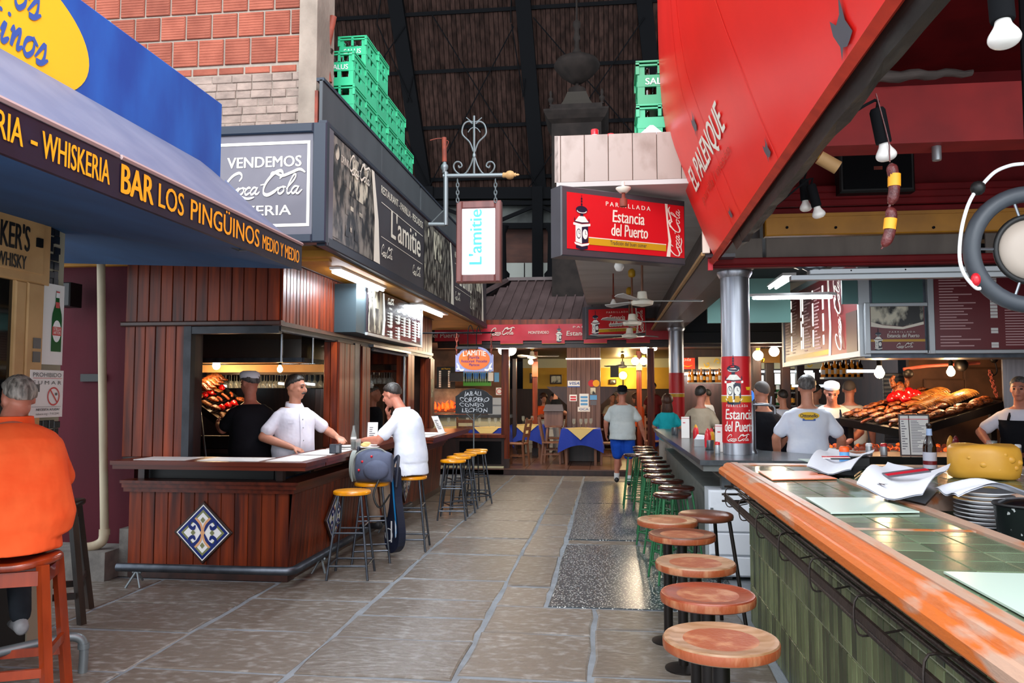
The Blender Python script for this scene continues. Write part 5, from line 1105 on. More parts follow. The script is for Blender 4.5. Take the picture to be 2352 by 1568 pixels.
part('cable', MB().tube(cr([h3(2350, 376), h3(2320, 380), h3(2285, 395), h3(2255, 425), h3(2240, 440), h3(2222, 475), h3(2208, 530), h3(2204, 590), h3(2215, 630), h3(2240, 660), h3(2252, 662)], 5), .0075, 8), m_white, t)
part('clamp', MB().ball(h3(2246, 432), .03, 8, 6), m_black, t); part('red_tape', MB().ball(h3(2241, 642), (.02, .02, .028), 8, 6), m_redcap, t)
# ================================================================ BACK RESTAURANT
Yk = 15.6
t = thing('kiosk_roof', 'brown ribbed metal roof over the restaurant at the end of the aisle', 'roof', (-.5, 16.5, 3.07))
e0, e1, r0, r1 = V((-3.02, Yk, 3.07)), V((4.5, Yk, 3.03)), V((-2.2, 17.2, 4.07)), V((4.0, 17.2, 4.05))
fr_ = FR(e0, e1-e0, (r0+r1)/2-(e0+e1)/2); w_ = (e1-e0).length; hh_ = ((r0+r1)/2-(e0+e1)/2).length; n = 40
for i in range(n):
    x = i*w_/n; xm = x+w_/n/2; hm_ = hh_*min(1, (xm/.82)) if xm < .82 else hh_
    part('roof_sheet', MB().slab(fr_, x, 0, x+w_/n-.03, hm_, -.02, 0).slab(fr_, x+w_/n-.03, 0, x+w_/n, hm_, -.02, .035), m_kroof, t)
part('ridge_cap', MB().bar(r0+V((0, 0, .02)), r1+V((0, 0, .02)), .2, .07).bar(e0+V((0, 0, .25)), r0+V((0, 0, .02)), .14, .06), m_kroof, t)
part('side_slope', MB().add([e0, e0+V((-.02, 4, 0)), r0+V((0, 2, 0)), r0], [(3, 2, 1, 0)]), m_kroof, t)
part('eave_board', MB().box((-3.4, Yk-.03, 2.96), (4.5, Yk+.05, 3.06)), m_wood, t)
struct('ceiling_restaurant', MB().box((-5, Yk+.05, 2.62), (6, 26, 2.66)).box((-5, Yk+.1, 2.66), (6, Yk+.2, 3.05)), m_wooddk)
t = thing('banner', 'long red soft drink banner with scalloped tabs along the restaurant front', 'banner', (-.3, Yk-.06, 2.63)); fb_ = FR((-3.45, Yk-.08, 2.64), (1, 0, 0), (0, 0, 1))
q = MB(); rg = []
for i in range(61): x = i*.122; rg.append([fb_(x, z, .012*sin(i*.9)*(1-abs(z-.16)*4)) for z in (0, .08, .16, .24, .32)])
q.loft(rg, closed=False, caps=False); part('cloth', q, m_redsh, t)
for i in range(9): part('tab', MB().slab(fb_, .5+i*.82, -.06, .95+i*.82, .0, -.004, .004).slab(fb_, .5+i*.82, -.066, .95+i*.82, -.06, -.004, .006, mi=1), [m_redsh, m_gold], t)
q = MB(); coke(q, fb_, 1.13, .1, .48, .03); coke(q, fb_, 4.6, .1, .5, .03)
q.text('MONTEVIDEO', fb_, .78, .13, .075, 0, .03, bold=.01, w=.36).text('MONTEVIDEO', fb_, 2.08, .13, .075, 0, .03, bold=.01, w=.4).text('PARRILLADA', fb_, 3.15, .24, .05, 0, .03, w=.8, sp=1.4).text('Estancia del Puerto', fb_, 3.17, .09, .13, 0, .03, bold=.015, shear=.1, w=1.1).text('PARRILLADA', fb_, .15, .24, .05, 0, .03, w=.75, sp=1.4).text('del Puerto', fb_, .2, .07, .13, 0, .03, bold=.015, shear=.1, w=.6)
tower(q, fb_, 2.48, -.03, .33, .03, 0, 1); part('lettering', q, [m_cream, m_clnavy], t)
single('header_beam', MB().box((-3.4, Yk-.02, 2.5), (6, Yk+.14, 2.62)).box((-3.4, Yk-.05, 2.585), (6, Yk+.16, 2.62)), m_wooddk, 'dark timber header beam below the red banner', 'beam')
fl2 = .122
def post(px, Y, w, z1, label, mt_=None):
    p = at(px, 900, Y=Y); f = FR((p.x-w/2, Y-w/2, 0), (1, 0, 0), (0, 0, 1)); t = thing('timber_post', label, 'post', (p.x, Y, fl2 if Y > 15.75 else 0), 'restaurant posts')
    part('shaft', MB().slab(f, 0, fl2 if Y > 15.75 else 0, w, z1, -w, 0, e=.012), mt_ or m_wood, t); part('foot', MB().slab(f, -.01, fl2, w+.01, fl2+.18, -w-.01, .012), m_wooddk, t); return t
post(1161, 15.95, .155, 2.5, 'front timber post left of the restaurant entrance'); post(1495, 16.0, .14, 2.5, 'front timber post behind the cap wearing man')
post(1229, 19.0, .12, 2.6, 'slim inner post with orange poster left of the card pillar'); post(1468, 19.0, .12, 2.6, 'slim inner post with orange lamps right of the card pillar')
for px, Y in ((1738, 16.5), (1768, 17.5), (1805, 16.8), (1838, 18)): post(px, Y, .17, 2.6, 'dark timber post behind the bald man, %s' % {1738: 'beside the steel column', 1768: 'second from the steel column', 1805: 'behind the lettered shirt', 1838: 'farthest right'}[px], m_wooddk)
post(1182, 18.2, .1, 2.4, 'thin dark post just right of the front entrance post', m_wooddk)
# pillar with card signs
p0_ = at(1302, 900, Y=17.5).x; pw_ = .73
t = thing('boarded_pillar', 'broad boarded pillar with card stickers in the middle of the restaurant', 'pillar', (p0_+.36, 17.7, fl2)); fpl = FR((p0_, 17.5, fl2), (1, 0, 0), (0, 0, 1))
part('core', MB().box((p0_, 17.5, fl2), (p0_+pw_, 18.1, 2.62)), m_wooddk, t); planks(fpl, pw_, 2.5, 7, t, m_woodbr, .015)
part('shelf', MB().slab(fpl, -.06, .68, pw_+.06, .72, -.02, .06), m_woodbr, t); part('lower_panel', MB().slab(fpl, .02, 0, pw_-.02, .66, .015, .03, e=.01), m_wooddk, t)
part('light_bar', MB().slab(fpl, -.02, 2.22, pw_+.02, 2.25, .015, .05), m_menulit, t)
for sx in (-1, 1):
    xx = p0_+(0 if sx < 0 else pw_); part('bracket', MB().add([(xx, 17.5, 1.75), (xx+sx*.45, 17.5, 1.75), (xx, 17.5, 1.35), (xx, 17.56, 1.75), (xx+sx*.45, 17.56, 1.75), (xx, 17.56, 1.35)], [(0, 1, 2), (5, 4, 3), (0, 3, 4, 1), (1, 4, 5, 2)]), m_wooddk, t)
def pl2(px, py): p = at(px, py, Y=17.48); return p.x-p0_, p.z-fl2
def card(a, b, mt_, name, label, draw=None):
    (x0, y0), (x1, y1) = pl2(*a), pl2(*b); tt = thing(name, label, 'sign', fpl(x0, y0, .02)); part('sheet', MB().slab(fpl, x0, y0, x1, y1, .016, .022), mt_, tt)
    if draw: draw(tt, (x0+x1)/2, y0, x1-x0, y1-y0)
def visa(tt, x, y, w, h): part('print', MB().text('VISA', fpl, x, y+h*.38, h*.62, 0, .026, bold=.03, shear=.3, w=w*.8).rect(fpl, x-w/2, y, x+w/2, y+h*.16, .025), m_scriptb, tt)
card((1304, 889), (1332, 874), m_white, 'card_sign', 'white card sticker with blue italic lettering on the pillar', visa)
tt = thing('card_sign', 'red and orange overlapping discs sticker on the pillar', 'sign', fpl(*pl2(1364, 880), .02)); x_, y_ = pl2(1364, 880); part('disc', MB().disc(fpl, x_-.05, y_, .075, .075, .02), m_redsh, tt); part('disc', MB().disc(fpl, x_+.05, y_, .075, .075, .022), m_signor, tt)
m_pblue = M('print_blue', '#5f9fd6', .5)
def lines(n, mt_=m_pblue):
    return lambda tt, x, y, w, h: [part('print', MB().rect(fpl, x-w*.38, y+h*(.12+.8*i/n), x+w*.38, y+h*(.12+.8*i/n+.5/n), .024), mt_, tt) for i in range(n)]
card((1331, 934), (1352, 904), m_white, 'notice', 'large white notice with blue printing on the pillar', lines(3)); card((1308, 921), (1325, 906), m_white, 'notice', 'small white notice left on the pillar', lines(2, m_redsh)); card((1355, 918), (1371, 907), m_pblue, 'notice', 'upper small blue card on the pillar'); card((1356, 930), (1370, 920), m_signgr2, 'notice', 'lower small blue grey card on the pillar')
card((1327, 945), (1355, 934), m_paper, 'notice', 'low wide sign with blue letters at the pillar foot', lambda tt, x, y, w, h: part('print', MB().text('OCA', fpl, x, y+h*.3, h*.6, 0, .026, bold=.02, w=w*.75), m_scriptb, tt)); card((1356, 905), (1368, 890), m_photo, 'notice', 'small framed paper under the disc sticker')
# back walls
struct('wall_ochre', MB().box((-2.6, 24, 1.72), (5, 24.1, 2.35)), m_ochre); struct('wall_frieze', MB().box((-2.6, 23.98, 2.35), (5, 24.1, 2.62)), m_ochlit)
struct('wall_restaurant_low', MB().box((-5, 24.05, .1), (6, 24.15, 1.72)), m_wooddk)
single('wainscot_rail', MB().box((-2.2, 22.6, .95), (3, 22.9, 1.02)).box((-2.2, 22.65, .12), (3, 22.85, .95)), m_wood, 'dark wooden partition with studded rail across the restaurant', 'partition')
for i, (px, py, w, h_) in enumerate(((1277, 871, .36, .28), (1408, 876, .2, .14), (1225, 868, .22, .3))):
    p = at(px, py, Y=23.95); f = FR(p, (1, 0, 0), (0, 0, 1)); t = thing('framed_picture', ('framed landscape picture on ochre wall left of pillar', 'little dark framed picture beside the wall lamp', 'tall dark framed picture by the inner post')[i], 'picture', p)
    part('frame', MB().slab(f, -w/2, -h_/2, w/2, h_/2, 0, .03, e=.01), m_wooddk, t); part('print', MB().rect(f, -w/2+.04, -h_/2+.04, w/2-.04, h_/2-.04, .032), m_photo, t)
p = at(1431, 862, Y=23.8); t = thing('wall_lamp', 'glowing yellow wall lamp on the ochre wall', 'lamp', p); part('globe', MB().ball(p, (.12, .1, .12), 14, 10), M('yellow_glow', '#ffe07a', .3, emit=7), t); part('stem', MB().cyl(p-V((0, 0, .35)), p-V((0, 0, .1)), .02), m_iron, t); lamp('POINT', p-V((0, .35, 0)), 45, (1, .8, .4), .15, name='wall_lamp_light')
fan(at(1430, 850, Y=20.5)+V((0, 0, .12)), .3, 'dark ceiling fan in front of the ochre wall', .9, .3, None); fan(at(1222, 822, Y=18.3)+V((0, 0, .05)), .25, 'cream ceiling fan left of the card pillar', .9, .1, None)
def globe(px, py, Y, r, label, pw=12, col=(1, .8, .55)):
    pw *= 2.6
    p = at(px, py, Y=Y); t = thing('globe_lamp', label, 'lamp', p, 'globe lamps in the restaurant'); part('globe', MB().ball(p, r, 14, 10), m_globe, t); part('fitting', MB().cyl(p+V((0, 0, r*.9)), p+V((0, 0, r*1.4)), r*.4), m_gold, t)
    if pw: lamp('POINT', p-V((0, .22, .05)), pw, col, r, name='globe_light')
globe(1155, 804, 16.6, .1, 'left round globe lamp half behind the front entrance post'); globe(1173, 803, 16.4, .12, 'right round globe lamp beside the front entrance post', 14)
globe(1481, 802, 16.5, .09, 'upper globe lamp left of the post behind the cap man'); globe(1459, 829, 18.6, .09, 'left globe lamp above the orange inner post'); globe(1478, 829, 18.6, .09, 'right globe lamp above the orange inner post', 10)
globe(1504, 800, 17.5, .05, 'little warm globe right of the post behind the cap man', 5); globe(1219, 831, 18.4, .06, 'little warm globe above the slim left inner post', 8)
globe(1741, 816, 15.8, .1, 'white globe lamp just right of the near steel column', 10); globe(1778, 807, 16.2, .1, 'second white globe lamp right of the near steel column', 10)
single('orange_poster', MB().slab(FR(at(1224, 865, Y=18.9), (1, 0, 0), (0, 0, 1)), -.02, 0, .12, .36, 0, .01), m_signor2, 'narrow orange poster on the slim left inner post', 'poster')
single('orange_lamp_fitting', MB().slab(FR(at(1463, 850, Y=18.9), (1, 0, 0), (0, 0, 1)), -.02, 0, .12, .2, 0, .03), m_signor2, 'orange fitting on the slim right inner post', 'light fitting')
# left rear: grill counter with fire, menu, team photo
fg = FR((-4.3, 18.5, 0), (1, 0, 0), (0, 0, 1)); gx = lambda px: at(px, 900, Y=18.5).x+4.3; gz = lambda py: at(1060, py, Y=18.5).z
struct('wall_grill_back', MB().box((-5, 18.9, .1), (-2.4, 19.0, 2.62)), m_kwall)
t = thing('fireplace', 'open fire burning in a dark brick grill behind the chalkboard', 'fireplace', (-3.8, 18.5, 1.15)); part('hearth', MB().box((-4.3, 18.5, 1.1), (-3.2, 18.88, 1.15)).box((-4.3, 18.8, 1.15), (-3.2, 18.88, 1.72)), m_block, t)
q = MB()
for i in range(26): p = V((-4.18+R.random()*.75, 18.58+R.random()*.2, 1.16+R.random()*.08)); h_ = R.uniform(.07, .3)*(1-abs(p.x+3.8)*1.2); lx = R.uniform(-.5, .5); q.tube(cr([p, p+V((lx*h_*.5, 0, h_*.4)), p+V((lx*h_*.2, 0, h_*.7)), p+V((lx*h_, 0, h_))], 2), [.03, .034, .03, .026, .02, .012, .003], 6)
part('flames', q, m_flame, t, kind='stuff'); part('logs', MB().tube([(-4.2, 18.6, 1.18), (-3.4, 18.65, 1.18)], .04, 7).tube([(-4.2, 18.7, 1.2), (-3.5, 18.6, 1.22)], .035, 7), m_ember, t); lamp('POINT', (-3.8, 18.4, 1.4), 9, (1, .45, .15), .2, name='fire_light')
t = thing('grill_counter', 'dark counter in front of the open fire', 'counter', (-3.3, 18.3, .12)); part('top', MB().box((-4.6, 17.9, 1.05), (-2.2, 18.45, 1.12)), m_graytop, t); part('front', MB().box((-4.6, 18.0, .12), (-2.3, 18.4, 1.05)), m_ochlit, t)
def board(px0, py0, px1, py1, mt_, name, label, cat, Y=18.45, draw=None):
    a, b = at(px0, py1, Y=Y), at(px1, py0, Y=Y); f = FR(a, (1, 0, 0), (0, 0, 1)); w, h_ = b.x-a.x, b.z-a.z; t = thing(name, label, cat, a); part('panel', MB().slab(f, 0, 0, w, h_, -.03, 0, e=.006), mt_, t)
    if draw: draw(t, f, w, h_)
    return t
def rows(t, f, w, h_):
    q = MB()
    for c in (.12, .62):
        for i in range(9): q.rect(f, w*c, h_*(.08+.085*i), w*(c+.12), h_*(.08+.085*i+.06), .004)
    part('price_tags', q, m_paper, t); part('heading', MB().text('del Puerto', f, w*.5, h_*.88, h_*.1, 0, .004, w=w*.5), m_signyel, t)
board(1003, 842, 1045, 893, m_chalk, 'wall_menu', 'dark green wall menu above the open fire', 'menu board', 18.6, rows)
def team(t, f, w, h_):
    q = MB(); q.rect(f, 0, 0, w, h_*.25, .003, 0); q.rect(f, 0, h_*.5, w, h_, .003, 1)
    for i in range(11):
        x = w*(.08+i*.084); q.rect(f, x-.016, h_*.18, x-.003, h_*.4, .005, 3).rect(f, x+.003, h_*.18, x+.016, h_*.4, .005, 3).rect(f, x-.02, h_*.38, x+.02, h_*.68, .006, 2 if i % 3 else 3).disc(f, x, h_*.75, .014, .02, .006, 4, 8)
    part('print', q, [M('pitch_green', '#4f9a3a', .5), m_pblue, M('team_blue', '#2a63b8', .5), m_black, m_skin], t)
board(1064, 843, 1128, 886, M('team_pale', '#a8c6b8', .4), 'team_photo', 'football team photograph under the oval sign', 'picture', 18.3, team); board(1032, 856, 1064, 876, m_signgr, 'grey_plaque', 'grey plaque left of the team photograph', 'plaque', 18.2)
board(1121, 855, 1133, 875, m_paper, 'notice', 'pale small notice right of the team photograph, left one', 'sign', 18.2); board(1135, 855, 1146, 877, m_pblue, 'notice', 'blue small notice right of the team photograph', 'sign', 18.2); board(1139, 890, 1154, 907, m_paper, 'notice', 'no smoking card on the grey wall by the entrance post', 'sign', 18.2, lambda t, f, w, h_: part('ring', MB().ring(f, w/2, h_/2, .05, .065, .004), m_redcap, t))
single('coffee_machine', MB().box((-2.75, 18.0, 1.12), (-2.35, 18.35, 1.42)).box((-2.72, 17.95, 1.34), (-2.38, 18.35, 1.5)), m_alum, 'small silver coffee machine on the counter by the entrance post', 'coffee machine')
# oval sign and chalkboard
t = thing('oval_sign', 'lilac board with orange oval hanging over the left stools', 'sign', (-1.95, 11.5, 1.93)); a = at(1046, 853, Y=11.5); b = at(1133, 853, Y=11.5); f = FR(a, (1, 0, 0), (0, 0, 1)); w = b.x-a.x; hq = at(1046, 797, Y=11.5).z-a.z
ol = [(0, 0), (w, 0), (w, hq*.68)]+[(w*.5+w*.4*cos(i*pi/16), hq*.7+hq*.32*sin(i*pi/16)) for i in range(1, 16)]+[(0, hq*.68)]
part('board', MB().prism(ol, f, -.025, 0), m_signbl, t); part('oval', MB().disc(f, w*.5, hq*.5, w*.41, hq*.44, .004), m_signor2, t)
arc = lambda x, y: (w*.5+x, y-.55*x*x)
part('lettering', MB().text("L'AMITIE", f, 0, hq*.66, .11, 0, .007, bold=.02, w=w*.6, warp=arc), m_cream, t)
part('lettering', MB().text('Parrilla', f, w*.5, hq*.52, .06, 0, .007, bold=.015, w=w*.26).text('Restaurant  Pescados', f, w*.5, hq*.37, .06, 0, .007, bold=.015, w=w*.68).text('Mariscos', f, w*.5, hq*.22, .06, 0, .007, bold=.015, w=w*.27), m_scnavy, t)
q = MB()
for s_ in (-1, 1): q.stroke([(w*.5+s_*w*.46, hq*.35), (w*.5+s_*w*.42, hq*.2), (w*.5+s_*w*.36, hq*.06), (w*.5+s_*w*.27, hq*.08)], f, .03, .006).stroke([(w*.5+s_*w*.47, hq*.1), (w*.5+s_*w*.4, hq*.14), (w*.5+s_*w*.42, hq*.28)], f, .03, .006)
part('flourishes', q, m_cream, t); part('back_clip', MB().box((a.x+.02, 11.46, a.z+hq*.92), (a.x+w*.6, 11.52, a.z+hq*1.02)), m_black, t)
for x in (.02, w-.03): part('chain', chain(f(x, hq*.7), V((f(x, 0).x, 11.5, 2.50)), 5, .006, .02), m_rust, t)
t = thing('hanger_rail', 'thin dark rail with hooks carrying the oval sign', 'rail', (-2.1, 11.5, 2.5)); part('rail', MB().tube([(-2.9, 11.5, 2.505), (-1.66, 11.5, 2.505)], .014, 6), m_iron, t); part('hook', MB().tube(cr([(-2.05, 11.5, 2.1), (-2.06, 11.5, 2.5), (-2.02, 11.5, 2.62), (-1.97, 11.5, 2.5)], 3), .007, 5).tube(cr([(-1.93, 11.5, 2.2), (-1.93, 11.5, 2.5), (-1.9, 11.5, 2.6), (-1.87, 11.5, 2.5)], 3), .007, 5), m_iron, t)
t = thing('chalkboard', 'arched black chalkboard listing meats on thin stand', 'chalkboard', (-2.22, 13, 0)); a = at(1046, 950, Y=13); b = at(1131, 950, Y=13); f = FR(a, (1, 0, 0), (0, 0, 1)); w = b.x-a.x; hq = at(1046, 893, Y=13).z-a.z
part('board', MB().prism([(0, 0), (w, 0), (w, hq*.7)]+[(w*.5+w*.42*cos(i*pi/14), hq*.72+hq*.29*sin(i*pi/14)) for i in range(1, 14)]+[(0, hq*.7)], f, -.02, 0), m_chalk, t)
jt = lambda a, b: (a+.008*sin(31*a+60*b), b+.008*sin(23*a)+.006*sin(71*a+2))
for wd_, xx_, yy_, hh2, ww_ in (('JABALI', .48, .73, .1, .46), ('CORDERO', .52, .49, .1, .78), ('CONEJO', .45, .3, .08, .66), ('LECHON', .53, .07, .1, .68)): part('chalk_word', MB().text(wd_, f, w*xx_, hq*yy_, hh2, 0, .004, w=w*ww_, warp=jt, bold=.012), m_chalkw, t)
c = f(w/2, 0); part('stand', MB().tube([(c.x, 13, 0.01), (c.x, 13, c.z)], .012, 8).tube([(c.x, 13, c.z-.12), (c.x-.12, 13, c.z)], .006, 5).tube([(c.x, 13, c.z-.12), (c.x+.12, 13, c.z)], .006, 5).lathe([(.16, 0), (.16, .015), (.02, .03)], (c.x, 13, 0), 16), m_iron_rod, t)
# low dark cabinet in front of the restaurant
t = thing('low_cabinet', 'low dark cabinet wall between bar and entrance post', 'cabinet', (-2.7, 16.1, 0)); part('body', MB().box((-3.6, 15.85, .1), (-2.1, 16.3, .72)), m_wooddk, t); part('top', MB().box((-3.6, 15.8, .72), (-2.06, 16.35, .78)), m_wood, t); part('opening', MB().slab(FR((-3.0, 15.84, .2), (1, 0, 0), (0, 0, 1)), 0, 0, .85, .45, 0, .006), m_blackgl, t); part('plinth', MB().box((-3.6, 15.78, 0), (-2.1, 15.86, .16)), m_ochlit, t)
# tables, chairs, glasses
def table(x, y, label, w=.72, rz=0):
    t = thing('dining_table', label, 'table', (0, 0, 0), 'blue clothed tables'); part('tabletop', MB().box((-w/2, -w/2, .70), (w/2, w/2, .74)), m_tan, t)
    for a in (-1, 1):
        for b in (-1, 1): part('leg', MB().bar((a*(w/2-.06), b*(w/2-.06), 0), (a*(w/2-.06), b*(w/2-.06), .7), .05), m_tan, t)
    t.location = (x, y, fl2); t.rotation_euler.z = rz; return t
def tablecloth(x, y, label, w=.8, rz=0):
    t = thing('tablecloth', label, 'tablecloth', (0, 0, 0), 'blue tablecloths'); q = MB(); N_ = 48; rg = []
    for k, (s, z) in enumerate(((.94, .748), (1.0, .744), (1.04, .68), (1.1, .55), (1.14, .42))):
        r = []
        for j in range(N_):
            a = 2*pi*j/N_; m = 1/max(abs(cos(a)), abs(sin(a))); cn = (m-1)/.414; ww = 1+(.03*sin(a*9)+.05*cn)*(k-1)*.35 if k > 1 else 1
            r.append(V((cos(a)*m*w/2*s*ww, sin(a)*m*w/2*s*ww, z-(.16*cn*(k-1)/3 if k > 1 else 0))))
        rg.append(r)
    q.loft(list(reversed(rg)), caps=False); q.add(rg[0], [tuple(range(N_))], 0); part('cloth', q, m_cloth, t)
    q = MB(); h_ = w*.46; p_ = [V((-h_, 0, .752)), V((0, -h_, .752)), V((h_, 0, .752)), V((0, h_, .752))]
    q.add(p_, [(0, 1, 2, 3)]); q.add([V((-.26, -w/2*1.06, .748)), V((.26, -w/2*1.06, .748)), V((0, -w/2*1.2, .53))], [(0, 2, 1)]); q.add([V((-.26, -w/2*1.06, .751)), V((.26, -w/2*1.06, .751)), V((h_, 0, .752)), V((-h_, 0, .752))], [(0, 1, 2, 3)]); part('overlay', q, m_ybeige, t)
    t.location = (x, y, fl2); t.rotation_euler.z = rz; return t
def chair(x, y, rz, label):
    t = thing('dining_chair', label, 'chair', (0, 0, 0), 'wooden chairs at the blue tables'); part('seat', MB().slab(FR((0, 0, 0), (1, 0, 0), (0, 1, 0)), -.2, -.2, .2, .2, .43, .46, e=.01), m_tan, t)
    for a in (-1, 1):
        part('leg', MB().bar((a*.18, -.18, 0), (a*.17, -.17, .43), .04), m_tan, t); part('leg', MB().bar((a*.18, .22, 0), (a*.17, .18, .46), .04).bar((a*.17, .18, .44), (a*.17, .28, .98), .04, .035), m_tan, t)
    q = MB()
    for z in (.62, .76, .9): q.bar((-.17, .2+(z-.46)*.19, z), (.17, .2+(z-.46)*.19, z), .02, .07)
    part('backrest', q, m_tan, t); part('stretcher', MB().bar((-.17, 0, .2), (.17, 0, .2), .025).bar((-.17, -.17, .2), (-.17, .2, .2), .025).bar((.17, -.17, .2), (.17, .2, .2), .025), m_tan, t)
    t.location = (x, y, fl2); t.rotation_euler.z = rz; return t
TB = [(-.6, 16.95, 'nearest square table under blue cloth in front of the pillar'), (-1.9, 18.6, 'square table under blue cloth right of the front entrance post'), (-3.3, 17.3, 'left blue clothed table behind the low cabinet'), (-2.6, 17.2, 'blue clothed table just left of the front entrance post'), (1.35, 18.2, 'blue clothed table behind the teal woman')]
for x, y, l in TB: table(x, y, l); tablecloth(x, y, 'royal blue cloth with cream overlay on the '+l.replace(' under blue cloth', '').replace('blue clothed ', ''))
for x, y, rz, l in ((.0, 16.9, -pi/2, 'wooden chair at right side of the nearest blue table'), (-1.22, 17.0, pi/2, 'wooden chair at left side of the nearest blue table'), (-1.92, 16.5, -pi/2-.2, 'wooden chair just right of the front entrance post'), (-1.25, 18.5, -pi/2, 'wooden chair at right side of the second blue table'), (-3.0, 16.75, pi, 'wooden chair back seen above the low cabinet'), (.95, 17.7, 0, 'wooden chair behind the cap wearing man')): chair(x, y, rz, l)
t = thing('tall_stool_box', 'tall wooden stool beside the pillar', 'stool', (-1.2, 17.3, fl2)); f = FR((-1.2, 17.3, fl2), (1, 0, 0), (0, 0, 1))
for a in (-1, 1):
    for b in (-1, 1): part('leg', MB().bar((-1.2+a*.2, 17.3+b*.2, fl2), (-1.2+a*.13, 17.3+b*.13, fl2+.75), .045), m_tan, t)
part('seat', MB().box((-1.38, 17.12, fl2+.75), (-1.02, 17.48, fl2+.79)), m_tan, t); part('rung', MB().bar((-1.38, 17.12, .4), (-1.02, 17.12, .4), .03).bar((-1.38, 17.12, .4), (-1.38, 17.48, .4), .03), m_tan, t)
t = thing('menu_chest', 'grey wooden chest with sloping lid on the tall stool', 'box', (-1.2, 17.3, fl2+.79)); part('chest', MB().box((-1.4, 17.15, fl2+.79), (-1.0, 17.45, fl2+1.1)), m_woodbr, t); part('lid', MB().add([(-1.42, 17.1, fl2+1.1), (-.98, 17.1, fl2+1.1), (-.98, 17.48, fl2+1.1), (-1.42, 17.48, fl2+1.1), (-1.38, 17.3, fl2+1.24), (-1.02, 17.3, fl2+1.24), (-1.02, 17.46, fl2+1.24), (-1.38, 17.46, fl2+1.24)], [(3, 2, 1, 0), (4, 5, 6, 7), (0, 1, 5, 4), (1, 2, 6, 5), (2, 3, 7, 6), (3, 0, 4, 7)]), m_signgr2, t)
t = thing('tiled_half_wall', 'white tiled half wall left of the tall stool', 'wall', (-1.75, 19.9, fl2)); f = FR((-2.1, 19.8, fl2), (1, 0, 0), (0, 0, 1)); part('core', MB().box((-2.1, 19.81, fl2), (-1.1, 20.0, .95)), m_grgrout, t)
tl = MB().slab(FR((0, 0, 0), (1, 0, 0), (0, 0, 1)), .004, .004, .196, .196, 0, .02, e=.005).mesh('wall_tile', m_tilew)
for i in range(5):
    for j in range(4): piece('wall_tile', tl, f(i*.2, j*.2), t)
gm = MB().lathe([(.032, 0), (.004, .006), (.004, .08), (.03, .1), (.038, .15), (.034, .2)], n=8).mesh('wine_glass', m_glassy)
for i, (x, y, z) in enumerate([(-.75, 16.85, fl2+.75), (-.6, 16.8, fl2+.75), (-.5, 16.95, fl2+.75), (-.4, 17.1, fl2+.75), (-2.0, 18.5, fl2+.75), (-1.8, 18.6, fl2+.75), (-3.5, 17.2, fl2+.75), (-3.3, 17.1, fl2+.75), (-3.1, 17.3, fl2+.75), (-2.8, 17.1, fl2+.75), (-2.6, 17.2, fl2+.75), (-2.45, 17.1, fl2+.75), (-2.35, 17.3, fl2+.75)]):
    o = bpy.data.objects.new('wine_glass', gm); COL.objects.link(o); o.location = (x, y, z); tag(o, 'stemmed wine glass on a restaurant table, %s counted from the pillar table leftwards' % ORDS[i], 'glass', 'wine glasses on the restaurant tables')
# right rear bar: bottle shelf under tube light, frieze
struct('wall_bar_right', MB().box((1.5, 19.0, .1), (6.5, 19.1, 2.62)), m_wooddk)
single('scroll_frieze', MB().slab(FR((1.55, 18.9, 2.16), (1, 0, 0), (0, 0, 1)), .5, 0, 3.4, .28, 0, .03), m_ochlit, 'tan frieze with yellow scrolls above the rear bottle shelf', 'frieze')
q = MB(); f = FR((1.55, 18.86, 2.16), (1, 0, 0), (0, 0, 1))
for i in range(12):
    x = .62+i*.23; s_ = 1 if i % 2 else -1
    q.stroke([(x, .14), (x+.05, .14+.09*s_), (x+.12, .14+.06*s_), (x+.11, .14), (x+.07, .14+.02*s_)], f, .03, .004, n=4)
single('scroll_painting', q, m_signyel, 'yellow painted scrolls on the tan frieze', 'decoration')
t = thing('drink_sign', 'small red orange soft drink sign beside the far steel column', 'sign', (1.75, 18.85, 2.16)); part('panel', MB().slab(f, -.08, 0, .42, .26, 0, .02), M('bright_red', '#d93a1c', .4, emit=.25), t); part('lettering', MB().text('Cola', f, .17, .19, .1, 0, .024, bold=.02, shear=.3, w=.3), m_cream, t); q = MB(); q.stroke([(.05, .08), (.12, .12), (.17, .08), (.13, .05), (.1, .1), (.25, .06), (.36, .09)], f, .02, .024); part('scroll', q, m_signyel, t)
batten(at(1566, 856, Y=18.7), at(1654, 853, Y=18.7), 'fluorescent_light', 'cool tube light over the rear bottle shelf', 1, m_tube2, .04, 20)
def shelf(px0, px1, py, Y, nb, label, mts):
    a, b = at(px0, py, Y=Y), at(px1, py, Y=Y); single('bottle_shelf', MB().box((a.x, Y-.12, a.z-.03), (b.x, Y+.14, a.z)), m_alum, label, 'shelf')
    for i in range(nb): bottle('liquor_bottle', '%s bottle from the left on the ' % ORDS[i]+label, (a.x+(b.x-a.x)*(i+.5)/nb, Y, a.z), 'bottles on the '+label, mts[i % len(mts)], .26+.03*((i*5) % 3), .042, m_label if i % 2 else m_paper)
shelf(1580, 1656, 878, 18.6, 11, 'rear glass shelf under the cool tube light', [m_amber, m_amber, m_bottle])
shelf(1888, 1980, 866, 14.2, 14, 'lit shelf left of the roller shutter', [m_amber, m_bottle]); shelf(1735, 1850, 900, 18.6, 10, 'rear shelf behind the bald man', [m_greenbot, m_bottle]); shelf(1735, 1850, 930, 18.6, 10, 'lower rear shelf behind the bald man', [m_greenbot, m_bottle])
_k = 0
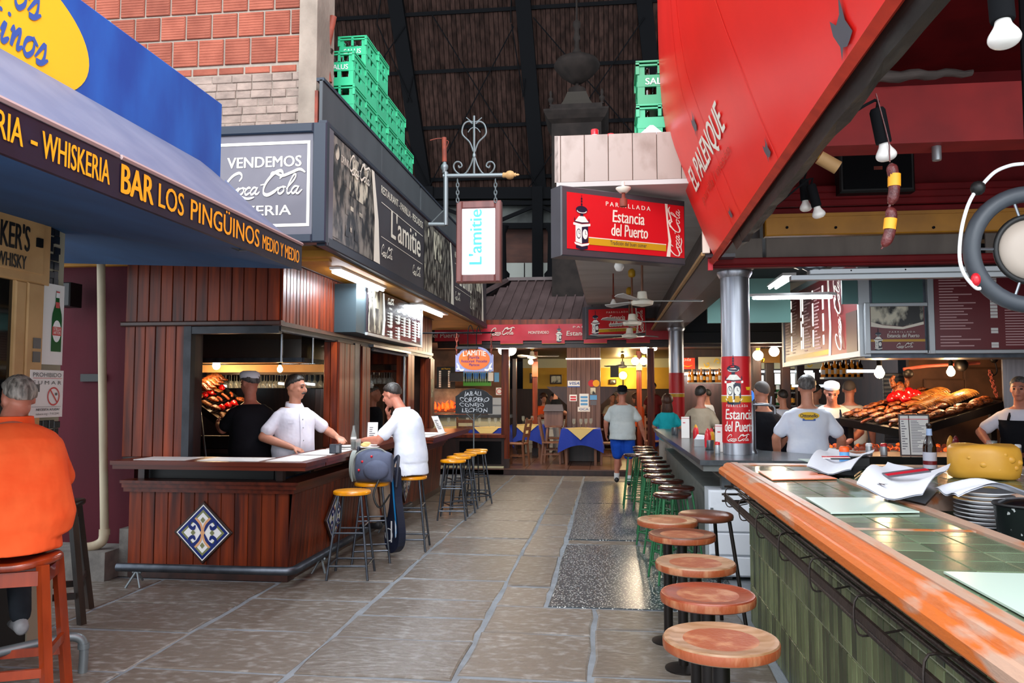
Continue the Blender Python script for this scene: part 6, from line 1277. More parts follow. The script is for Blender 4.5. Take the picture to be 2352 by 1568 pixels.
for px, py, w, Y in ((1742, 853, .25, 18.4), (1782, 853, .2, 18.4), (1823, 853, .18, 18.2), (1857, 853, .16, 17), (1897, 852, .22, 15), (1985, 852, .5, 12.6), (1828, 886, .14, 16), (1880, 886, .3, 15)):
    a = at(px, py, Y=Y); _k += 1; single('tube_lamp', MB().tube([a-V((w/2, 0, 0)), a+V((w/2, 0, 0))], .024, 6), m_tube2, 'cool short tube light behind the bar staff, %s' % ('first from the column in the upper row', 'second in the upper row', 'third in the upper row', 'fourth in the upper row', 'fifth in the upper row', 'longest, left of the bare bulb', 'lower row, small one', 'lower row, longer one')[_k-1], 'lamp', 'cool tube lights at the right rear')
for px, py in ((1743, 872), (1790, 868), (1822, 868), (1860, 866)):
    a = at(px, py, Y=18.3); single('lit_menu', MB().slab(FR(a, (1, 0, 0), (0, 0, 1)), -.1, -.14, .1, .1, 0, .02), m_menulit, 'small lit menu panel on the right rear wall, %s from the steel column' % {1743: 'first', 1790: 'second', 1822: 'third', 1860: 'fourth'}[px], 'menu board', 'lit menu panels at the right rear')
a = at(1790, 826, Y=17.2); single('yellow_lettering', MB().text('on          ima', FR(a, (1, 0, 0), (0, 0, 1)), 0, -.04, .16, 0, 0, bold=.02, shear=.3, w=1.0), M('lit_yellow', '#f0d020', .4, emit=.6), 'yellow slanted lettering on the tan frieze behind the bald man', 'lettering'); a = at(1790, 822, Y=17.35); single('lettered_frieze', MB().slab(FR(a, (1, 0, 0), (0, 0, 1)), -.75, -.1, .8, .2, 0, .02), m_mustard, 'tan frieze carrying yellow lettering behind the bald man', 'frieze')
# ================================================================ RIGHT KITCHEN: menus, lamps, grill, shutter
m_clad = M('teal_reflection_steel', '#4d6b68', .3, .6)  # reflected teal light is put into the steel colour
fm2 = FR((2.72, 8.8, 2.08), (1, 0, 0), (0, 0, 1)); ZT = .84
def menu_lines(q, f, x0, x1, y0, y1, n, mi=0, z=.004, seed=1):
    rr = random.Random(seed)
    for i in range(n):
        y = y1-(y1-y0)*(i+.5)/n; q.rect(f, x0, y, x0+(x1-x0)*rr.uniform(.35, .95), y+(y1-y0)/n*.38, z, mi)
t = thing('menu_board', 'large maroon wall menu with rows of prices over the right grill', 'menu board', (3.9, 8.8, 2.08))
part('panel', MB().slab(fm2, .66, 0, 2.6, ZT, -.05, 0), m_reddk, t); part('frame', MB().slab(fm2, .58, -.04, 2.6, 0, -.05, .02, e=.005).slab(fm2, .603, -.043, .665, ZT, -.052, .023, e=.006), m_alum, t)
q = MB(); menu_lines(q, fm2, .72, 1.1, .2, .8, 20, seed=3); menu_lines(q, fm2, 1.36, 1.9, .03, .5, 17, seed=5); menu_lines(q, fm2, .72, 1.15, .02, .15, 4, seed=8)
q.text('Asado / Roast ribs', fm2, .72, .8, .045, 0, .005, al='LEFT', w=.3); part('menu_text', q, M('menu_text', '#caa0a0', .5), t)
q = MB()
for i in range(13): q.rect(fm2, 1.22, .33+i*.034, 1.29, .33+i*.034+.028, .005)
for i in range(6): q.rect(fm2, 1.15, .62+i*.034, 1.2, .62+i*.034+.028, .005)
for y in (.02, .05, .17, .2): q.rect(fm2, 1.22, y, 1.29, y+.026, .005)
part('price_tags', q, m_paper, t)
t = thing('picture_menu', 'maroon panel with street photograph and clock tower in steel frame', 'menu board', (3.0, 8.8, 2.08)); part('panel', MB().slab(fm2, .02, 0, .57, .47, -.04, 0), m_reddk, t)
part('frame', MB().slab(fm2, -.03, -.035, .6, .0, -.04, .02, e=.005).slab(fm2, -.03, .46, .6, .5, -.04, .02, e=.005).slab(fm2, -.034, -.038, .02, .503, -.042, .023, e=.005), m_alum, t)
part('photograph', MB().poly([(.03, .46), (.03, .3), (.15, .27), (.35, .25), (.56, .3), (.56, .46)], fm2, .003), m_photo, t); part('swoosh', MB().poly([(.03, .3), (.15, .265), (.35, .245), (.56, .3), (.56, .27), (.35, .22), (.15, .235), (.03, .25)], fm2, .005), m_cream, t)
q = MB(); tower(q, fm2, .1, .0, .24, .006, 0, 1); q.text('PARRILLADA', fm2, .34, .185, .022, 0, .006, w=.26, sp=1.5).text('Estancia del Puerto', fm2, .35, .135, .055, 0, .006, bold=.015, shear=.1, w=.32); coke(q, fm2, .28, .02, .17, .006); part('print', q, [m_clwhite, m_clnavy], t); part('gold_stripe', MB().rect(fm2, .02, .09, .57, .115, .004), m_gold, t)
t = thing('stainless_cladding', 'stainless panels tinted with teal reflection above the street photograph', 'panel', (3.0, 8.85, 2.58)); part('sheet', MB().slab(fm2, .06, .5, .575, ZT, -.06, -.03), m_clad, t); part('sheet', MB().slab(fm2, -.24, .5, .05, ZT, -.08, -.05), m_clad, t)
# left board of the corner, running away parallel to the aisle
fml = FR((2.66, 12.6, 2.02), (0, -1, 0), (0, 0, 1)); wl = 3.72
t = thing('side_menu', 'maroon side menu with white price strips and vertical drink script', 'menu board', (2.66, 10.7, 2.0)); part('panel', MB().slab(fml, 0, .05, wl, 1.05, -.08, 0), m_reddk, t); part('frame', MB().slab(fml, -.03, 0, wl+.03, .06, -.09, .015).slab(fml, -.03, 1.03, wl+.03, 1.1, -.09, .015).slab(fml, wl-.01, -.003, wl+.05, 1.103, -.092, .018).slab(fml, -.05, -.003, .05, 1.103, -.092, .018), m_alum, t)
part('side_picture', MB().slab(fml, wl-.42, .06, wl-.03, .5, 0, .02), M('brown_print', '#3d2622', .35), t)
q = MB()
for k, x in enumerate((.5, 1.1, 1.2, 1.75, 2.25)):
    y = .95
    for j in range(3): l_ = (.12, .3, .22)[(j+k) % 3]; q.rect(fml, x, y-l_, x+.07, y, .004); y -= l_+.05
part('price_strips', q, m_menulit, t); q = MB()
for k, x in enumerate((.15, .6, 1.3, 1.85)): menu_lines(q, fml, x, x+.38, .15, .95, 18, seed=20+k)
part('menu_text', q, bpy.data.materials['menu_text'], t)
q = MB(); coke(q, FR(fml(3.02, .1), fml.v, -fml.u), 0, -.12, .86, .02); part('lettering', q, m_cream, t); part('gold_stripe', MB().rect(fml, .1, .08, 2.6, .14, .003), m_gold, t)
part('swoosh', MB().poly([(2.5, .06), (2.6, .06), (2.64, .4), (2.58, 1.03), (2.5, 1.03), (2.56, .4)], fml, .004), m_cream, t)
struct('wall_kitchen_hood', MB().box((2.7, 8.86, 2.0), (6.5, 9.4, 2.06)).box((2.72, 8.84, 2.06), (6.5, 8.9, 3.2)), m_steeld)
batten(at(1735, 678, Y=9.6), at(1905, 674, Y=8.7), 'fluorescent_light', 'cool tube light crossing in front of the side menu', 2, m_tube, .05, 26); batten(at(1775, 655, Y=10.6), at(1812, 630, Y=9.0), 'fluorescent_light', 'short cool tube light on the kitchen ceiling by the column', 2, m_tube, .06, 20)
# kitchen back, shutter, lamps
struct('wall_grill_right', MB().box((3.9, 11.0, .1), (6.6, 11.1, 2.1)), m_kwall)
t = thing('roller_shutter', 'dark slatted roller shutter behind the meat grill', 'shutter', (3.7, 11.4, .9)); a = at(2030, 935, Y=11.4); b = at(2128, 838, Y=11.4)
sl = MB().slab(FR((0, 0, 0), (1, 0, 0), (0, 0, 1)), 0, 0, b.x-a.x, .05, -.02, .01, e=.008).mesh('slat', m_steeld)
for i in range(17): piece('slat', sl, (a.x, 11.4, .95+i*.056), t)
part('guide', MB().box((b.x, 11.35, .9), (b.x+.07, 11.45, 2.0)), m_steel, t)
single('steel_sheet', MB().slab(FR(at(2306, 1000, Y=9.8), (1, 0, 0), (0, 0, 1)), 0, 0, .8, .95, 0, .03), m_steelb, 'tall smoky steel sheet behind the man at the right edge', 'panel')
for i, (px, py) in enumerate(((2150, 905), (2240, 880))): p = at(px, py, Y=10.95); struct('trim_oven_door_%d' % (i+1), MB().slab(FR(p, (1, 0, 0), (0, 0, 1)), -.15, -.2, .35, .2, 0, .04, e=.02), m_kwall)
t = thing('lamp_pipe', 'long pipe carrying bare bulbs above the right grill', 'pipe', at(2180, 838, Y=9.9)); part('pipe', MB().tube([at(2075, 848, Y=9.9), at(2130, 840, Y=9.9), at(2250, 833, Y=9.9)], .02, 8), m_rust, t); part('shade', MB().ball(at(2086, 858, Y=9.9), .06, 10, 8).ball(at(2208, 838, Y=9.8), .075, 10, 8), m_rack, t)
bulb(at(2020, 855, Y=9.6), 'grill_lamp', 'bright bare bulb left of the roller shutter', m_warm, .055, 13, (1, .6, .3), stem=.1); bulb(at(2184, 853, Y=9.7), 'grill_lamp', 'bright bare bulb above the ribs on the right grill', m_warm, .045, 13, (1, .6, .3), stem=.03)
t = thing('hook_chain', 'hanging chain with hook beside the right grill', 'chain', at(2285, 900, Y=9.9)); part('chain', chain(at(2272, 850, Y=9.9), at(2290, 912, Y=9.9), 9, .008, .03), m_rust, t); part('pulley', MB().ball(at(2283, 822, Y=9.9), (.05, .03, .06), 10, 8), m_rack, t); part('hook', MB().tube(cr([at(2285, 830, Y=9.9), at(2290, 852, Y=9.9), at(2282, 862, Y=9.9), at(2276, 850, Y=9.9)], 4), .008, 6), m_rack, t)
A, B, C_, D = at(1932, 962, Y=9.9), at(2085, 990, Y=8.9), at(2300, 925, Y=9.4), at(2125, 895, Y=10.6)
g2, n2 = grill_rack('meat_grill', 'large sloping iron grill heaped with meat at the right', A, B, C_, D)
part('leg', MB().bar((A.x+.1, A.y, 0), A+V((.1, 0, -.05)), .06).bar((C_.x-.1, C_.y, 0), C_+V((-.1, 0, -.05)), .06).bar((B.x, B.y+.1, 0), B+V((0, .1, -.05)), .06), m_rack, g2)
u2 = (C_-B).normalized(); kinds = ['chop', 'sausage', 'chop', 'chop', 'sausage', 'sausage', 'chop']
def gp(u, v, dz=.03): return A.lerp(B, v).lerp(D.lerp(C_, v), u)+n2*dz
NM = {'sausage': ('sausage', 'browned sausage'), 'chop': ('roast_meat', 'browned piece of meat'), 'ribs': ('rib_rack', 'long glistening rack of ribs'), 'pepper': ('red_pepper', 'glossy red pepper'), 'chicken': ('roast_chicken', 'golden roast chicken')}
for i in range(102):
    u, v = .03+.94*(i % 17)/17, .06+.88*(i//17)/5.2; k = kinds[(i*5+i//17) % 7]
    if u > .6 and .25 < v < .8: continue
    meat(NM[k][0], NM[k][1]+' on the right grill, %s from left in %s row' % (ORDS[i % 17], ORDS[i//17]), gp(u+R.uniform(-.02, .02), v), k, {'sausage': 'sausages', 'chop': 'meat', 'chicken': 'chickens'}[k]+' on the right grill', u2+V((R.uniform(-.5, .5), R.uniform(-.5, .5), 0)), R.uniform(.75, 1.05), n2)
for i, (u, v) in enumerate(((.74, .35), (.8, .66), (.62, .55))): meat('rib_rack', 'long glistening rack of ribs on the right grill, %s' % ('middle', 'right', 'left')[i], gp(u, v, .05), 'ribs', 'rib racks on the right grill', u2+V((0, .2, .05)), 1.55, n2)
for i in range(9): meat('red_pepper', 'glossy red pepper heaped on the right grill, %s from left, %s from back' % (ORDS[i % 3], ORDS[i//3]), gp(.5+.05*(i % 3)+.02*i/3, .16+.07*(i//3), .1+.03*(i % 2)), 'pepper', 'peppers on the right grill', u2+V((R.uniform(-.6, .6), R.uniform(-.6, .6), 0)), 1.3, n2)
meat('roast_chicken', 'tall roast chicken standing behind the red peppers', gp(.58, .12, .12), 'chicken', None, (0.1, 0, 1), 1.3, (0, -1, 0))
for i in range(5): meat('flank_steak', 'long red flank of meat on the front edge of right grill, %s from left' % ORDS[i], gp(.5+.1*i, .93, .012), 'chop', 'flanks on the right grill', u2, 1.0, n2)
lamp('POINT', tuple(gp(.5, .5, .75)), 22, (1, .55, .25), .12, name='grill_glow')
t = thing('ember_bed', 'bed of glowing embers under the right grill', 'embers', (3.3, 9.6, .95)); part('tray', MB().box((2.5, 9.3, .85), (4.9, 10.3, .98)), m_block, t); q = MB()
for i in range(120): q.ball((2.6+R.random()*2.2, 9.35+R.random()*.9, .99), R.uniform(.02, .045), 5, 4)
part('embers', q, m_ember, t, kind='stuff')
t = thing('grill_counter', 'brown wooden counter with black edge in front of the right grill', 'counter', (4, 8, 0)); part('top', MB().box((2.25, 7.75, 1.0), (6, 8.5, 1.04)), m_wood, t); part('edge', MB().box((2.2, 7.7, .97), (6, 7.76, 1.05)), m_blackgl, t); part('front', MB().box((2.3, 7.8, 0), (6, 7.9, .98)), m_wooddk, t)
# ================================================================ STOOLS
def stool(name, label, group, seat_r, seat_h, th, mseat, mleg, top_s, bot_s, leg_r, rungs, cat='stool', dish=False):
    t = thing(name, label, cat, (0, 0, 0), group); r = seat_r
    pr_ = [(r*.9, seat_h-th), (r*.985, seat_h-th*.85), (r, seat_h-th*.5), (r*.985, seat_h-th*.15), (r*.93, seat_h)]
    if dish: pr_ = [(r*.95, seat_h-th), (r, seat_h-th*.9), (r, seat_h-th*.15), (r*.985, seat_h), (r*.93, seat_h+.002), (r*.85, seat_h-.006), (r*.3, seat_h-.009)]
    part('seat', MB().lathe(pr_, (0, 0, 0), 32), mseat, t)
    def lp(a, b, z): k = z/(seat_h-th); s = bot_s+(top_s-bot_s)*k; return V((a*s, b*s, z))
    for a, b in ((-1, -1), (1, -1), (1, 1), (-1, 1)): part('leg', MB().cyl(lp(a, b, 0), lp(a, b, seat_h-th), leg_r, None, 8), mleg, t)
    q = MB(); cs = ((-1, -1), (1, -1), (1, 1), (-1, 1))
    for i, zz in enumerate(rungs):
        for k in range(4):
            if isinstance(zz, tuple): z = zz[k % 2]
            else: z = zz
            q.cyl(lp(*cs[k], z), lp(*cs[(k+1) % 4], z), leg_r*.8, None, 6)
    part('rungs', q, mleg, t); return t
ys = stool('bar_stool', 'x', 'yellow topped bar stools', .17, .76, .036, m_yseat, m_steeld, .1, .18, .011, [(.40, .46), .12])
YL = [((-2.31, 7.02), .12, 'yellow topped bar stool standing free, nearest to the viewer'), ((-2.33, 7.68), .3, 'yellow topped bar stool under the grey backpack'), ((-2.09, 8.3), .1, 'yellow topped bar stool the customer in white sits on'),
      ((-2.03, 10.28), .1, 'nearest yellow stool of the far row by the bar'), ((-2.06, 10.83), .5, 'second yellow stool of the far row by the bar'), ((-2.06, 11.3), .2, 'third yellow stool of the far row by the bar'), ((-1.98, 11.72), .7, 'fourth yellow stool of the far row by the bar'), ((-2.03, 12.15), .0, 'farthest yellow stool of the far row by the bar')]
for i, ((x, y), a, l) in enumerate(YL):
    if i == 0: ys.location = (x, y, 0); ys.rotation_euler.z = a; ys['label'] = l
    else: dup(ys, (x, y, 0), a, l)
gs = stool('green_stool', 'x', 'green legged stools with dark seats', .168, .755, .034, m_dkseat, m_gstool, .1, .175, .010, [.38, .14])
GL = [(.54, 7.18), (.62, 7.7), (.57, 8.25), (.52, 8.75), (.54, 9.37), (.56, 9.95), (.56, 10.55), (.55, 11.15), (.36, 11.6), (.54, 12.05), (.52, 12.6), (.53, 13.2)]
ORD = ['nearest', 'second', 'third', 'fourth', 'fifth', 'sixth', 'seventh', 'eighth', 'ninth', 'tenth', 'eleventh', 'farthest']
for i, (x, y) in enumerate(GL):
    l = '%s green legged stool with round dark seat along the grey counter' % ORD[i]
    if i == 8: l = 'green legged dark stool standing out of line beside the cap wearing man'
    if i == 0: gs.location = (x, y, 0); gs['label'] = l; gs.rotation_euler.z = .2
    else: dup(gs, (x, y, 0), R.uniform(-.3, .7), l)
m_seatA = M('worn_pale_seat', '#a58368', .45, col2='#85603f', sc=(5, 26, 5), bump=.2, det=6); m_seatB = M('brown_seat', '#6d3a26', .4, col2='#58301f', sc=(6, 20, 6), bump=.15); m_seatC = M('reddish_seat', '#8c3f25', .35, col2='#763420', sc=(6, 20, 6), bump=.15)
m_seatE = M('worn_orange_edge', '#8d4524', .45, col2='#a5704e', sc=(14, 14, 5), lo=.5, hi=.65, bump=.3, det=7)
m_leg = M('black_steel_post', '#26211f', .4, .6)
def pedestal(x, y, r, z, ms, label, tilt=0):
    t = thing('bar_stool', label, 'stool', (x, y, 0), 'round wooden pedestal stools at the tiled bar')
    part('seat', MB().lathe([(r*.95, z-.042), (r, z-.036), (r*1.005, z-.008), (r*.985, z), (r*.9, z+.001), (r*.84, z-.005), (r*.3, z-.008)], (x, y, 0), 40), ms, t)
    part('edge_band', MB().lathe([(r*1.002, z-.036), (r*1.009, z-.03), (r*1.012, z-.012), (r*1.004, z-.006)], (x, y, 0), 40), m_seatE, t)
    part('post', MB().lathe([(.03, .02), (.03, z-.05)], (x, y, 0), 16), m_leg, t); part('flange', MB().lathe([(.1, z-.056), (.1, z-.045)], (x, y, 0), 16), m_leg, t); part('foot', MB().lathe([(.11, 0), (.11, .012), (.035, .03)], (x, y, 0), 18), m_leg, t)
    return t
PS = [(.375, 2.88, m_seatA, 'nearest round wooden stool with ringed worn seat at the tiled bar'), (.405, 3.5, m_seatC, 'reddish round wooden stool, second from the viewer at the tiled bar'), (.42, 4.13, m_seatA, 'greyish worn round stool, third from the viewer at the tiled bar'), (.425, 4.93, m_seatB, 'brown round stool, fourth from the viewer at the tiled bar'), (.375, 5.45, m_seatA, 'farthest pale round stool at the tiled bar')]
for i, (x, y, ms, l) in enumerate(PS): pedestal(x, y, .196, .80, ms, l)
t = stool('bar_stool', 'brown round stool on four splayed black legs in front of the fridge', None, .19, .80, .045, m_seatB, m_leg, .12, .2, .014, [.2]); t.location = (.66, 5.75, 0); t.rotation_euler.z = .3
# orange brown wooden stools on the left
m_owood = M('orange_stool_wood', '#9c3a16', .3, col2='#7a2a10', sc=(14, 14, 2), coat=.4); m_dwood = M('black_brown_stool', '#1c130f', .35, col2='#33231a', sc=(14, 14, 2))
def wstool(x, y, rz, m_, label, s=.19, sb=.27, z=.76):
    t = thing('wooden_stool', label, 'stool', (0, 0, 0)); q = MB(); n = 32; rg = []
    for k, zz in ((.96, z-.04), (1, z-.03), (1, z-.01), (.95, z), (.5, z-.01)): rg.append([V((cos(a)*.225*k, sin(a)*.2*k, zz+.018*cos(a)**2)) for a in [2*pi*j/n for j in range(n)]])
    q.loft(rg); part('seat', q, m_, t)
    lp = lambda a, b, zz: V((a*(sb+(s-sb)*zz/z), b*(sb+(s-sb)*zz/z)*.92, zz)); cs = ((-1, -1), (1, -1), (1, 1), (-1, 1))
    for a, b in cs: part('leg', MB().bar(lp(a, b, 0), lp(a, b, z-.02), .045, .045, upv=(a, b, .3)), m_, t)
    for k in range(4):
        part('apron', MB().bar(lp(*cs[k], z-.09), lp(*cs[(k+1) % 4], z-.09), .07, .02, upv=(0, 0, 1)) if 0 else MB().bar(lp(*cs[k], z-.085), lp(*cs[(k+1) % 4], z-.085), .02, .075, upv=(0, 0, 1)), m_, t)
        zz = .2+.08*(k % 2); part('rung', MB().bar(lp(*cs[k], zz), lp(*cs[(k+1) % 4], zz), .022, .045, upv=(0, 0, 1)), m_, t)
    t.location = (x, y, 0); t.rotation_euler.z = rz; return t
wstool(-3.17, 3.98, .42, m_owood, 'orange brown wooden stool under the man in the orange shirt', .165, .225); wstool(-4.05, 5.42, .5, m_dwood, 'tall black brown wooden stool behind the orange shirted man', .15, .25, .84)
t = thing('floor_pipe_rail', 'grey tubular foot rail end near the orange brown stool', 'foot rail', (-3.3, 4.6, 0)); p = at(182, 1470, Z=.22); e = at(190, 1545, Z=0.0)
part('rail', MB().tube(cr([(e.x, e.y, 0), (e.x-.0, e.y, .16), (e.x-.03, e.y-.02, .21), (e.x-.08, e.y-.06, .22)], 4)+[V((e.x-.5, e.y-.75, .22))], .026, 10), m_iron_rod, t); part('collar', MB().lathe([(.032, .14), (.032, .17)], (e.x, e.y, 0), 12), m_iron_rod, t)
# ================================================================ GREEN TILED BAR
t = thing('tiled_bar', 'green tiled bar with worn orange wood edge in the right foreground', 'bar', (1.1, 3.5, 0))
WX, Y0, Y1 = 1.0, .8, 6.0
part('core', MB().box((WX+.003, Y0, 0), (WX+.2, Y1-.003, 1.06)).box((WX+.012, Y1-.2, 0), (4.5, Y1-.012, 1.06)), m_grout, t)
ft_ = FR((WX, Y1, 0), (0, -1, 0), (0, 0, 1)); tw = .068
tme = {}
NB = int((Y1-1.55)/tw); zs_ = [0, .27, .54, .81, 1.055]
for r in range(4):
    me = MB().slab(FR((0, 0, 0), (0, -1, 0), (0, 0, 1)), .004, .004, tw-.004, zs_[r+1]-zs_[r]-.004, -.012, .003, e=.003).mesh('tile', m_tile)
    for i in range(NB):
        y = Y1-i*tw
        if r == 0 and y < 3.2 or r == 1 and y < 2.4: continue
        piece('tile', me, (WX-R.uniform(0, .0015), y, zs_[r]), t)
me = MB().slab(FR((0, 0, 0), (1, 0, 0), (0, 0, 1)), .0025, .0025, tw-.0025, .264, -.012, .003, e=.003).mesh('tile', m_tile)
# counter top tiles
part('top_bed', MB().box((.9, Y0, 1.06), (1.44, Y1, 1.108)).box((1.4, 4.45, 1.06), (4.5, Y1, 1.108)), m_grout, t)
T = .148; fz0 = FR((0, 0, 0), (1, 0, 0), (0, 1, 0)); me = MB().slab(fz0, .002, .002, T-.002, T-.002, 1.1, 1.114, e=.003).mesh('tile', m_tiletop)
n_ = 0
for j in range(int((Y1-1.3)/T)):
    for i in range(3): piece('tile', me, (.935+i*T, Y1-.03-(j+1)*T, 0), t)
for j in range(10):
    for i in range(11):
        if Y1-.03-(j+1)*T > 4.5: piece('tile', me, (1.45+i*T, Y1-.03-(j+1)*T, 0), t)
q = MB(); XO = .80
for z0, z1, o in ((1.035, 1.06, .012), (1.06, 1.10, 0), (1.10, 1.118, .012)): q.box((XO+o, Y0, z0), (.93, Y1+.11-o, z1)).box((XO+o, Y1-.04, z0), (4.5, Y1+.11-o, z1))
part('wood_edge', MB().loft([[V((x, y, z)) for x, z in ((.93, 1.03), (.815, 1.03), (.80, 1.045), (.80, 1.075), (.815, 1.09), (.83, 1.093), (.84, 1.112), (.86, 1.122), (.93, 1.122))] for y in (Y0, 2.2, 3.6, 5.0, Y1+.1)], sm=False), m_oak, t)
part('wood_edge', MB().box((.86, Y1-.04, 1.03), (4.5, Y1+.1, 1.12)), m_oakt, t); part('groove_strip', MB().loft([[V((x, y, z)) for x, z in ((.885, 1.12), (.885, 1.127), (.93, 1.127), (.93, 1.12))] for y in (Y0, 3, Y1+.08)], sm=False), m_oakt, t)
part('inner_trim', MB().box((1.385, Y0, 1.06), (1.445, 5.1, 1.122)), m_oakt, t); part('cross_trim', MB().box((.93, 3.27, 1.11), (1.385, 3.30, 1.1165)), m_oakt, t); part('inner_edge', MB().box((1.445, 4.42, 1.03), (4.5, 4.48, 1.12)), m_oakt, t)
t = thing('service_shelf', 'dark lower service shelf inside the tiled bar', 'shelf', (2.2, 3.4, .95)); part('board', MB().box((1.46, 1.0, .93), (3.0, 4.4, .97)), m_graytop, t); part('front', MB().box((1.5, 4.36, 0), (4.4, 4.42, .95)).box((1.46, 1.0, 0), (1.5, 4.4, .93)), m_black, t)
# iron bag rail along the bar
t = thing('bag_rail', 'long rusty iron bag rail fixed along the tiled bar front', 'rail', (.9, 4, .85))
YY0, YY1 = 1.2, 6.25
part('flat_bar', MB().bar((.86, YY0, .868), (.86, YY1, .868), .012, .03, upv=(0, 0, 1)), m_ironrail, t); part('rod', MB().tube([(.93, YY0, .925), (.93, YY1, .925)], .010, 8).tube([(.96, YY0, .875), (.96, YY1, .875)], .009, 8).tube([(.87, YY0, .835), (.87, YY1, .835)], .012, 8), m_ironrail, t)
for i in range(8):
    y = 1.7+i*.62; part('bracket', MB().tube(cr([(.995, y, .93), (.93, y, .935), (.85, y, .94), (.835, y, .87), (.85, y, .81), (.90, y, .81), (.995, y, .83)], 3), .0042, 6), m_ironrail, t)
q = MB()
for z in (.93, .87, .82): q.tube([(.86-.02*(z < .9), YY1, z), (1.3, YY1+.02, z)], .009, 6)
for y in (0, .1): q.tube([(.9+y*2, YY1-.2, .83), (1.1+y*2, YY1+.02, .83)], .012, 6)
part('end_rods', q, m_ironrail, t)
# ================================================================ THINGS ON THE BARS
ZB = 1.119
def quad4(name, px, label, cat, mt_, z=ZB, th=.006, group=None):
    pts = [at(x, y, Z=z) for x, y in px]; return sheet(name, [(p.x, p.y) for p in pts], label, cat, group, mt_, th, z)
quad4('place_mat', [(1773, 1103), (1922, 1100), (1862, 1083), (1741, 1083)], 'salmon orange place mat on the tiled bar', 'place mat', m_mat_o); quad4('place_mat', [(1908, 1180), (2112, 1177), (2000, 1145), (1850, 1144)], 'pale green place mat in the middle of the tiled bar', 'place mat', m_mat_g)
sheet('place_mat', [(.965, 2.5), (.965, 1.95), (1.36, 1.95), (1.36, 2.5)], 'pale green place mat nearest to the viewer on the tiled bar', 'place mat', None, m_mat_g, .006, ZB); quad4('place_mat', [(1862, 1063), (1915, 1062), (1900, 1055), (1833, 1055)], 'far pale green place mat beside the black napkin box', 'place mat', m_mat_g)
def napkin(P, z0, name, label, fold=1, zz=(0, .03, .06, .03, .0), up=0):
    # cloth draped over a low dark basket: rows of points from pixel corners
    a, b, c, d = P; n = 10; q = MB(); vs = []
    for i in range(n+1):
        for j in range(n+1):
            u, v = i/n, j/n; p = a.lerp(b, u).lerp(d.lerp(c, u), v)
            h_ = .055*sin(pi*min(1, v*1.1))*(.6+.4*cos(2*pi*u))+.045*(abs(u-.5)*2)**2*up+.008*sin(9*u+5*v)+.07*max(0, v-.75)*up*3
            vs.append(p+V((0, 0, z0+h_+.012)))
    fs = [(i*(n+1)+j, (i+1)*(n+1)+j, (i+1)*(n+1)+j+1, i*(n+1)+j+1) for i in range(n) for j in range(n)]
    q.add(vs, fs, 0, True); k = len(vs); q.add([v-V((0, 0, .006)) for v in vs], [tuple(reversed(f)) for f in fs], 0, True)
    t = thing(name, label, 'napkin', (a+b+c+d)/4); part('cloth', q, m_napkin, t, None); return t, vs
def zpt(x, y): return at(x, y, Z=ZB)
t, vs = napkin([zpt(1853, 1088), zpt(1955, 1098), zpt(2010, 1062), zpt(1905, 1052)], 0.01, 'napkin', 'white cloth napkin with red cutlery sleeve over a dark tray on the tiled bar', up=.7)
mid = vs[60]; f = FR(mid+V((-.1, -.1, .03)), (1, .1, 0), (-.2, 1, .25)); tt = thing('cutlery_sleeve', 'red printed cutlery sleeve on the farther white napkin', 'cutlery', mid+V((0, 0, .02))); part('sleeve', MB().slab(f, -.08, .0, .14, .045, 0, .006), m_paper, tt); part('red_stripe', MB().slab(f, -.08, .012, .14, .034, .006, .008), m_redsh, tt); part('knife', MB().slab(f, .0, -.02, .2, -.008, 0, .006), m_black, tt)
t, vs = napkin([zpt(1968, 1138), zpt(2120, 1168), zpt(2185, 1112), zpt(2040, 1100)], 0.012, 'napkin', 'white cloth napkin with dark star print over a tray near the plates', up=.9)
mid = vs[72]; f = FR(mid+V((-.05, -.02, .03)), (1, .35, .1), (-.4, 1, .3)); tt = thing('cutlery_sleeve', 'red printed cutlery sleeve on the nearer white napkin', 'cutlery', mid+V((0, 0, .03))); part('sleeve', MB().slab(f, -.1, .0, .16, .06, 0, .006), m_signgr2, tt); part('red_stripe', MB().slab(f, -.1, .015, .16, .04, .006, .008), m_redsh, tt)
f = FR(vs[35]+V((0, 0, .012)), (1, .2, 0), (-.2, 1, .1)); q = MB(); q.poly([(0, .035), (.008, .008), (.035, 0), (.008, -.008), (0, -.035), (-.008, -.008), (-.035, 0), (-.008, .008)], f, 0); part('star_print', q, m_signgr2, t)
for P, lb in ((((1878, 1090), (1962, 1096), (2000, 1066), (1915, 1062)), 'farther'), (((2040, 1142), (2125, 1163), (2160, 1125), (2080, 1112)), 'nearer')):
    pts = [zpt(x, y) for x, y in P]; single('tray', MB().loft([[p+V((0, 0, .001)) for p in pts], [p+V((0, 0, .012)) for p in pts]], sm=False), m_blackgl, 'black tray under the %s white napkin on the tiled bar' % lb, 'tray')
p = zpt(1908, 1052); p.y -= .02; t = thing('napkin_box', 'black napkin box beside the orange capped shaker', 'box', (p.x, 5.85, ZB)); part('box', MB().slab(FR((p.x-.07, 5.83, ZB), (1, 0, 0), (0, 0, 1)), 0, 0, .13, .075, -.1, 0, e=.01), m_black, t); part('base', MB().box((p.x-.08, 5.72, ZB-.0), (p.x+.075, 5.95, ZB+.01)), m_black, t)
def shaker(px, py, z, label, body, cap, h=.1, r=.028, Y=None):
    p = at(px, py, Z=z) if Y is None else at(px, py, Y=Y); p.z = z; t = thing('shaker', label, 'shaker', p); part('body', MB().lathe([(r*.95, 0), (r, .01), (r*.9, h*.75), (r*.85, h*.78)], p, 14), body, t); part('cap', MB().lathe([(r*.95, h*.76), (r*.95, h*.95), (r*.7, h*1.03)], p, 14), cap, t); return t
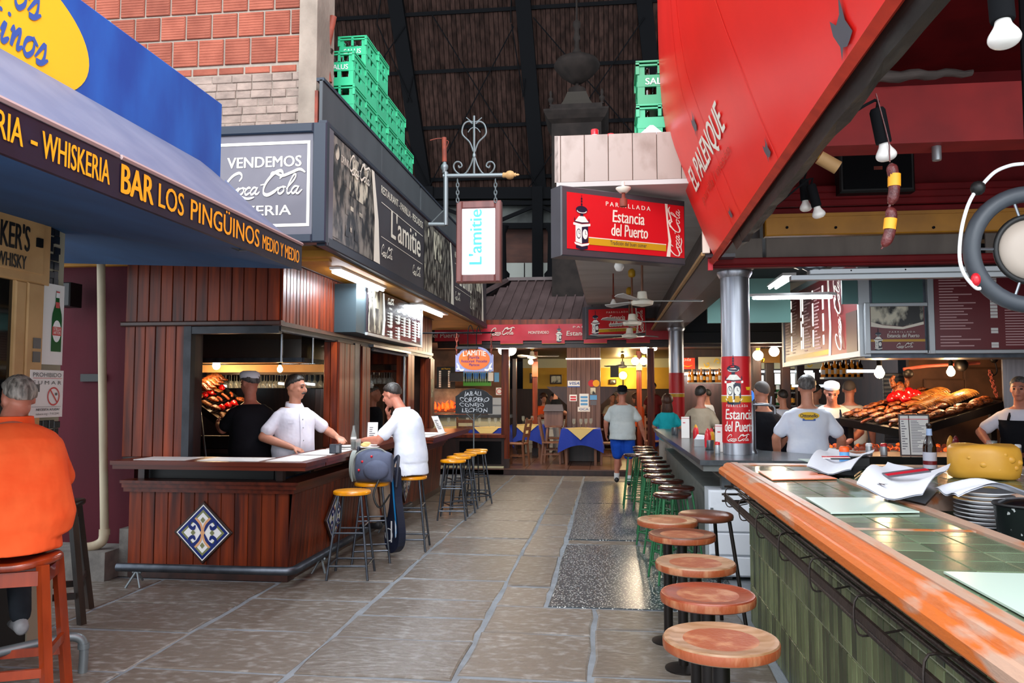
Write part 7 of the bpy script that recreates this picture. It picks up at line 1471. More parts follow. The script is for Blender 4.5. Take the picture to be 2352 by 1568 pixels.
shaker(1940, 1072, ZB, 'orange capped glass shaker among the white napkins', m_pblue, M('orange_cap', '#ee5a1c', .4), .14, .036)
for px, py, l in ((1996, 1034, 'white topped salt shaker left of the menu stand'), (2030, 1034, 'red topped steel shaker just left of the menu stand'), (2312, 1036, 'left of two white topped shakers above the cheese'), (2338, 1036, 'right of two white topped shakers above the cheese')):
    shaker(px, py, 1.042, l, m_alum, m_redcap if 'red' in l else m_plate, .11, .032, 8.0)
p = at(2102, 1042, Y=7.9); t = thing('menu_stand', 'tall white bilingual menu card stand on the brown counter', 'menu', (p.x, 7.9, 1.042)); f = FR((p.x-.13, 7.9, 1.045), (1, 0, 0), (0, .08, 1)); part('card', MB().slab(f, 0, 0, .275, .39, -.01, 0), m_wooddk, t); part('page', MB().slab(f, .012, .012, .085, .375, 0, .004).slab(f, .095, .012, .262, .375, 0, .004), m_paper, t); q = MB(); menu_lines(q, f, .02, .08, .05, .33, 12, 0, .006, 31); menu_lines(q, f, .105, .25, .03, .33, 20, 0, .006, 32); part('print', q, m_signgr2, t); part('red_line', MB().rect(f, .012, .34, .262, .346, .006), m_redsh, t)
def squeeze(px, py, Y, z, label, mt_, h=.19, cap=None):
    p = at(px, py, Y=Y); p.z = z; t = thing('sauce_bottle', label, 'bottle', p); part('body', MB().lathe([(.03, 0), (.034, .02), (.034, h*.6), (.026, h*.8), (.012, h*.86)], p, 14), mt_, t); part('nozzle', MB().lathe([(.022, h*.78), (.02, h*.88), (.006, h)], p, 12), cap or mt_, t)
squeeze(2184, 1038, 8.0, 1.042, 'yellow mustard bottle beside the ketchup on the brown counter', m_yel); squeeze(2196, 1038, 7.95, 1.042, 'dark red ketchup bottle on the brown counter', m_reddk)
p = at(2278, 1020, Y=8.1); p.z = 1.042; t = thing('glass_jar', 'glass jar of green sauce in front of the man at the edge', 'jar', p); part('jar', MB().lathe([(.05, 0), (.055, .01), (.055, .1), (.045, .12), (.046, .14)], p, 16), m_glassy, t); part('sauce', MB().lathe([(.048, .005), (.05, .02), (.05, .08)], p, 16), m_greenbot, t)
# beer bottle
p = zpt(2137, 1088); t = thing('beer_bottle', 'dark brown beer bottle standing on the tiled bar', 'bottle', p); part('body', MB().lathe([(.036, 0), (.04, .006), (.04, .17), (.034, .2), (.017, .25), (.015, .3), (.018, .305), (.018, .32), (.015, .325)], p, 22), m_bottle, t); part('paper_label', MB().lathe([(.0408, .035), (.0408, .14)], p, 22), M('beer_label', '#b9b9c6', .5), t); part('red_label', MB().lathe([(.0412, .06), (.0412, .085)], p, 22), m_reddk, t); part('neck_foil', MB().lathe([(.0185, .245), (.016, .29)], p, 14), M('neck_foil', '#8fa5c8', .4), t)
# cheese
p = zpt(2270, 1100); rg = []; n = 36; cxy = V((p.x+.02, p.y+.1, ZB))
for i, (k, z) in enumerate(((.86, 0), (.97, .012), (1.0, .05), (1.01, .1), (1.0, .15), (.96, .185), (.86, .2), (.5, .203))):
    rg.append([cxy+V((cos(a)*.205*k*(1+.02*sin(5*a+i)-.03*(1 if abs(a-4.5) < .1 else 0)), sin(a)*.17*k*(1+.02*cos(4*a)), z+.006*sin(3*a+1))) for a in [2*pi*j/n for j in range(n)]])
t = thing('cheese', 'big round yellow cheese with dents behind the plates', 'cheese', cxy); part('body', MB().loft(rg), m_cheese, t); q = MB()
for a, z, r in ((-1.9, .09, .025), (-1.5, .06, .02), (-1.1, .12, .03), (-.9, .07, .022), (-2.3, .13, .015), (-1.3, .15, .018), (-.7, .1, .026)): q.ball(cxy+V((cos(a)*.198, sin(a)*.164, z)), (r, r*.5, r*.8), 10, 7)
part('bumps', q, m_cheese, t)
# plates, napkin, pot
p = at(2262, 1212, Z=.971); pm_ = MB().lathe([(.07, 0), (.075, .004), (.12, .016), (.135, .02), (.136, .024), (.118, .021), (.07, .009)], n=32).mesh('plate', m_plate)
for i in range(9):
    o = bpy.data.objects.new('plate', pm_); COL.objects.link(o); o.location = (p.x, p.y, p.z+.0+i*.02); tag(o, 'white china plate in the stack beside the cheese, %s' % ('lowest', 'second up', 'third up', 'fourth up', 'fifth up', 'sixth up', 'seventh up', 'eighth up', 'topmost under the napkin')[i], 'plate', 'stack of white plates')
q = MB(); vs = []; n = 12
for i in range(n+1):
    for j in range(n+1):
        u, v = i/n-.5, j/n-.5; vs.append(V((p.x+u*.36, p.y+v*.3, p.z+.212+.018*cos(u*7)+.01*sin(9*v+3*u)-.06*max(0, abs(u)-.38)*3)))
fs = [(i*(n+1)+j, (i+1)*(n+1)+j, (i+1)*(n+1)+j+1, i*(n+1)+j+1) for i in range(n) for j in range(n)]; q.add(vs, fs, 0, True); q.add([v-V((0, 0, .008)) for v in vs], [tuple(reversed(f_)) for f_ in fs], 0, True); single('napkin', q, m_napkin, 'white napkin lying on top of the plate stack', 'napkin')
c = at(2372, 1243, Z=.971); c.y -= .0; t = thing('cooking_pot', 'speckled black enamel pot in front of the plates', 'pot', c); part('body', MB().lathe([(.12, 0), (.135, .01), (.15, .16), (.155, .165), (.145, .165), (.13, .03)], c, 32), m_potg, t); part('rim', MB().lathe([(.153, .158), (.158, .165), (.153, .172), (.146, .168)], c, 32), m_black, t); part('lid_flap', MB().lathe([(.14, .163), (.1, .185), (.02, .192)], c, 24), m_blackgl, t)
# things on the grey counter
def cardstand(px, py, Y, label, side=True):
    p = at(px, py, Y=Y); t = thing('menu_stand', label, 'menu', (p.x, Y, 1.051)); f = FR((p.x-.07, Y, 1.053), (1, -.1, 0), (0, 0, 1)); part('page', MB().slab(f, 0, 0, .1, .27, -.004, .002), m_paper, t); part('cover', MB().slab(FR(f(.1, 0), (.3, 1, 0), (0, 0, 1)), 0, 0, .1, .28, -.004, .002), m_wooddk, t); part('print', MB().rect(f, .02, .19, .05, .2, .004).rect(f, 0, .25, .1, .255, .004), m_redsh, t)
cardstand(1578, 998, 10.4, 'white menu stand farther along the grey counter'); cardstand(1660, 1030, 8.1, 'white menu stand just left of the printed column')
def cup(px, py, Y, label): p = at(px, py, Y=Y); p.z = 1.051; t = thing('steel_cup', label, 'cup', p); part('cup', MB().lathe([(.04, 0), (.045, .004), (.045, .1), (.04, .1), (.036, .01)], p, 16), m_steel, t); return p
p = cup(1630, 1020, 8.4, 'steel cup holding sauce bottles on the grey counter'); squeeze(1626, 1015, 8.4, 1.07, 'red ketchup bottle in the steel cup', m_redcap, .2); squeeze(1634, 1012, 8.43, 1.07, 'yellow mustard bottle in the steel cup', m_yel, .2, m_redcap)
cup(1550, 990, 11.2, 'steel cup on the far part of the grey counter'); p = at(1607, 1010, Y=8.9); t = thing('napkin_holder', 'steel napkin holder with white napkins on the grey counter', 'napkin holder', (p.x, 8.9, 1.051)); part('box', MB().box((p.x-.06, 8.85, 1.051), (p.x+.05, 8.95, 1.13)), m_alum, t); part('napkins', MB().loft([[V((p.x-.05, 8.87, 1.13)), V((p.x+.04, 8.87, 1.13)), V((p.x+.04, 8.93, 1.13)), V((p.x-.05, 8.93, 1.13))], [V((p.x-.03, 8.88, 1.17)), V((p.x+.06, 8.88, 1.165)), V((p.x+.05, 8.92, 1.17)), V((p.x-.02, 8.92, 1.18))]], sm=False), m_napkin, t)
shaker(1648, 1033, 1.051, 'red capped shaker at the foot of the printed column', m_alum, m_redcap, .11, .026, 7.9); squeeze(1598, 985, 9.8, 1.051, 'red ketchup bottle behind the far menu stand', m_redcap, .2, m_yel)
p = at(1728, 1040, Y=8.0); t = thing('beer_tap', 'tall chrome beer tap with blue top beside the printed column', 'beer tap', (p.x, 8.0, 1.05)); part('tower', MB().lathe([(.05, 0), (.05, .02), (.035, .04), (.035, .5), (.04, .52)], (p.x, 8.0, 1.051), 16), m_steel, t); part('blue_top', MB().ball((p.x-.01, 7.98, 1.60), (.035, .03, .06), 10, 8), M('blue_glow', '#3a7bff', .3, emit=.8), t); part('spout', MB().tube(cr([(p.x, 7.98, 1.52), (p.x+.12, 7.95, 1.52), (p.x+.2, 7.95, 1.5), (p.x+.21, 7.95, 1.43)], 4), .014, 8).tube([(p.x+.17, 7.95, 1.5), (p.x+.18, 7.95, 1.6)], .012, 8), m_steel, t)
single('white_cloth', MB().loft([[V((1.72+.22*cos(a), 8.1+.1*sin(a), 1.052)) for a in [2*pi*j/12 for j in range(12)]], [V((1.72+.16*cos(a), 8.1+.08*sin(a), 1.085+.012*sin(3*a))) for a in [2*pi*j/12 for j in range(12)]]]), m_napkin, 'crumpled white cloth on the grey counter by the beer tap', 'cloth') if 0 else None
# things on the left bar
p = at(770, 1034, Y=7.35); t = thing('napkin_holder', 'small dark steel napkin box on the left bar', 'napkin holder', (p.x, 7.35, 1.062)); part('box', MB().slab(FR((p.x-.05, 7.32, 1.062), (1, 0, 0), (0, 0, 1)), 0, 0, .1, .085, -.07, 0, e=.006), m_steeld, t); part('side', MB().box((p.x+.02, 7.315, 1.07), (p.x+.05, 7.32, 1.14)), m_steel, t)
p = at(812, 1025, Y=7.75); p.z = 1.062; t = thing('cola_bottle', 'half empty glass cola bottle standing by the waiter hand', 'bottle', p); part('glass', MB().lathe([(.028, 0), (.03, .008), (.028, .05), (.031, .1), (.026, .15), (.012, .21), (.011, .24), (.013, .245)], p, 16), m_glassy, t); part('cola', MB().lathe([(.025, .008), (.025, .05), (.027, .085)], p, 14), m_bottle, t); part('print', MB().lathe([(.0305, .11), (.0285, .13)], p, 14), m_paper, t)
p = at(822, 1025, Y=7.95); p.z = 1.062; t = thing('cola_glass', 'glass of cola behind the half empty bottle', 'glass', p); part('glass', MB().lathe([(.028, 0), (.034, .1), (.032, .1), (.026, .006)], p, 14), m_glassy, t); part('cola', MB().lathe([(.025, .006), (.029, .06)], p, 14), m_bottle, t)
for px, py, Y, r, l in ((845, 1026, 8.0, .12, 'white plate with food in front of the seated customer'), (795, 1022, 8.15, .1, 'white plate left of the cola bottle')):
    p = at(px, py, Y=Y); p.z = 1.062; single('plate', MB().lathe([(r*.5, 0), (r*.9, .012), (r, .018), (r*.88, .015), (r*.5, .006)], p, 24), m_plate, l, 'plate')
p = at(838, 1022, Y=7.98); p.z = 1.075; single('sandwich', MB().ball(p+V((0, 0, .025)), (.05, .03, .022), 12, 8).ball(p+V((.02, 0, .04)), (.045, .028, .018), 12, 8), m_ybeige, 'small piece of bread under the fingers of the seated customer', 'bread')
p = at(853, 1028, Y=8.45); t = thing('menu_card', 'white folded menu card standing behind the cola', 'menu', (p.x, 8.4, 1.062)); f = FR((p.x-.05, 8.45, 1.062), (1, .2, 0), (0, .1, 1)); part('card', MB().slab(f, 0, 0, .11, .25, -.004, 0), m_paper, t); q = MB(); menu_lines(q, f, .02, .09, .05, .2, 7, 0, .003, 41); part('print', q, m_signgr2, t)
p = at(1008, 988, Y=11.0); t = thing('menu_card', 'leaning white menu card on the far stretch of the left bar', 'menu', (p.x, 11.0, 1.062)); f = FR((p.x-.0, 11.0, 1.062), (.5, 1, 0), (-.45, 0, 1)); part('card', MB().slab(f, 0, 0, .14, .26, -.004, .002), m_paper, t); q = MB(); menu_lines(q, f, .02, .12, .05, .2, 6, 0, .004, 42); part('print', q, m_signgr2, t)
# ================================================================ PEOPLE
m_hairdk = M('dark_hair', '#1d1713', .5, col2='#2e2620', sc=(60, 60, 20), bump=.6, bsc=60); m_hairgr = M('grey_hair', '#3c3836', .5, col2='#6a6663', sc=(60, 60, 20), bump=.6, bsc=60); m_hairsil = M('silver_hair', '#565049', .5, col2='#a39b90', sc=(50, 50, 14), bump=.8, bsc=50); m_hairbr = M('brown_hair', '#3c2218', .5, col2='#55301f', sc=(50, 50, 14), bump=.6, bsc=50); m_stub = M('shaved_hair', '#5b5450', .7)
def cloth_m(n, c, c2, b=.55): return M(n, c, .85, col2=c2, sc=(5, 5, 5), bump=b, bsc=5, bdist=.04, spec=.2)
c_orange = cloth_m('orange_shirt', '#ff6a34', '#f85a28'); c_white = cloth_m('white_shirt', '#e4e2ec', '#d6d5e2'); c_white2 = cloth_m('white_cotton', '#e8ecf6', '#d9e0f0'); c_black = cloth_m('black_shirt', '#0e0f14', '#15161c'); c_teal = cloth_m('teal_top', '#23b4c0', '#1ba3b0'); c_pale = cloth_m('pale_linen', '#ccd3d2', '#bfc7c8'); c_khaki = cloth_m('khaki_trousers', '#a58f7d', '#94806f'); c_denim = cloth_m('dark_denim', '#22262c', '#31363c'); c_greytr = cloth_m('grey_waistband', '#8f8f93', '#818186'); c_navy = cloth_m('navy_trousers', '#12141f', '#1a1d2a'); c_blueS = cloth_m('blue_shorts', '#1e55c8', '#1848ad'); c_beige = cloth_m('beige_shirt', '#b9aa94', '#a99a84'); c_cook = cloth_m('cook_shirt', '#d8cfc2', '#c8bfb2'); c_stone = cloth_m('stone_trousers', '#b5aca3', '#a59c93')
m_shoe = M('dark_shoe', '#1a1a1d', .5); m_shoeg = M('grey_shoe', '#77777a', .5, col2='#9a9a9c', sc=(9, 9, 9)); m_sock = M('white_sock', '#e6e6e6', .8); m_eye = M('eye', '#15100d', .2); m_lip = M('lip', '#8c4a40', .5)
def rm(o, vox, it=2):
    m = o.modifiers.new('one_surface', 'REMESH'); m.mode = 'VOXEL'; m.voxel_size = vox; m.use_smooth_shade = True
    if it: s = o.modifiers.new('soften', 'SMOOTH'); s.factor = .5; s.iterations = it
    return o
def limb(b, pts, rs, n=12):
    P = cr(pts, 4); k = len(P); rr = []
    for i in range(k): u = i/(k-1)*(len(rs)-1); j = min(int(u), len(rs)-2); rr.append(rs[j]+(rs[j+1]-rs[j])*(u-j))
    b.tube(P, rr, n)
    for p, r in ((P[0], rr[0]), (P[-1], rr[-1])): b.ball(p, r*.99, n, 8)
def hand(b, w, d, nrm, side, curl=.5, s=1, spread=.12):
    d = V(d).normalized(); nrm = V(nrm); nrm = (nrm-d*nrm.dot(d)).normalized(); x = d.cross(nrm).normalized()*side   # x = towards the thumb
    w = V(w); b.loft([[w+d*(l*s)+x*(cos(a)*wd*s)+nrm*(sin(a)*th*s) for a in [2*pi*j/12 for j in range(12)]] for l, wd, th in ((-.02, .024, .02), (.01, .028, .019), (.05, .041, .017), (.085, .041, .014), (.097, .034, .01))])
    for i, (o, L) in enumerate(((.03, .072), (.01, .08), (-.011, .075), (-.031, .058))):
        p = w+d*.085*s+x*o*s; dd = (d+x*(o*spread*8)).normalized(); pts = [p-dd*.02*s]; a = curl*.35
        for l in (.42, .32, .26): dv = dd*cos(a)-nrm*sin(a); pts.append(pts[-1]+dv*(L*l*s+(.02*s if len(pts) == 1 else 0))); a += curl*.75
        b.tube(pts, [.0098*s, .0095*s, .0088*s, .0072*s], 8); b.ball(pts[-1], .0074*s, 8, 6)
    p = w+d*.028*s+x*.03*s; t1 = (x*.75+d*.65-nrm*.25).normalized(); t2 = (x*.25+d*.9-nrm*(.3+curl*.3)).normalized(); pts = [p-t1*.015*s, p+t1*.034*s, p+t1*.034*s+t2*.028*s, p+t1*.034*s+t2*.05*s]
    b.tube(pts, [.013*s, .012*s, .0105*s, .008*s], 8); b.ball(pts[-1], .0083*s, 8, 6)
def frame3(yaw, pitch, roll=0): return Matrix.Rotation(yaw, 3, 'Z') @ Matrix.Rotation(pitch, 3, 'X') @ Matrix.Rotation(roll, 3, 'Y')
TOR = [(-.02, .10, .09), (.03, .165, .12), (.12, .175, .125), (.24, .16, .118), (.36, .172, .125), (.44, .182, .12), (.505, .165, .10), (.55, .112, .08), (.585, .062, .062)]
SAG = [0]
def torso(b, P, wid, dep, grow=0, lo=0, hi=9, belly=0, flare=0, n=28, up_=.0, yawt=0):
    # P: pelvis, mid, neck points; rings follow the curve
    C = cr(P, 8); L = [0]
    for i in range(1, len(C)): L.append(L[-1]+(C[i]-C[i-1]).length)
    T = L[-1]; rg = []
    for s, w, d in TOR[lo:hi]:
        u = max(0, min(1, s/.585))*T; i = max(k for k in range(len(L)) if L[k] <= u+1e-6); i = min(i, len(C)-2); p = C[i].lerp(C[i+1], (u-L[i])/(L[i+1]-L[i]+1e-9)); dr = (C[i+1]-C[i]).normalized()
        if s < 0: p = p+dr*s
        sx = V((cos(yawt*s/.585), sin(yawt*s/.585), 0)); fw_ = sx.cross(dr)*-1; fw_ = dr.cross(sx)*1.0
        w = w*(1+SAG[0]*max(0, 1-s/.5)); bl = belly*math.exp(-((s-.2)/.13)**2); ww, dd = w*wid+grow+flare*max(0, .15-s), d*dep+grow+flare*max(0, .15-s)
        rg.append([p+sx*(abs(cos(a))**.85*(1 if cos(a) > 0 else -1)*(ww+bl*.5))+fw_*(abs(sin(a))**.85*(1 if sin(a) > 0 else -1)*(dd+(bl if sin(a) > 0 else bl*.15))) for a in [2*pi*j/n for j in range(n)]])
    b.loft(rg); return rg
def person(label, loc, rz, shirt, trous, skin, hair, P=None, arms=None, legs=None, head=None, s=1, wid=1, dep=1, belly=0, group=None, vox=.011, sleeve=.55, shoes=None, shorts=False, hairkind='short', cap=None, must=False, collar=False, hc=(.4, .4), hn=None, tail=.0, apron=None, glasses=False, coat_tail=0, face=True, name='person', crew=False):
    t = thing(name, label, 'person', (0, 0, 0), group)
    P = [V(p) for p in (P or [(0, 0, .90), (0, .005, 1.18), (0, -.02, 1.47)])]; nk = P[-1]
    sw = .158*wid; up = (P[2]-P[1]).normalized(); sh_c = nk-up*.118
    hd = head or (0, .02, nk.z+.165, 0, 0); hcn = V(hd[:3]); HM = frame3(hd[3], hd[4]); H_ = lambda x, y, z: hcn+HM @ V((x, y, z))
    arms = arms or [((.26, -.03, 1.16), (.27, .06, .92)), ((-.26, -.03, 1.16), (-.27, .06, .92))]
    legs = legs or [((.1, .02, .50), (.11, -.02, .09), (0, 1)), ((-.1, .02, .50), (-.11, -.02, .09), (0, 1))]
    b = MB(); torso(b, P, wid*.95, dep*.95, -.012, belly=belly*.9)
    limb(b, [nk-up*.05, nk.lerp(hcn, .45), H_(0, -.02, -.05)], [.062, .056, .058])
    b.ball(H_(0, -.012, .03), (.077, .096, .092), 16, 12, M3=HM); b.ball(H_(0, .022, -.03), (.064, .074, .088), 16, 12, M3=HM); b.ball(H_(0, .058, -.088), (.036, .03, .026), 12, 8, M3=HM)
    b.tube([H_(0, .088, .022), H_(0, .108, -.008), H_(0, .116, -.028)], [.008, .012, .015], 8); b.ball(H_(0, .11, -.03), (.017, .013, .011), 8, 6, M3=HM)
    b.tube([H_(-.045, .075, .03), H_(0, .09, .034), H_(.045, .075, .03)], .011, 8); b.ball(H_(0, .088, -.06), (.026, .012, .013), 10, 6, M3=HM)
    for sx in (-1, 1): b.ball(H_(sx*.077, -.012, -.004), (.011, .02, .033), 8, 8, M3=HM); b.ball(H_(sx*.042, .062, -.02), (.022, .02, .02), 8, 6, M3=HM)
    shl = []
    for i, (el, wr) in enumerate(arms):
        sx = 1 if i == 0 else -1; sp = sh_c+V((sx*sw*.98, 0, -.005)); el, wr = V(el), V(wr); shl.append((sp, el, wr)); k_ = .9+.1*wid
        limb(b, [sp, sp.lerp(el, .5), el], [.058*k_, .05*k_, .043*k_]); limb(b, [el, el.lerp(wr, .35), wr], [.043*k_, .044*k_, .027])
        nrm = (hn or [None, None])[i]
        if nrm is None: nrm = (sx, 0, 0.1)
        dirv = (wr-el).normalized(); hand(b, wr, dirv if not isinstance(nrm, tuple) or len(nrm) < 4 else dirv, nrm[:3], -sx if nrm[0]*sx > .5 else sx, hc[i], s=1.0)
    hl = []
    for i, (kn, an, ft) in enumerate(legs):
        sx = 1 if i == 0 else -1; hp = P[0]+V((sx*.088*wid, 0, -.0)); kn, an = V(kn), V(an); hl.append((hp, kn, an, V((ft[0], ft[1], 0)).normalized()))
        limb(b, [hp, hp.lerp(kn, .5), kn], [.08*wid, .072*wid, .056]); limb(b, [kn, kn.lerp(an, .35), an], [.054, .056, .036]); d = hl[-1][3]; limb(b, [an, an+d*.09+V((0, 0, -.045))], [.034, .034])
    rm(part('body', b, skin, t), vox, 1)
    # clothes
    b = MB(); torso(b, P, wid, dep, .012, lo=0 if not coat_tail else 0, hi=8, belly=belly, flare=.12 if tail else 0)
    if tail:
        r_ = []; 
        for k, (zz, gg) in enumerate(((-.0, .02), (-tail*.5, .03), (-tail, .035))): r_.append([P[0]+V((cos(a)*(.172*wid+gg), sin(a)*(.125*dep+gg+belly*.3), zz+.02+.008*sin(5*a))) for a in [2*pi*j/24 for j in range(24)]])
        b.loft(r_)
    for sp, el, wr in shl:
        e = sp.lerp(el, sleeve*1.25) if sleeve < .9 else el; limb(b, [sp+V((0, 0, .0)), sp.lerp(e, .5), e], [.064, .064, .07 if sleeve < .9 else .056])
        if sleeve >= .9: limb(b, [el, wr], [.056, .04])
    rm(part('shirt', b, shirt, t), vox*1.15, 2)
    if collar == 2: part('collar', MB().loft([[nk+V((.02+cos(a)*r*1.1, .03+sin(a)*r+.01, z)) for a in [2*pi*j/24 for j in range(24)]] for r, z in ((.115, -.06), (.108, -.02), (.098, .05), (.088, .052), (.09, -.03))], caps=False), shirt, t)
    elif collar:
        rr_ = torso(MB(), P, wid, dep, .020, lo=1, hi=8, belly=belly); q = MB(); q.loft([[r_[6].lerp(r_[7], .55)+V((0, .002, 0)), r_[7]+V((0, .004, 0)), r_[8].lerp(r_[7], .55)+V((0, .002, 0))] for r_ in rr_[:-1]], closed=False, caps=False); part('placket', q, shirt, t); q = MB()
        for k_ in range(5): q.ball(rr_[k_][7]+V((0, .007, 0)), (.007, .004, .007), 6, 4)
        part('buttons', q, m_alum, t); q = MB()
        q.loft([[a_+V((0, .006, 0)) for a_ in (r_[4], r_[5], r_[6].lerp(r_[5], .6))] for r_ in (rr_[4], rr_[3].__class__(p_.lerp(q_, .45) for p_, q_ in zip(rr_[4], rr_[3])))], closed=False, caps=False); part('pocket', q, shirt, t)
        q = MB(); q.loft([[nk+V((cos(a)*r*1.02, sin(a)*r+.012*(1-k), z+.012*sin(a)*-1)) for a in [2*pi*j/20 for j in range(20)]] for k, (r, z) in enumerate(((.088, -.05), (.09, -.02), (.078, .014), (.07, .008), (.068, -.04)))], caps=False); part('collar', q, shirt, t)
    b = MB(); torso(b, P, wid*.97, dep*.97, .006, hi=3, belly=belly*.5)
    for hp, kn, an, d in hl:
        if shorts: k2 = kn+(hp-kn)*.12; limb(b, [hp, hp.lerp(k2, .5), k2], [.1*wid, .1*wid, .095])
        else: limb(b, [hp, hp.lerp(kn, .5), kn], [.096*wid, .086*wid, .068]); limb(b, [kn, kn.lerp(an, .4), an+V((0, 0, .02))], [.068, .066, .055])
    rm(part('shorts' if shorts else 'trousers', b, trous, t), vox*1.15, 2)
    for hp, kn, an, d in hl:
        q = MB(); sd = V((-d.y, d.x, 0)); bs = V((an.x, an.y, an.z-.085)); rg = []
        for u, w, h0, h1 in ((-.075, .02, .015, .06), (-.06, .036, 0, .085), (0, .04, 0, .1), (.07, .045, 0, .07), (.14, .046, 0, .05), (.185, .03, .005, .035), (.2, .01, .012, .025)): rg.append([bs+d*u+sd*(cos(a)*w)+V((0, 0, (h0+h1)/2+sin(a)*(h1-h0)/2)) for a in [2*pi*j/14 for j in range(14)]])
        q.loft(rg); part('shoe', q, shoes or m_shoe, t)
        if shorts: part('sock', MB().cyl(an-V((0, 0, .04)), an.lerp(kn, .22), .046, .05, 12), m_sock, t)
    # hair, cap, face
    if hairkind != 'none':
        b = MB(); nu, nv = 32, 20; vs = []
        for i in range(nv+1):
            th = pi*i/nv
            for j in range(nu):
                ph = 2*pi*j/nu; dx, dy, dz = sin(th)*cos(ph), sin(th)*sin(ph), cos(th)
                line = {'short': .42*max(0, dy+.1)*1.35-.62*max(0, -dy)-.1, 'receding': .95*max(0, dy+.25)-.62*max(0, -dy)-.1, 'long': .35*max(0, dy)-.9*max(0, -dy)-.35, 'shaved': .5*max(0, dy+.1)-.55*max(0, -dy)-.1, 'fringe': -.1+.5*max(0, dy)-.6*max(0, -dy)}[hairkind]
                on = dz > line; 
                if hairkind == 'fringe' and cap and dz > .35: on = False
                tt_ = min(1, max(0, (dz-line)/.14)) if not (hairkind == 'fringe' and cap and dz > .35) else 0; k = .76+.24*tt_*tt_*(3-2*tt_)+(.05*tt_*noise.noise(V((dx*7, dy*7, dz*7+loc[0]*3))) if hairkind not in ('shaved',) else 0); g = {'shaved': .003, 'long': .03}.get(hairkind, .010)
                vs.append(H_(dx*(.079+g)*k, -.012+dy*(.098+g)*k, .03+dz*(.094+g)*k))
        b.add(vs, [(i*nu+j, (i+1)*nu+j, (i+1)*nu+(j+1) % nu, i*nu+(j+1) % nu) for i in range(nv) for j in range(nu)], 0, True)
        if hairkind == 'long':
            b.loft([[H_(cos(a)*w, -.05+sin(a)*dp, z) for a in [2*pi*j/20 for j in range(20)]] for w, dp, z in ((.08, .06, .05), (.098, .065, -.05), (.11, .065, -.13), (.105, .055, -.2), (.07, .035, -.235))])
        part('hair', b, hair, t)
    if cap == 'skull':
        b = MB(); b.loft([[H_(cos(a)*w, -.014+sin(a)*d, z+.02*sin(a)*d/.1) for a in [2*pi*j/28 for j in range(28)]] for w, d, z in ((.082, .102, .045), (.086, .106, .05), (.089, .109, .08), (.082, .1, .108), (.055, .07, .124), (.0, .0, .127))]); part('cap', b, m_napkin, t)
    if cap == 'brim':
        b = MB(); b.loft([[H_(cos(a)*w, -.012+sin(a)*d, z) for a in [2*pi*j/28 for j in range(28)]] for w, d, z in ((.088, .108, .04), (.092, .11, .07), (.09, .105, .11), (.06, .075, .145), (0, 0, .15))]); part('cap', b, c_black, t)
        q = MB(); q.loft([[H_(cos(a)*w, -.012+sin(a)*d, z) for a in [2*pi*j/28 for j in range(28)]] for w, d, z in ((.09, .11, .045), (.13, .155, .035), (.133, .158, .03), (.09, .11, .038))]); part('brim', q, c_black, t)
    if face:
        for sx in (-1, 1): part('eye', MB().ball(H_(sx*.031, .083, .008), (.013, .01, .008), 8, 6, M3=HM), m_eye, t); part('eyebrow', MB().tube([H_(sx*.014, .096, .032), H_(sx*.034, .092, .038), H_(sx*.05, .078, .03)], [.003, .0045, .002], 6), hair, t)
        part('mouth', MB().tube([H_(-.024, .092, -.06), H_(0, .1, -.0605), H_(.024, .092, -.06)], [.002, .0045, .002], 6), m_lip, t)
        if must: part('moustache', MB().tube([H_(-.034, .088, -.054), H_(-.012, .103, -.044), H_(.012, .103, -.044), H_(.034, .088, -.054)], [.004, .009, .009, .004], 8), m_hairdk, t)
    if apron:
        b = MB(); rg = torso(MB(), P, wid, dep, .022, lo=0, hi=7, belly=belly); sel = []
        for r_ in rg[:6]: sel.append([r_[j] for j in range(2, 13)])
        b.loft(sel, closed=False, caps=False); b.loft([[p-V((0, .004, 0)) for p in r_] for r_ in reversed(sel)], closed=False, caps=False); part('apron', b, apron, t)
        for sx in (-1, 1): part('apron_strap', MB().tube([rg[5][7]+V((sx*.1, .0, .0)), sh_c+V((sx*.085, .09, .04)), sh_c+V((sx*.075, -.02, .075))], .014, 6), apron, t)
    t.location = loc; t.rotation_euler.z = rz; t.scale = (s, s, s); return t, H_, P
SIT = lambda kz=.72, sp=.12, ky=.42, az=.24, ay=.36: [((sp, ky, kz), (sp*.9, ay, az), (0, 1)), ((-sp, ky, kz), (-sp*.9, ay, az), (0, 1))]
# man in orange on the near left stool
SAG[0] = .28
person('heavy grey haired man in orange shirt seated with his back to the viewer', (-3.24, 4.0, 0), rad(52), c_orange, c_denim, m_skin2, m_hairsil, P=[(0, -.02, .86), (0, -.06, 1.14), (0, .06, 1.43)], head=(.055, .13, 1.575, .15, -.12), legs=[((.15, .42, .74), (.13, .22, .36), (.1, 1)), ((-.15, .42, .74), (-.13, .25, .30), (-.1, 1))], arms=[((.32, .2, 1.1), (.12, .44, 1.1)), ((-.32, .2, 1.1), (-.12, .44, 1.1))], wid=1.3, dep=1.42, belly=.06, vox=.01, hairkind='receding', collar=2, tail=.10, sleeve=.7, shoes=m_shoeg, s=1.02)
SAG[0] = 0
# cook in black with white cap at the left grill
person('cook in black shirt and white skull cap tending the left grill', (-3.62, 7.75, 0), rad(48), c_black, c_denim, m_skin2, m_hairgr, hairkind='fringe', cap='skull', arms=[((.30, -.04, 1.14), (.29, .03, .88)), ((-.22, .14, 1.2), (-.16, .42, 1.24))], head=(0, .05, 1.645, .25, -.2), P=[(0, 0, .9), (0, .0, 1.18), (0, .02, 1.475)], s=1.05, wid=1.08, dep=1.15, belly=.03)
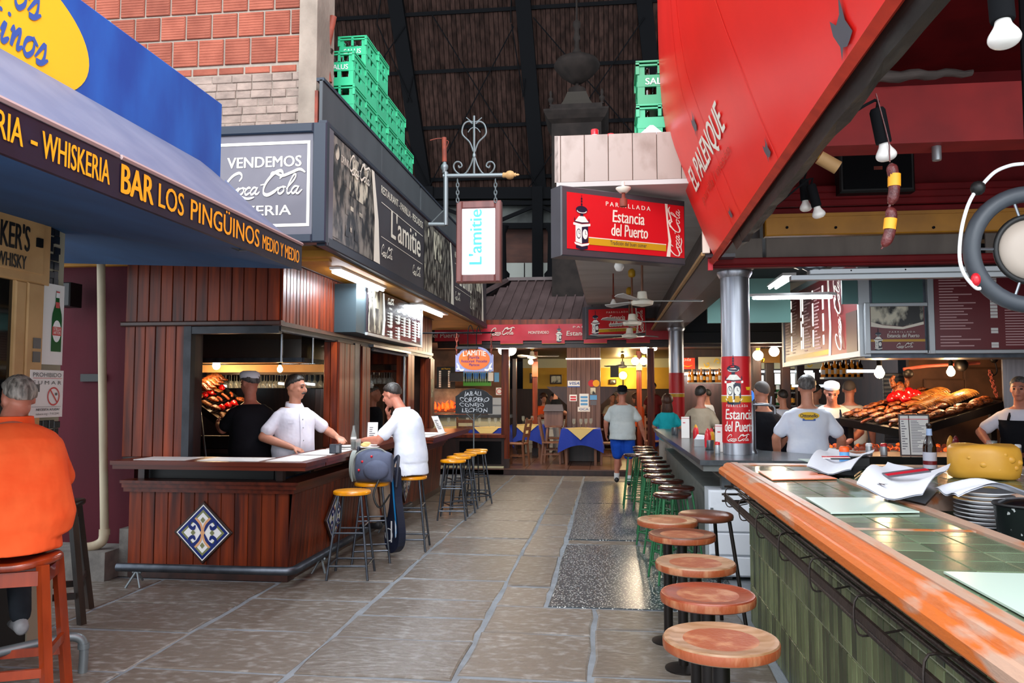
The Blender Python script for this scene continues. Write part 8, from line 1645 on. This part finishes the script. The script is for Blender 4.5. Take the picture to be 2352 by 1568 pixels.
# waiter
t_, H_, P_ = person('moustached waiter in white short sleeved shirt reaching for a bottle', (-3.22, 7.85, 0), rad(-128), c_white, c_navy, m_skin, m_hairdk, must=True, collar=True, head=(0, .05, 1.64, .55, -.1), arms=[((.33, .02, 1.16), (.12, .22, 1.06)), ((-.37, .04, 1.2), (-.33, .28, 1.15))], hn=[(0, .3, 1), (0, 0, 1)], hc=(.9, .45), P=[(0, 0, .9), (0, .02, 1.18), (0, .03, 1.475)], wid=1.08, dep=1.15, belly=.035, vox=.009, s=1.03)
q = MB()
for i in range(5): q.ball(V((.0, .175-.012*abs(i-1), 1.02+i*.085)), (.006, .004, .006), 6, 4)
part('placket', MB().loft([[V((x, y, z)) for x, z in ((-.018, 0), (.018, 0))] for y, z in ((0, 0),)], closed=False, caps=False) if 0 else q, m_alum, None) if 0 else None
# seated customer in white
person('dark haired customer in white shirt seated sideways eating at the left bar', (-2.09, 8.3, 0), rad(72), c_white2, c_khaki, m_skin2, m_hairdk, collar=True, P=[(0, 0, .86), (0, .02, 1.13), (0, .12, 1.43)], head=(0, .245, 1.575, .0, -.3), arms=[((.26, .32, 1.10), (.13, .36, 1.34)), ((-.30, .20, 1.12), (-.2, .45, 1.11))], hn=[(-.6, .5, .3), (0, 0, 1)], hc=(1.25, .8), legs=[((.12, .44, .74), (.1, .36, .30), (0, 1)), ((-.14, .42, .72), (-.14, .34, .28), (0, 1))], tail=.12, vox=.009, wid=1.05, dep=1.1, s=1.02)
# man walking away with black cap
person('man with black cap, pale shirt and blue shorts walking away', (.22, 14.15, 0), rad(-6), c_pale, c_blueS, m_skin2, m_hairgr, hairkind='fringe', cap='brim', shorts=True, legs=[((.1, .06, .5), (.12, -.03, .1), (.1, 1)), ((-.1, .08, .5), (-.12, .1, .14), (-.1, 1))], arms=[((.31, -.04, 1.14), (.37, .05, .88)), ((-.29, -.02, 1.14), (-.3, .1, .92))], tail=.1, wid=1.2, dep=1.25, belly=.03, s=.985, vox=.012, face=False, sleeve=.6)
person('woman with long brown hair in teal top standing at the end of the counter', (.98, 13.9, 0), rad(-12), c_teal, c_stone, m_skin, m_hairbr, hairkind='long', s=.90, wid=.92, face=False, arms=[((.25, -.02, 1.16), (.26, .16, .98)), ((-.25, -.02, 1.16), (-.2, .2, 1.0))], vox=.012)
# bar staff on the right
person('shaven headed barman in black shirt behind the beer tap', (1.64, 8.9, 0), rad(25), c_black, c_denim, m_skin, m_stub, hairkind='shaved', s=1.0, wid=1.08, face=False, arms=[((.29, .02, 1.14), (.26, .18, .95)), ((-.28, 0, 1.15), (-.2, .25, .95))])
t_, H_, P_ = person('grey haired barman in white lettered shirt with his back turned', (2.0, 8.45, 0), rad(-8), c_white2, c_navy, m_skin, m_hairgr, s=1.03, wid=1.1, dep=1.05, face=False, arms=[((.31, .0, 1.14), (.3, .14, .9)), ((-.30, 0, 1.14), (-.28, .16, .9))])
lg = thing('x', 'y', 'z'); bpy.data.objects.remove(lg)
def backmap(r, z0): return lambda x, y, z=0: V((r*sin(x/r), -(.108+z)-r*.55*(cos(x/r)-1)*-1*0+.5*r*(1-cos(x/r)), z0+y))
bmf = backmap(.2, 1.36); fbx = lambda x, y, z=0: bmf(x, y, .045+z)
q = MB(); q.disc(fbx, 0, .005, .10, .034, 0, 0); q.poly([(-.06, -.045), (.06, -.045), (.06, -.02), (-.06, -.02)], fbx, -.001, 2); q.text('Ottonello', fbx, 0, -.012, .05, 1, .003, bold=.02, w=.165); q.poly([(-.04, -.035), (.04, -.035), (.04, -.028), (-.04, -.028)], fbx, .001, 0)
for o in (t_,):
    p = bpy.data.objects.new('shirt_print', q.mesh('shirt_print', [m_signyel, m_navy, m_scriptb])); COL.objects.link(p); p.parent = t_
person('cook in white cap and dark apron bending over the right grill', (2.72, 10.25, 0), rad(165), c_cook, c_navy, m_skin2, m_hairdk, hairkind='fringe', cap='skull', apron=c_navy, P=[(0, 0, .9), (0, .03, 1.17), (0, .1, 1.44)], head=(0, .2, 1.575, .1, -.5), arms=[((.3, .14, 1.12), (.2, .34, 1.0)), ((-.3, .14, 1.12), (-.15, .36, 1.0))], s=1.04)
person('stout cook in pale shirt behind the white capped cook', (3.2, 11.2, 0), rad(-20), c_cook, c_navy, m_skin2, m_stub, hairkind='shaved', s=1.02, wid=1.15, face=False)
person('dark haired cook in white shirt and black apron at the right edge', (4.3, 9.0, 0), rad(150), c_white, c_navy, m_skin2, m_hairgr, apron=c_black, P=[(0, 0, .9), (0, .03, 1.18), (0, .06, 1.46)], head=(0, .1, 1.62, -.1, -.05), arms=[((.36, .12, 1.18), (.24, .36, 1.05)), ((-.3, .1, 1.14), (-.2, .36, 1.02))], s=1.03, wid=1.1)
person('man in grey beige shirt with dark hair behind the printed column', (1.32, 11.9, 0), rad(-30), c_beige, c_navy, m_skin2, m_hairdk, s=.98, face=False, vox=.013)
person('person in white shirt working behind the farther column', (1.95, 16.5, fl2-.12), rad(60), c_white2, c_navy, m_skin, m_hairdk, s=.96, face=False, vox=.014)
person('kitchen hand in white shirt far behind the lettered shirt', (2.75, 13.2, 0), rad(20), c_white2, c_navy, m_skin, m_hairdk, s=.95, face=False, vox=.014); person('kitchen hand in pale blue shirt beside the roller shutter', (3.3, 13.4, 0), rad(-60), c_pale, c_navy, m_skin, m_hairdk, s=1.0, face=False, vox=.014)
# restaurant guests and staff far behind
person('waitress in black shirt with tied hair clearing a table by the pillar', (-1.28, 19.2, fl2), rad(-75), c_black, c_greytr, m_skin, m_hairbr, s=.93, vox=.014, face=False, arms=[((.24, .1, 1.15), (.2, .36, 1.0)), ((-.24, .1, 1.15), (-.2, .36, 1.0))])
SP_ = [(0, 0, .5), (0, .02, .78), (0, .05, 1.08)]; SL_ = [((.1, .4, .48), (.1, .38, .1), (0, 1)), ((-.1, .4, .48), (-.1, .38, .1), (0, 1))]; SA_ = [((.26, .14, .78), (.16, .36, .78)), ((-.26, .14, .78), (-.16, .36, .78))]
for x, y, rz, sh, hr, hk, lb in ((-1.75, 20.2, 200, c_orange, m_hairbr, 'long', 'seated guest with brown hair beside the inner post'), (-1.35, 20.0, 80, c_black, m_hairdk, 'short', 'seated guest in dark jersey left of the waitress'), (.35, 20.5, 120, c_white2, m_hairdk, 'short', 'seated guest in white shirt beyond the cap wearing man'), (.75, 19.8, 60, c_orange, m_hairbr, 'long', 'seated guest in salmon top near the orange lamps'), (.05, 21.0, 200, c_beige, m_hairdk, 'short', 'seated guest in beige at the back right of pillar')):
    person(lb, (x, y+.75, fl2+.1), rad(rz), sh, c_navy, m_skin, hr, P=SP_, head=(0, .09, 1.24, 0, 0), legs=SL_, arms=SA_, hairkind=hk, vox=.015, face=False, s=1.0)
person('standing man in dark red shirt behind the posts on the right', (1.15, 21.5, fl2), rad(150), M('dark_red_shirt', '#7a1c20', .8), c_navy, m_skin, m_hairdk, s=1.0, vox=.015, face=False); person('waiter in black seen between waiter and mahogany post', (-3.6, 11.9, 0), rad(-100), c_black, c_navy, m_skin, m_hairgr, s=.98, vox=.014, face=False)
# ================================================================ BAGS
m_bag = M('grey_blue_fabric', '#5a6178', .85, col2='#4f566c', sc=(6, 6, 6), bump=.3, bsc=25); m_bagg = M('grey_green_fabric', '#8c938e', .85); m_bagd = M('navy_bag', '#0f1526', .5, col2='#161d33', sc=(4, 4, 4)); m_bagb = M('bright_blue_panel', '#1c86c9', .4)
c = V((-2.3, 7.62, .762)); t = thing('backpack', 'grey blue backpack with red tabs lying on a yellow stool', 'backpack', c)
rg = []; n = 24
for i in range(11):
    u = i/10; w = .2*sin(pi*(.08+.84*u))**.55; rg.append([c+V((-.17+.36*u, cos(a)*w*.75, .14+sin(a)*(.14+.05*sin(pi*u)) if sin(a) > 0 else .14+sin(a)*.135)) for a in [2*pi*j/n for j in range(n)]])
part('main_bag', MB().loft(rg), m_bag, t)
part('back_panel', MB().loft([[c+V((-.2+k*.045, cos(a)*.13, .16+sin(a)*.15)) for a in [2*pi*j/n for j in range(n)]] for k in range(2)]), m_bagg, t)
part('front_pocket', MB().ball(c+V((.06, -.11, .13)), (.13, .07, .1), 16, 10), m_bag, t); part('handle', MB().tube(cr([c+V((-.14, -.03, .27)), c+V((-.15, 0, .34)), c+V((-.13, .05, .28))], 4), .012, 8), m_bagd, t)
part('piping', MB().tube(cr([c+V((-.16, -.14, .02)), c+V((-.17, -.145, .14)), c+V((-.14, -.11, .27)), c+V((-.05, -.06, .325)), c+V((.08, -.04, .33)), c+V((.17, -.02, .26))], 4), .007, 6), m_bagg, t)
for dx, dz in ((-.07, .21), (.02, .26), (-.1, .13)): part('red_tab', MB().ball(c+V((dx, -.15+dz*.12, dz)), .013, 8, 6), m_redcap, t)
part('strap', MB().tube(cr([c+V((.1, -.12, .05)), c+V((.06, -.17, -.1)), c+V((.12, -.16, -.22)), c+V((.2, -.1, -.1))], 4), .01, 6), m_black, t)
c = V((-2.14, 7.85, .30)); t = thing('racket_bag', 'navy blue racket bag with bright blue stripe hanging beside the backpack', 'bag', c)
ol = [(-.02, .56), (-.035, .3), (-.07, .12), (-.12, -.05), (-.12, -.17), (-.06, -.25), (.02, -.25), (.1, -.18), (.12, -.05), (.09, .12), (.05, .3), (.03, .56)]
fbg = FR(c, (.75, -.62, 0), (0, .0, 1)); ol2 = [(p.x, p.y) for p in cr([V((x, y, 0)) for x, y in ol], 3, True)]
part('cover', MB().prism(ol2, fbg, -.05, .035), m_bagd, t); part('blue_stripe', MB().poly([(-.012, .5), (.02, .5), (.045, .3), (.075, .1), (.09, -.05), (.06, -.1), (.055, .08), (.02, .28)], fbg, .038), m_bagb, t)
part('white_marks', MB().poly([(.06, .08), (.085, .02), (.085, -.08), (.075, -.1), (.065, 0)], fbg, .041).ring(fbg, -.045, -.08, .055, .065, .039), m_white, t); part('white_stripe', MB().poly([(-.012, -.15), (.012, -.15), (.012, .06), (-.012, .06)], fbg, .039), m_white, t)
part('strap', MB().tube(cr([fbg(-.02, .5, .03), fbg(-.03, .62, .0), fbg(.02, .7, -.02), fbg(.06, .62, .01), fbg(.06, .4, .03)], 4), .016, 6), m_bagd, t); part('buckle', MB().slab(fbg, -.01, .52, .03, .6, .03, .045), m_steel, t)
# ================================================================ old clock kiosk rising behind the marble balcony
Yc = 17.0; q_ = lambda x, y: at(x, y, Y=Yc)
m_clk = M('old_clock_metal', '#1f1a18', .8, col2='#2c2522', sc=(4, 4, 4), spec=.2)
m_clkr = M('clock_roof', '#39342f', .8, spec=.2)
c = q_(1326, 320); t = thing('clock_kiosk', 'tall dark ornamental clock kiosk with domed spire behind the marble balcony', 'clock tower', (c.x, Yc, 2.68))
zz = lambda y: at(1326, y, Y=Yc).z
rr = lambda w: w*Yc/1829/2
part('spire', MB().lathe([(rr(4), zz(-20)), (rr(5), zz(45)), (rr(18), zz(52)), (rr(18), zz(60)), (rr(10), zz(70)), (rr(14), zz(82)), (rr(18), zz(88)), (rr(10), zz(95)), (rr(12), zz(112)), (rr(20), zz(118)), (rr(20), zz(126)), (rr(50), zz(132))][::-1], (c.x, Yc, 0), 16), m_clk, t)
part('dome', MB().lathe([(rr(20), zz(192)), (rr(40), zz(186)), (rr(78), zz(172)), (rr(106), zz(155)), (rr(108), zz(150)), (rr(96), zz(140)), (rr(60), zz(131)), (rr(20), zz(127))], (c.x, Yc, 0), 28), m_clk, t)
part('neck', MB().lathe([(rr(44), zz(222)), (rr(40), zz(205)), (rr(10), zz(198)), (rr(6), zz(190))], (c.x, Yc, 0), 16), m_clk, t)
def sq(w, y): return [V((c.x+a*rr(w), Yc+b*rr(w), zz(y))) for a, b in ((-1, -1), (1, -1), (1, 1), (-1, 1))]
part('roof', MB().loft([sq(78, 256), sq(60, 240), sq(46, 222), sq(44, 218)], sm=False), m_clkr, t)
part('gallery', MB().loft([sq(118, 270), sq(118, 258), sq(80, 256)], sm=False), m_clk, t)
part('cornice', MB().loft([sq(128, 292), sq(138, 284), sq(146, 276), sq(146, 272), sq(120, 270)], sm=False), m_clk, t)
part('case', MB().loft([[V((p.x, p.y, 2.68)) for p in sq(112, 300)], sq(112, 300), sq(128, 292)], sm=False), m_clk, t)
for sx in (-1, 1): part('finial', MB().lathe([(rr(4), zz(225)), (rr(8), zz(232)), (rr(4), zz(238)), (rr(13), zz(243)), (rr(12), zz(248)), (rr(5), zz(252)), (rr(9), zz(258))][::-1], (c.x+sx*rr(116), Yc-rr(100), 0), 10), m_clk, t)
single('loudspeaker', MB().box((.02, 17.3, 1.95), (.2, 17.5, 2.2)), m_black, 'black speaker on the bracket right of the card pillar', 'speaker')
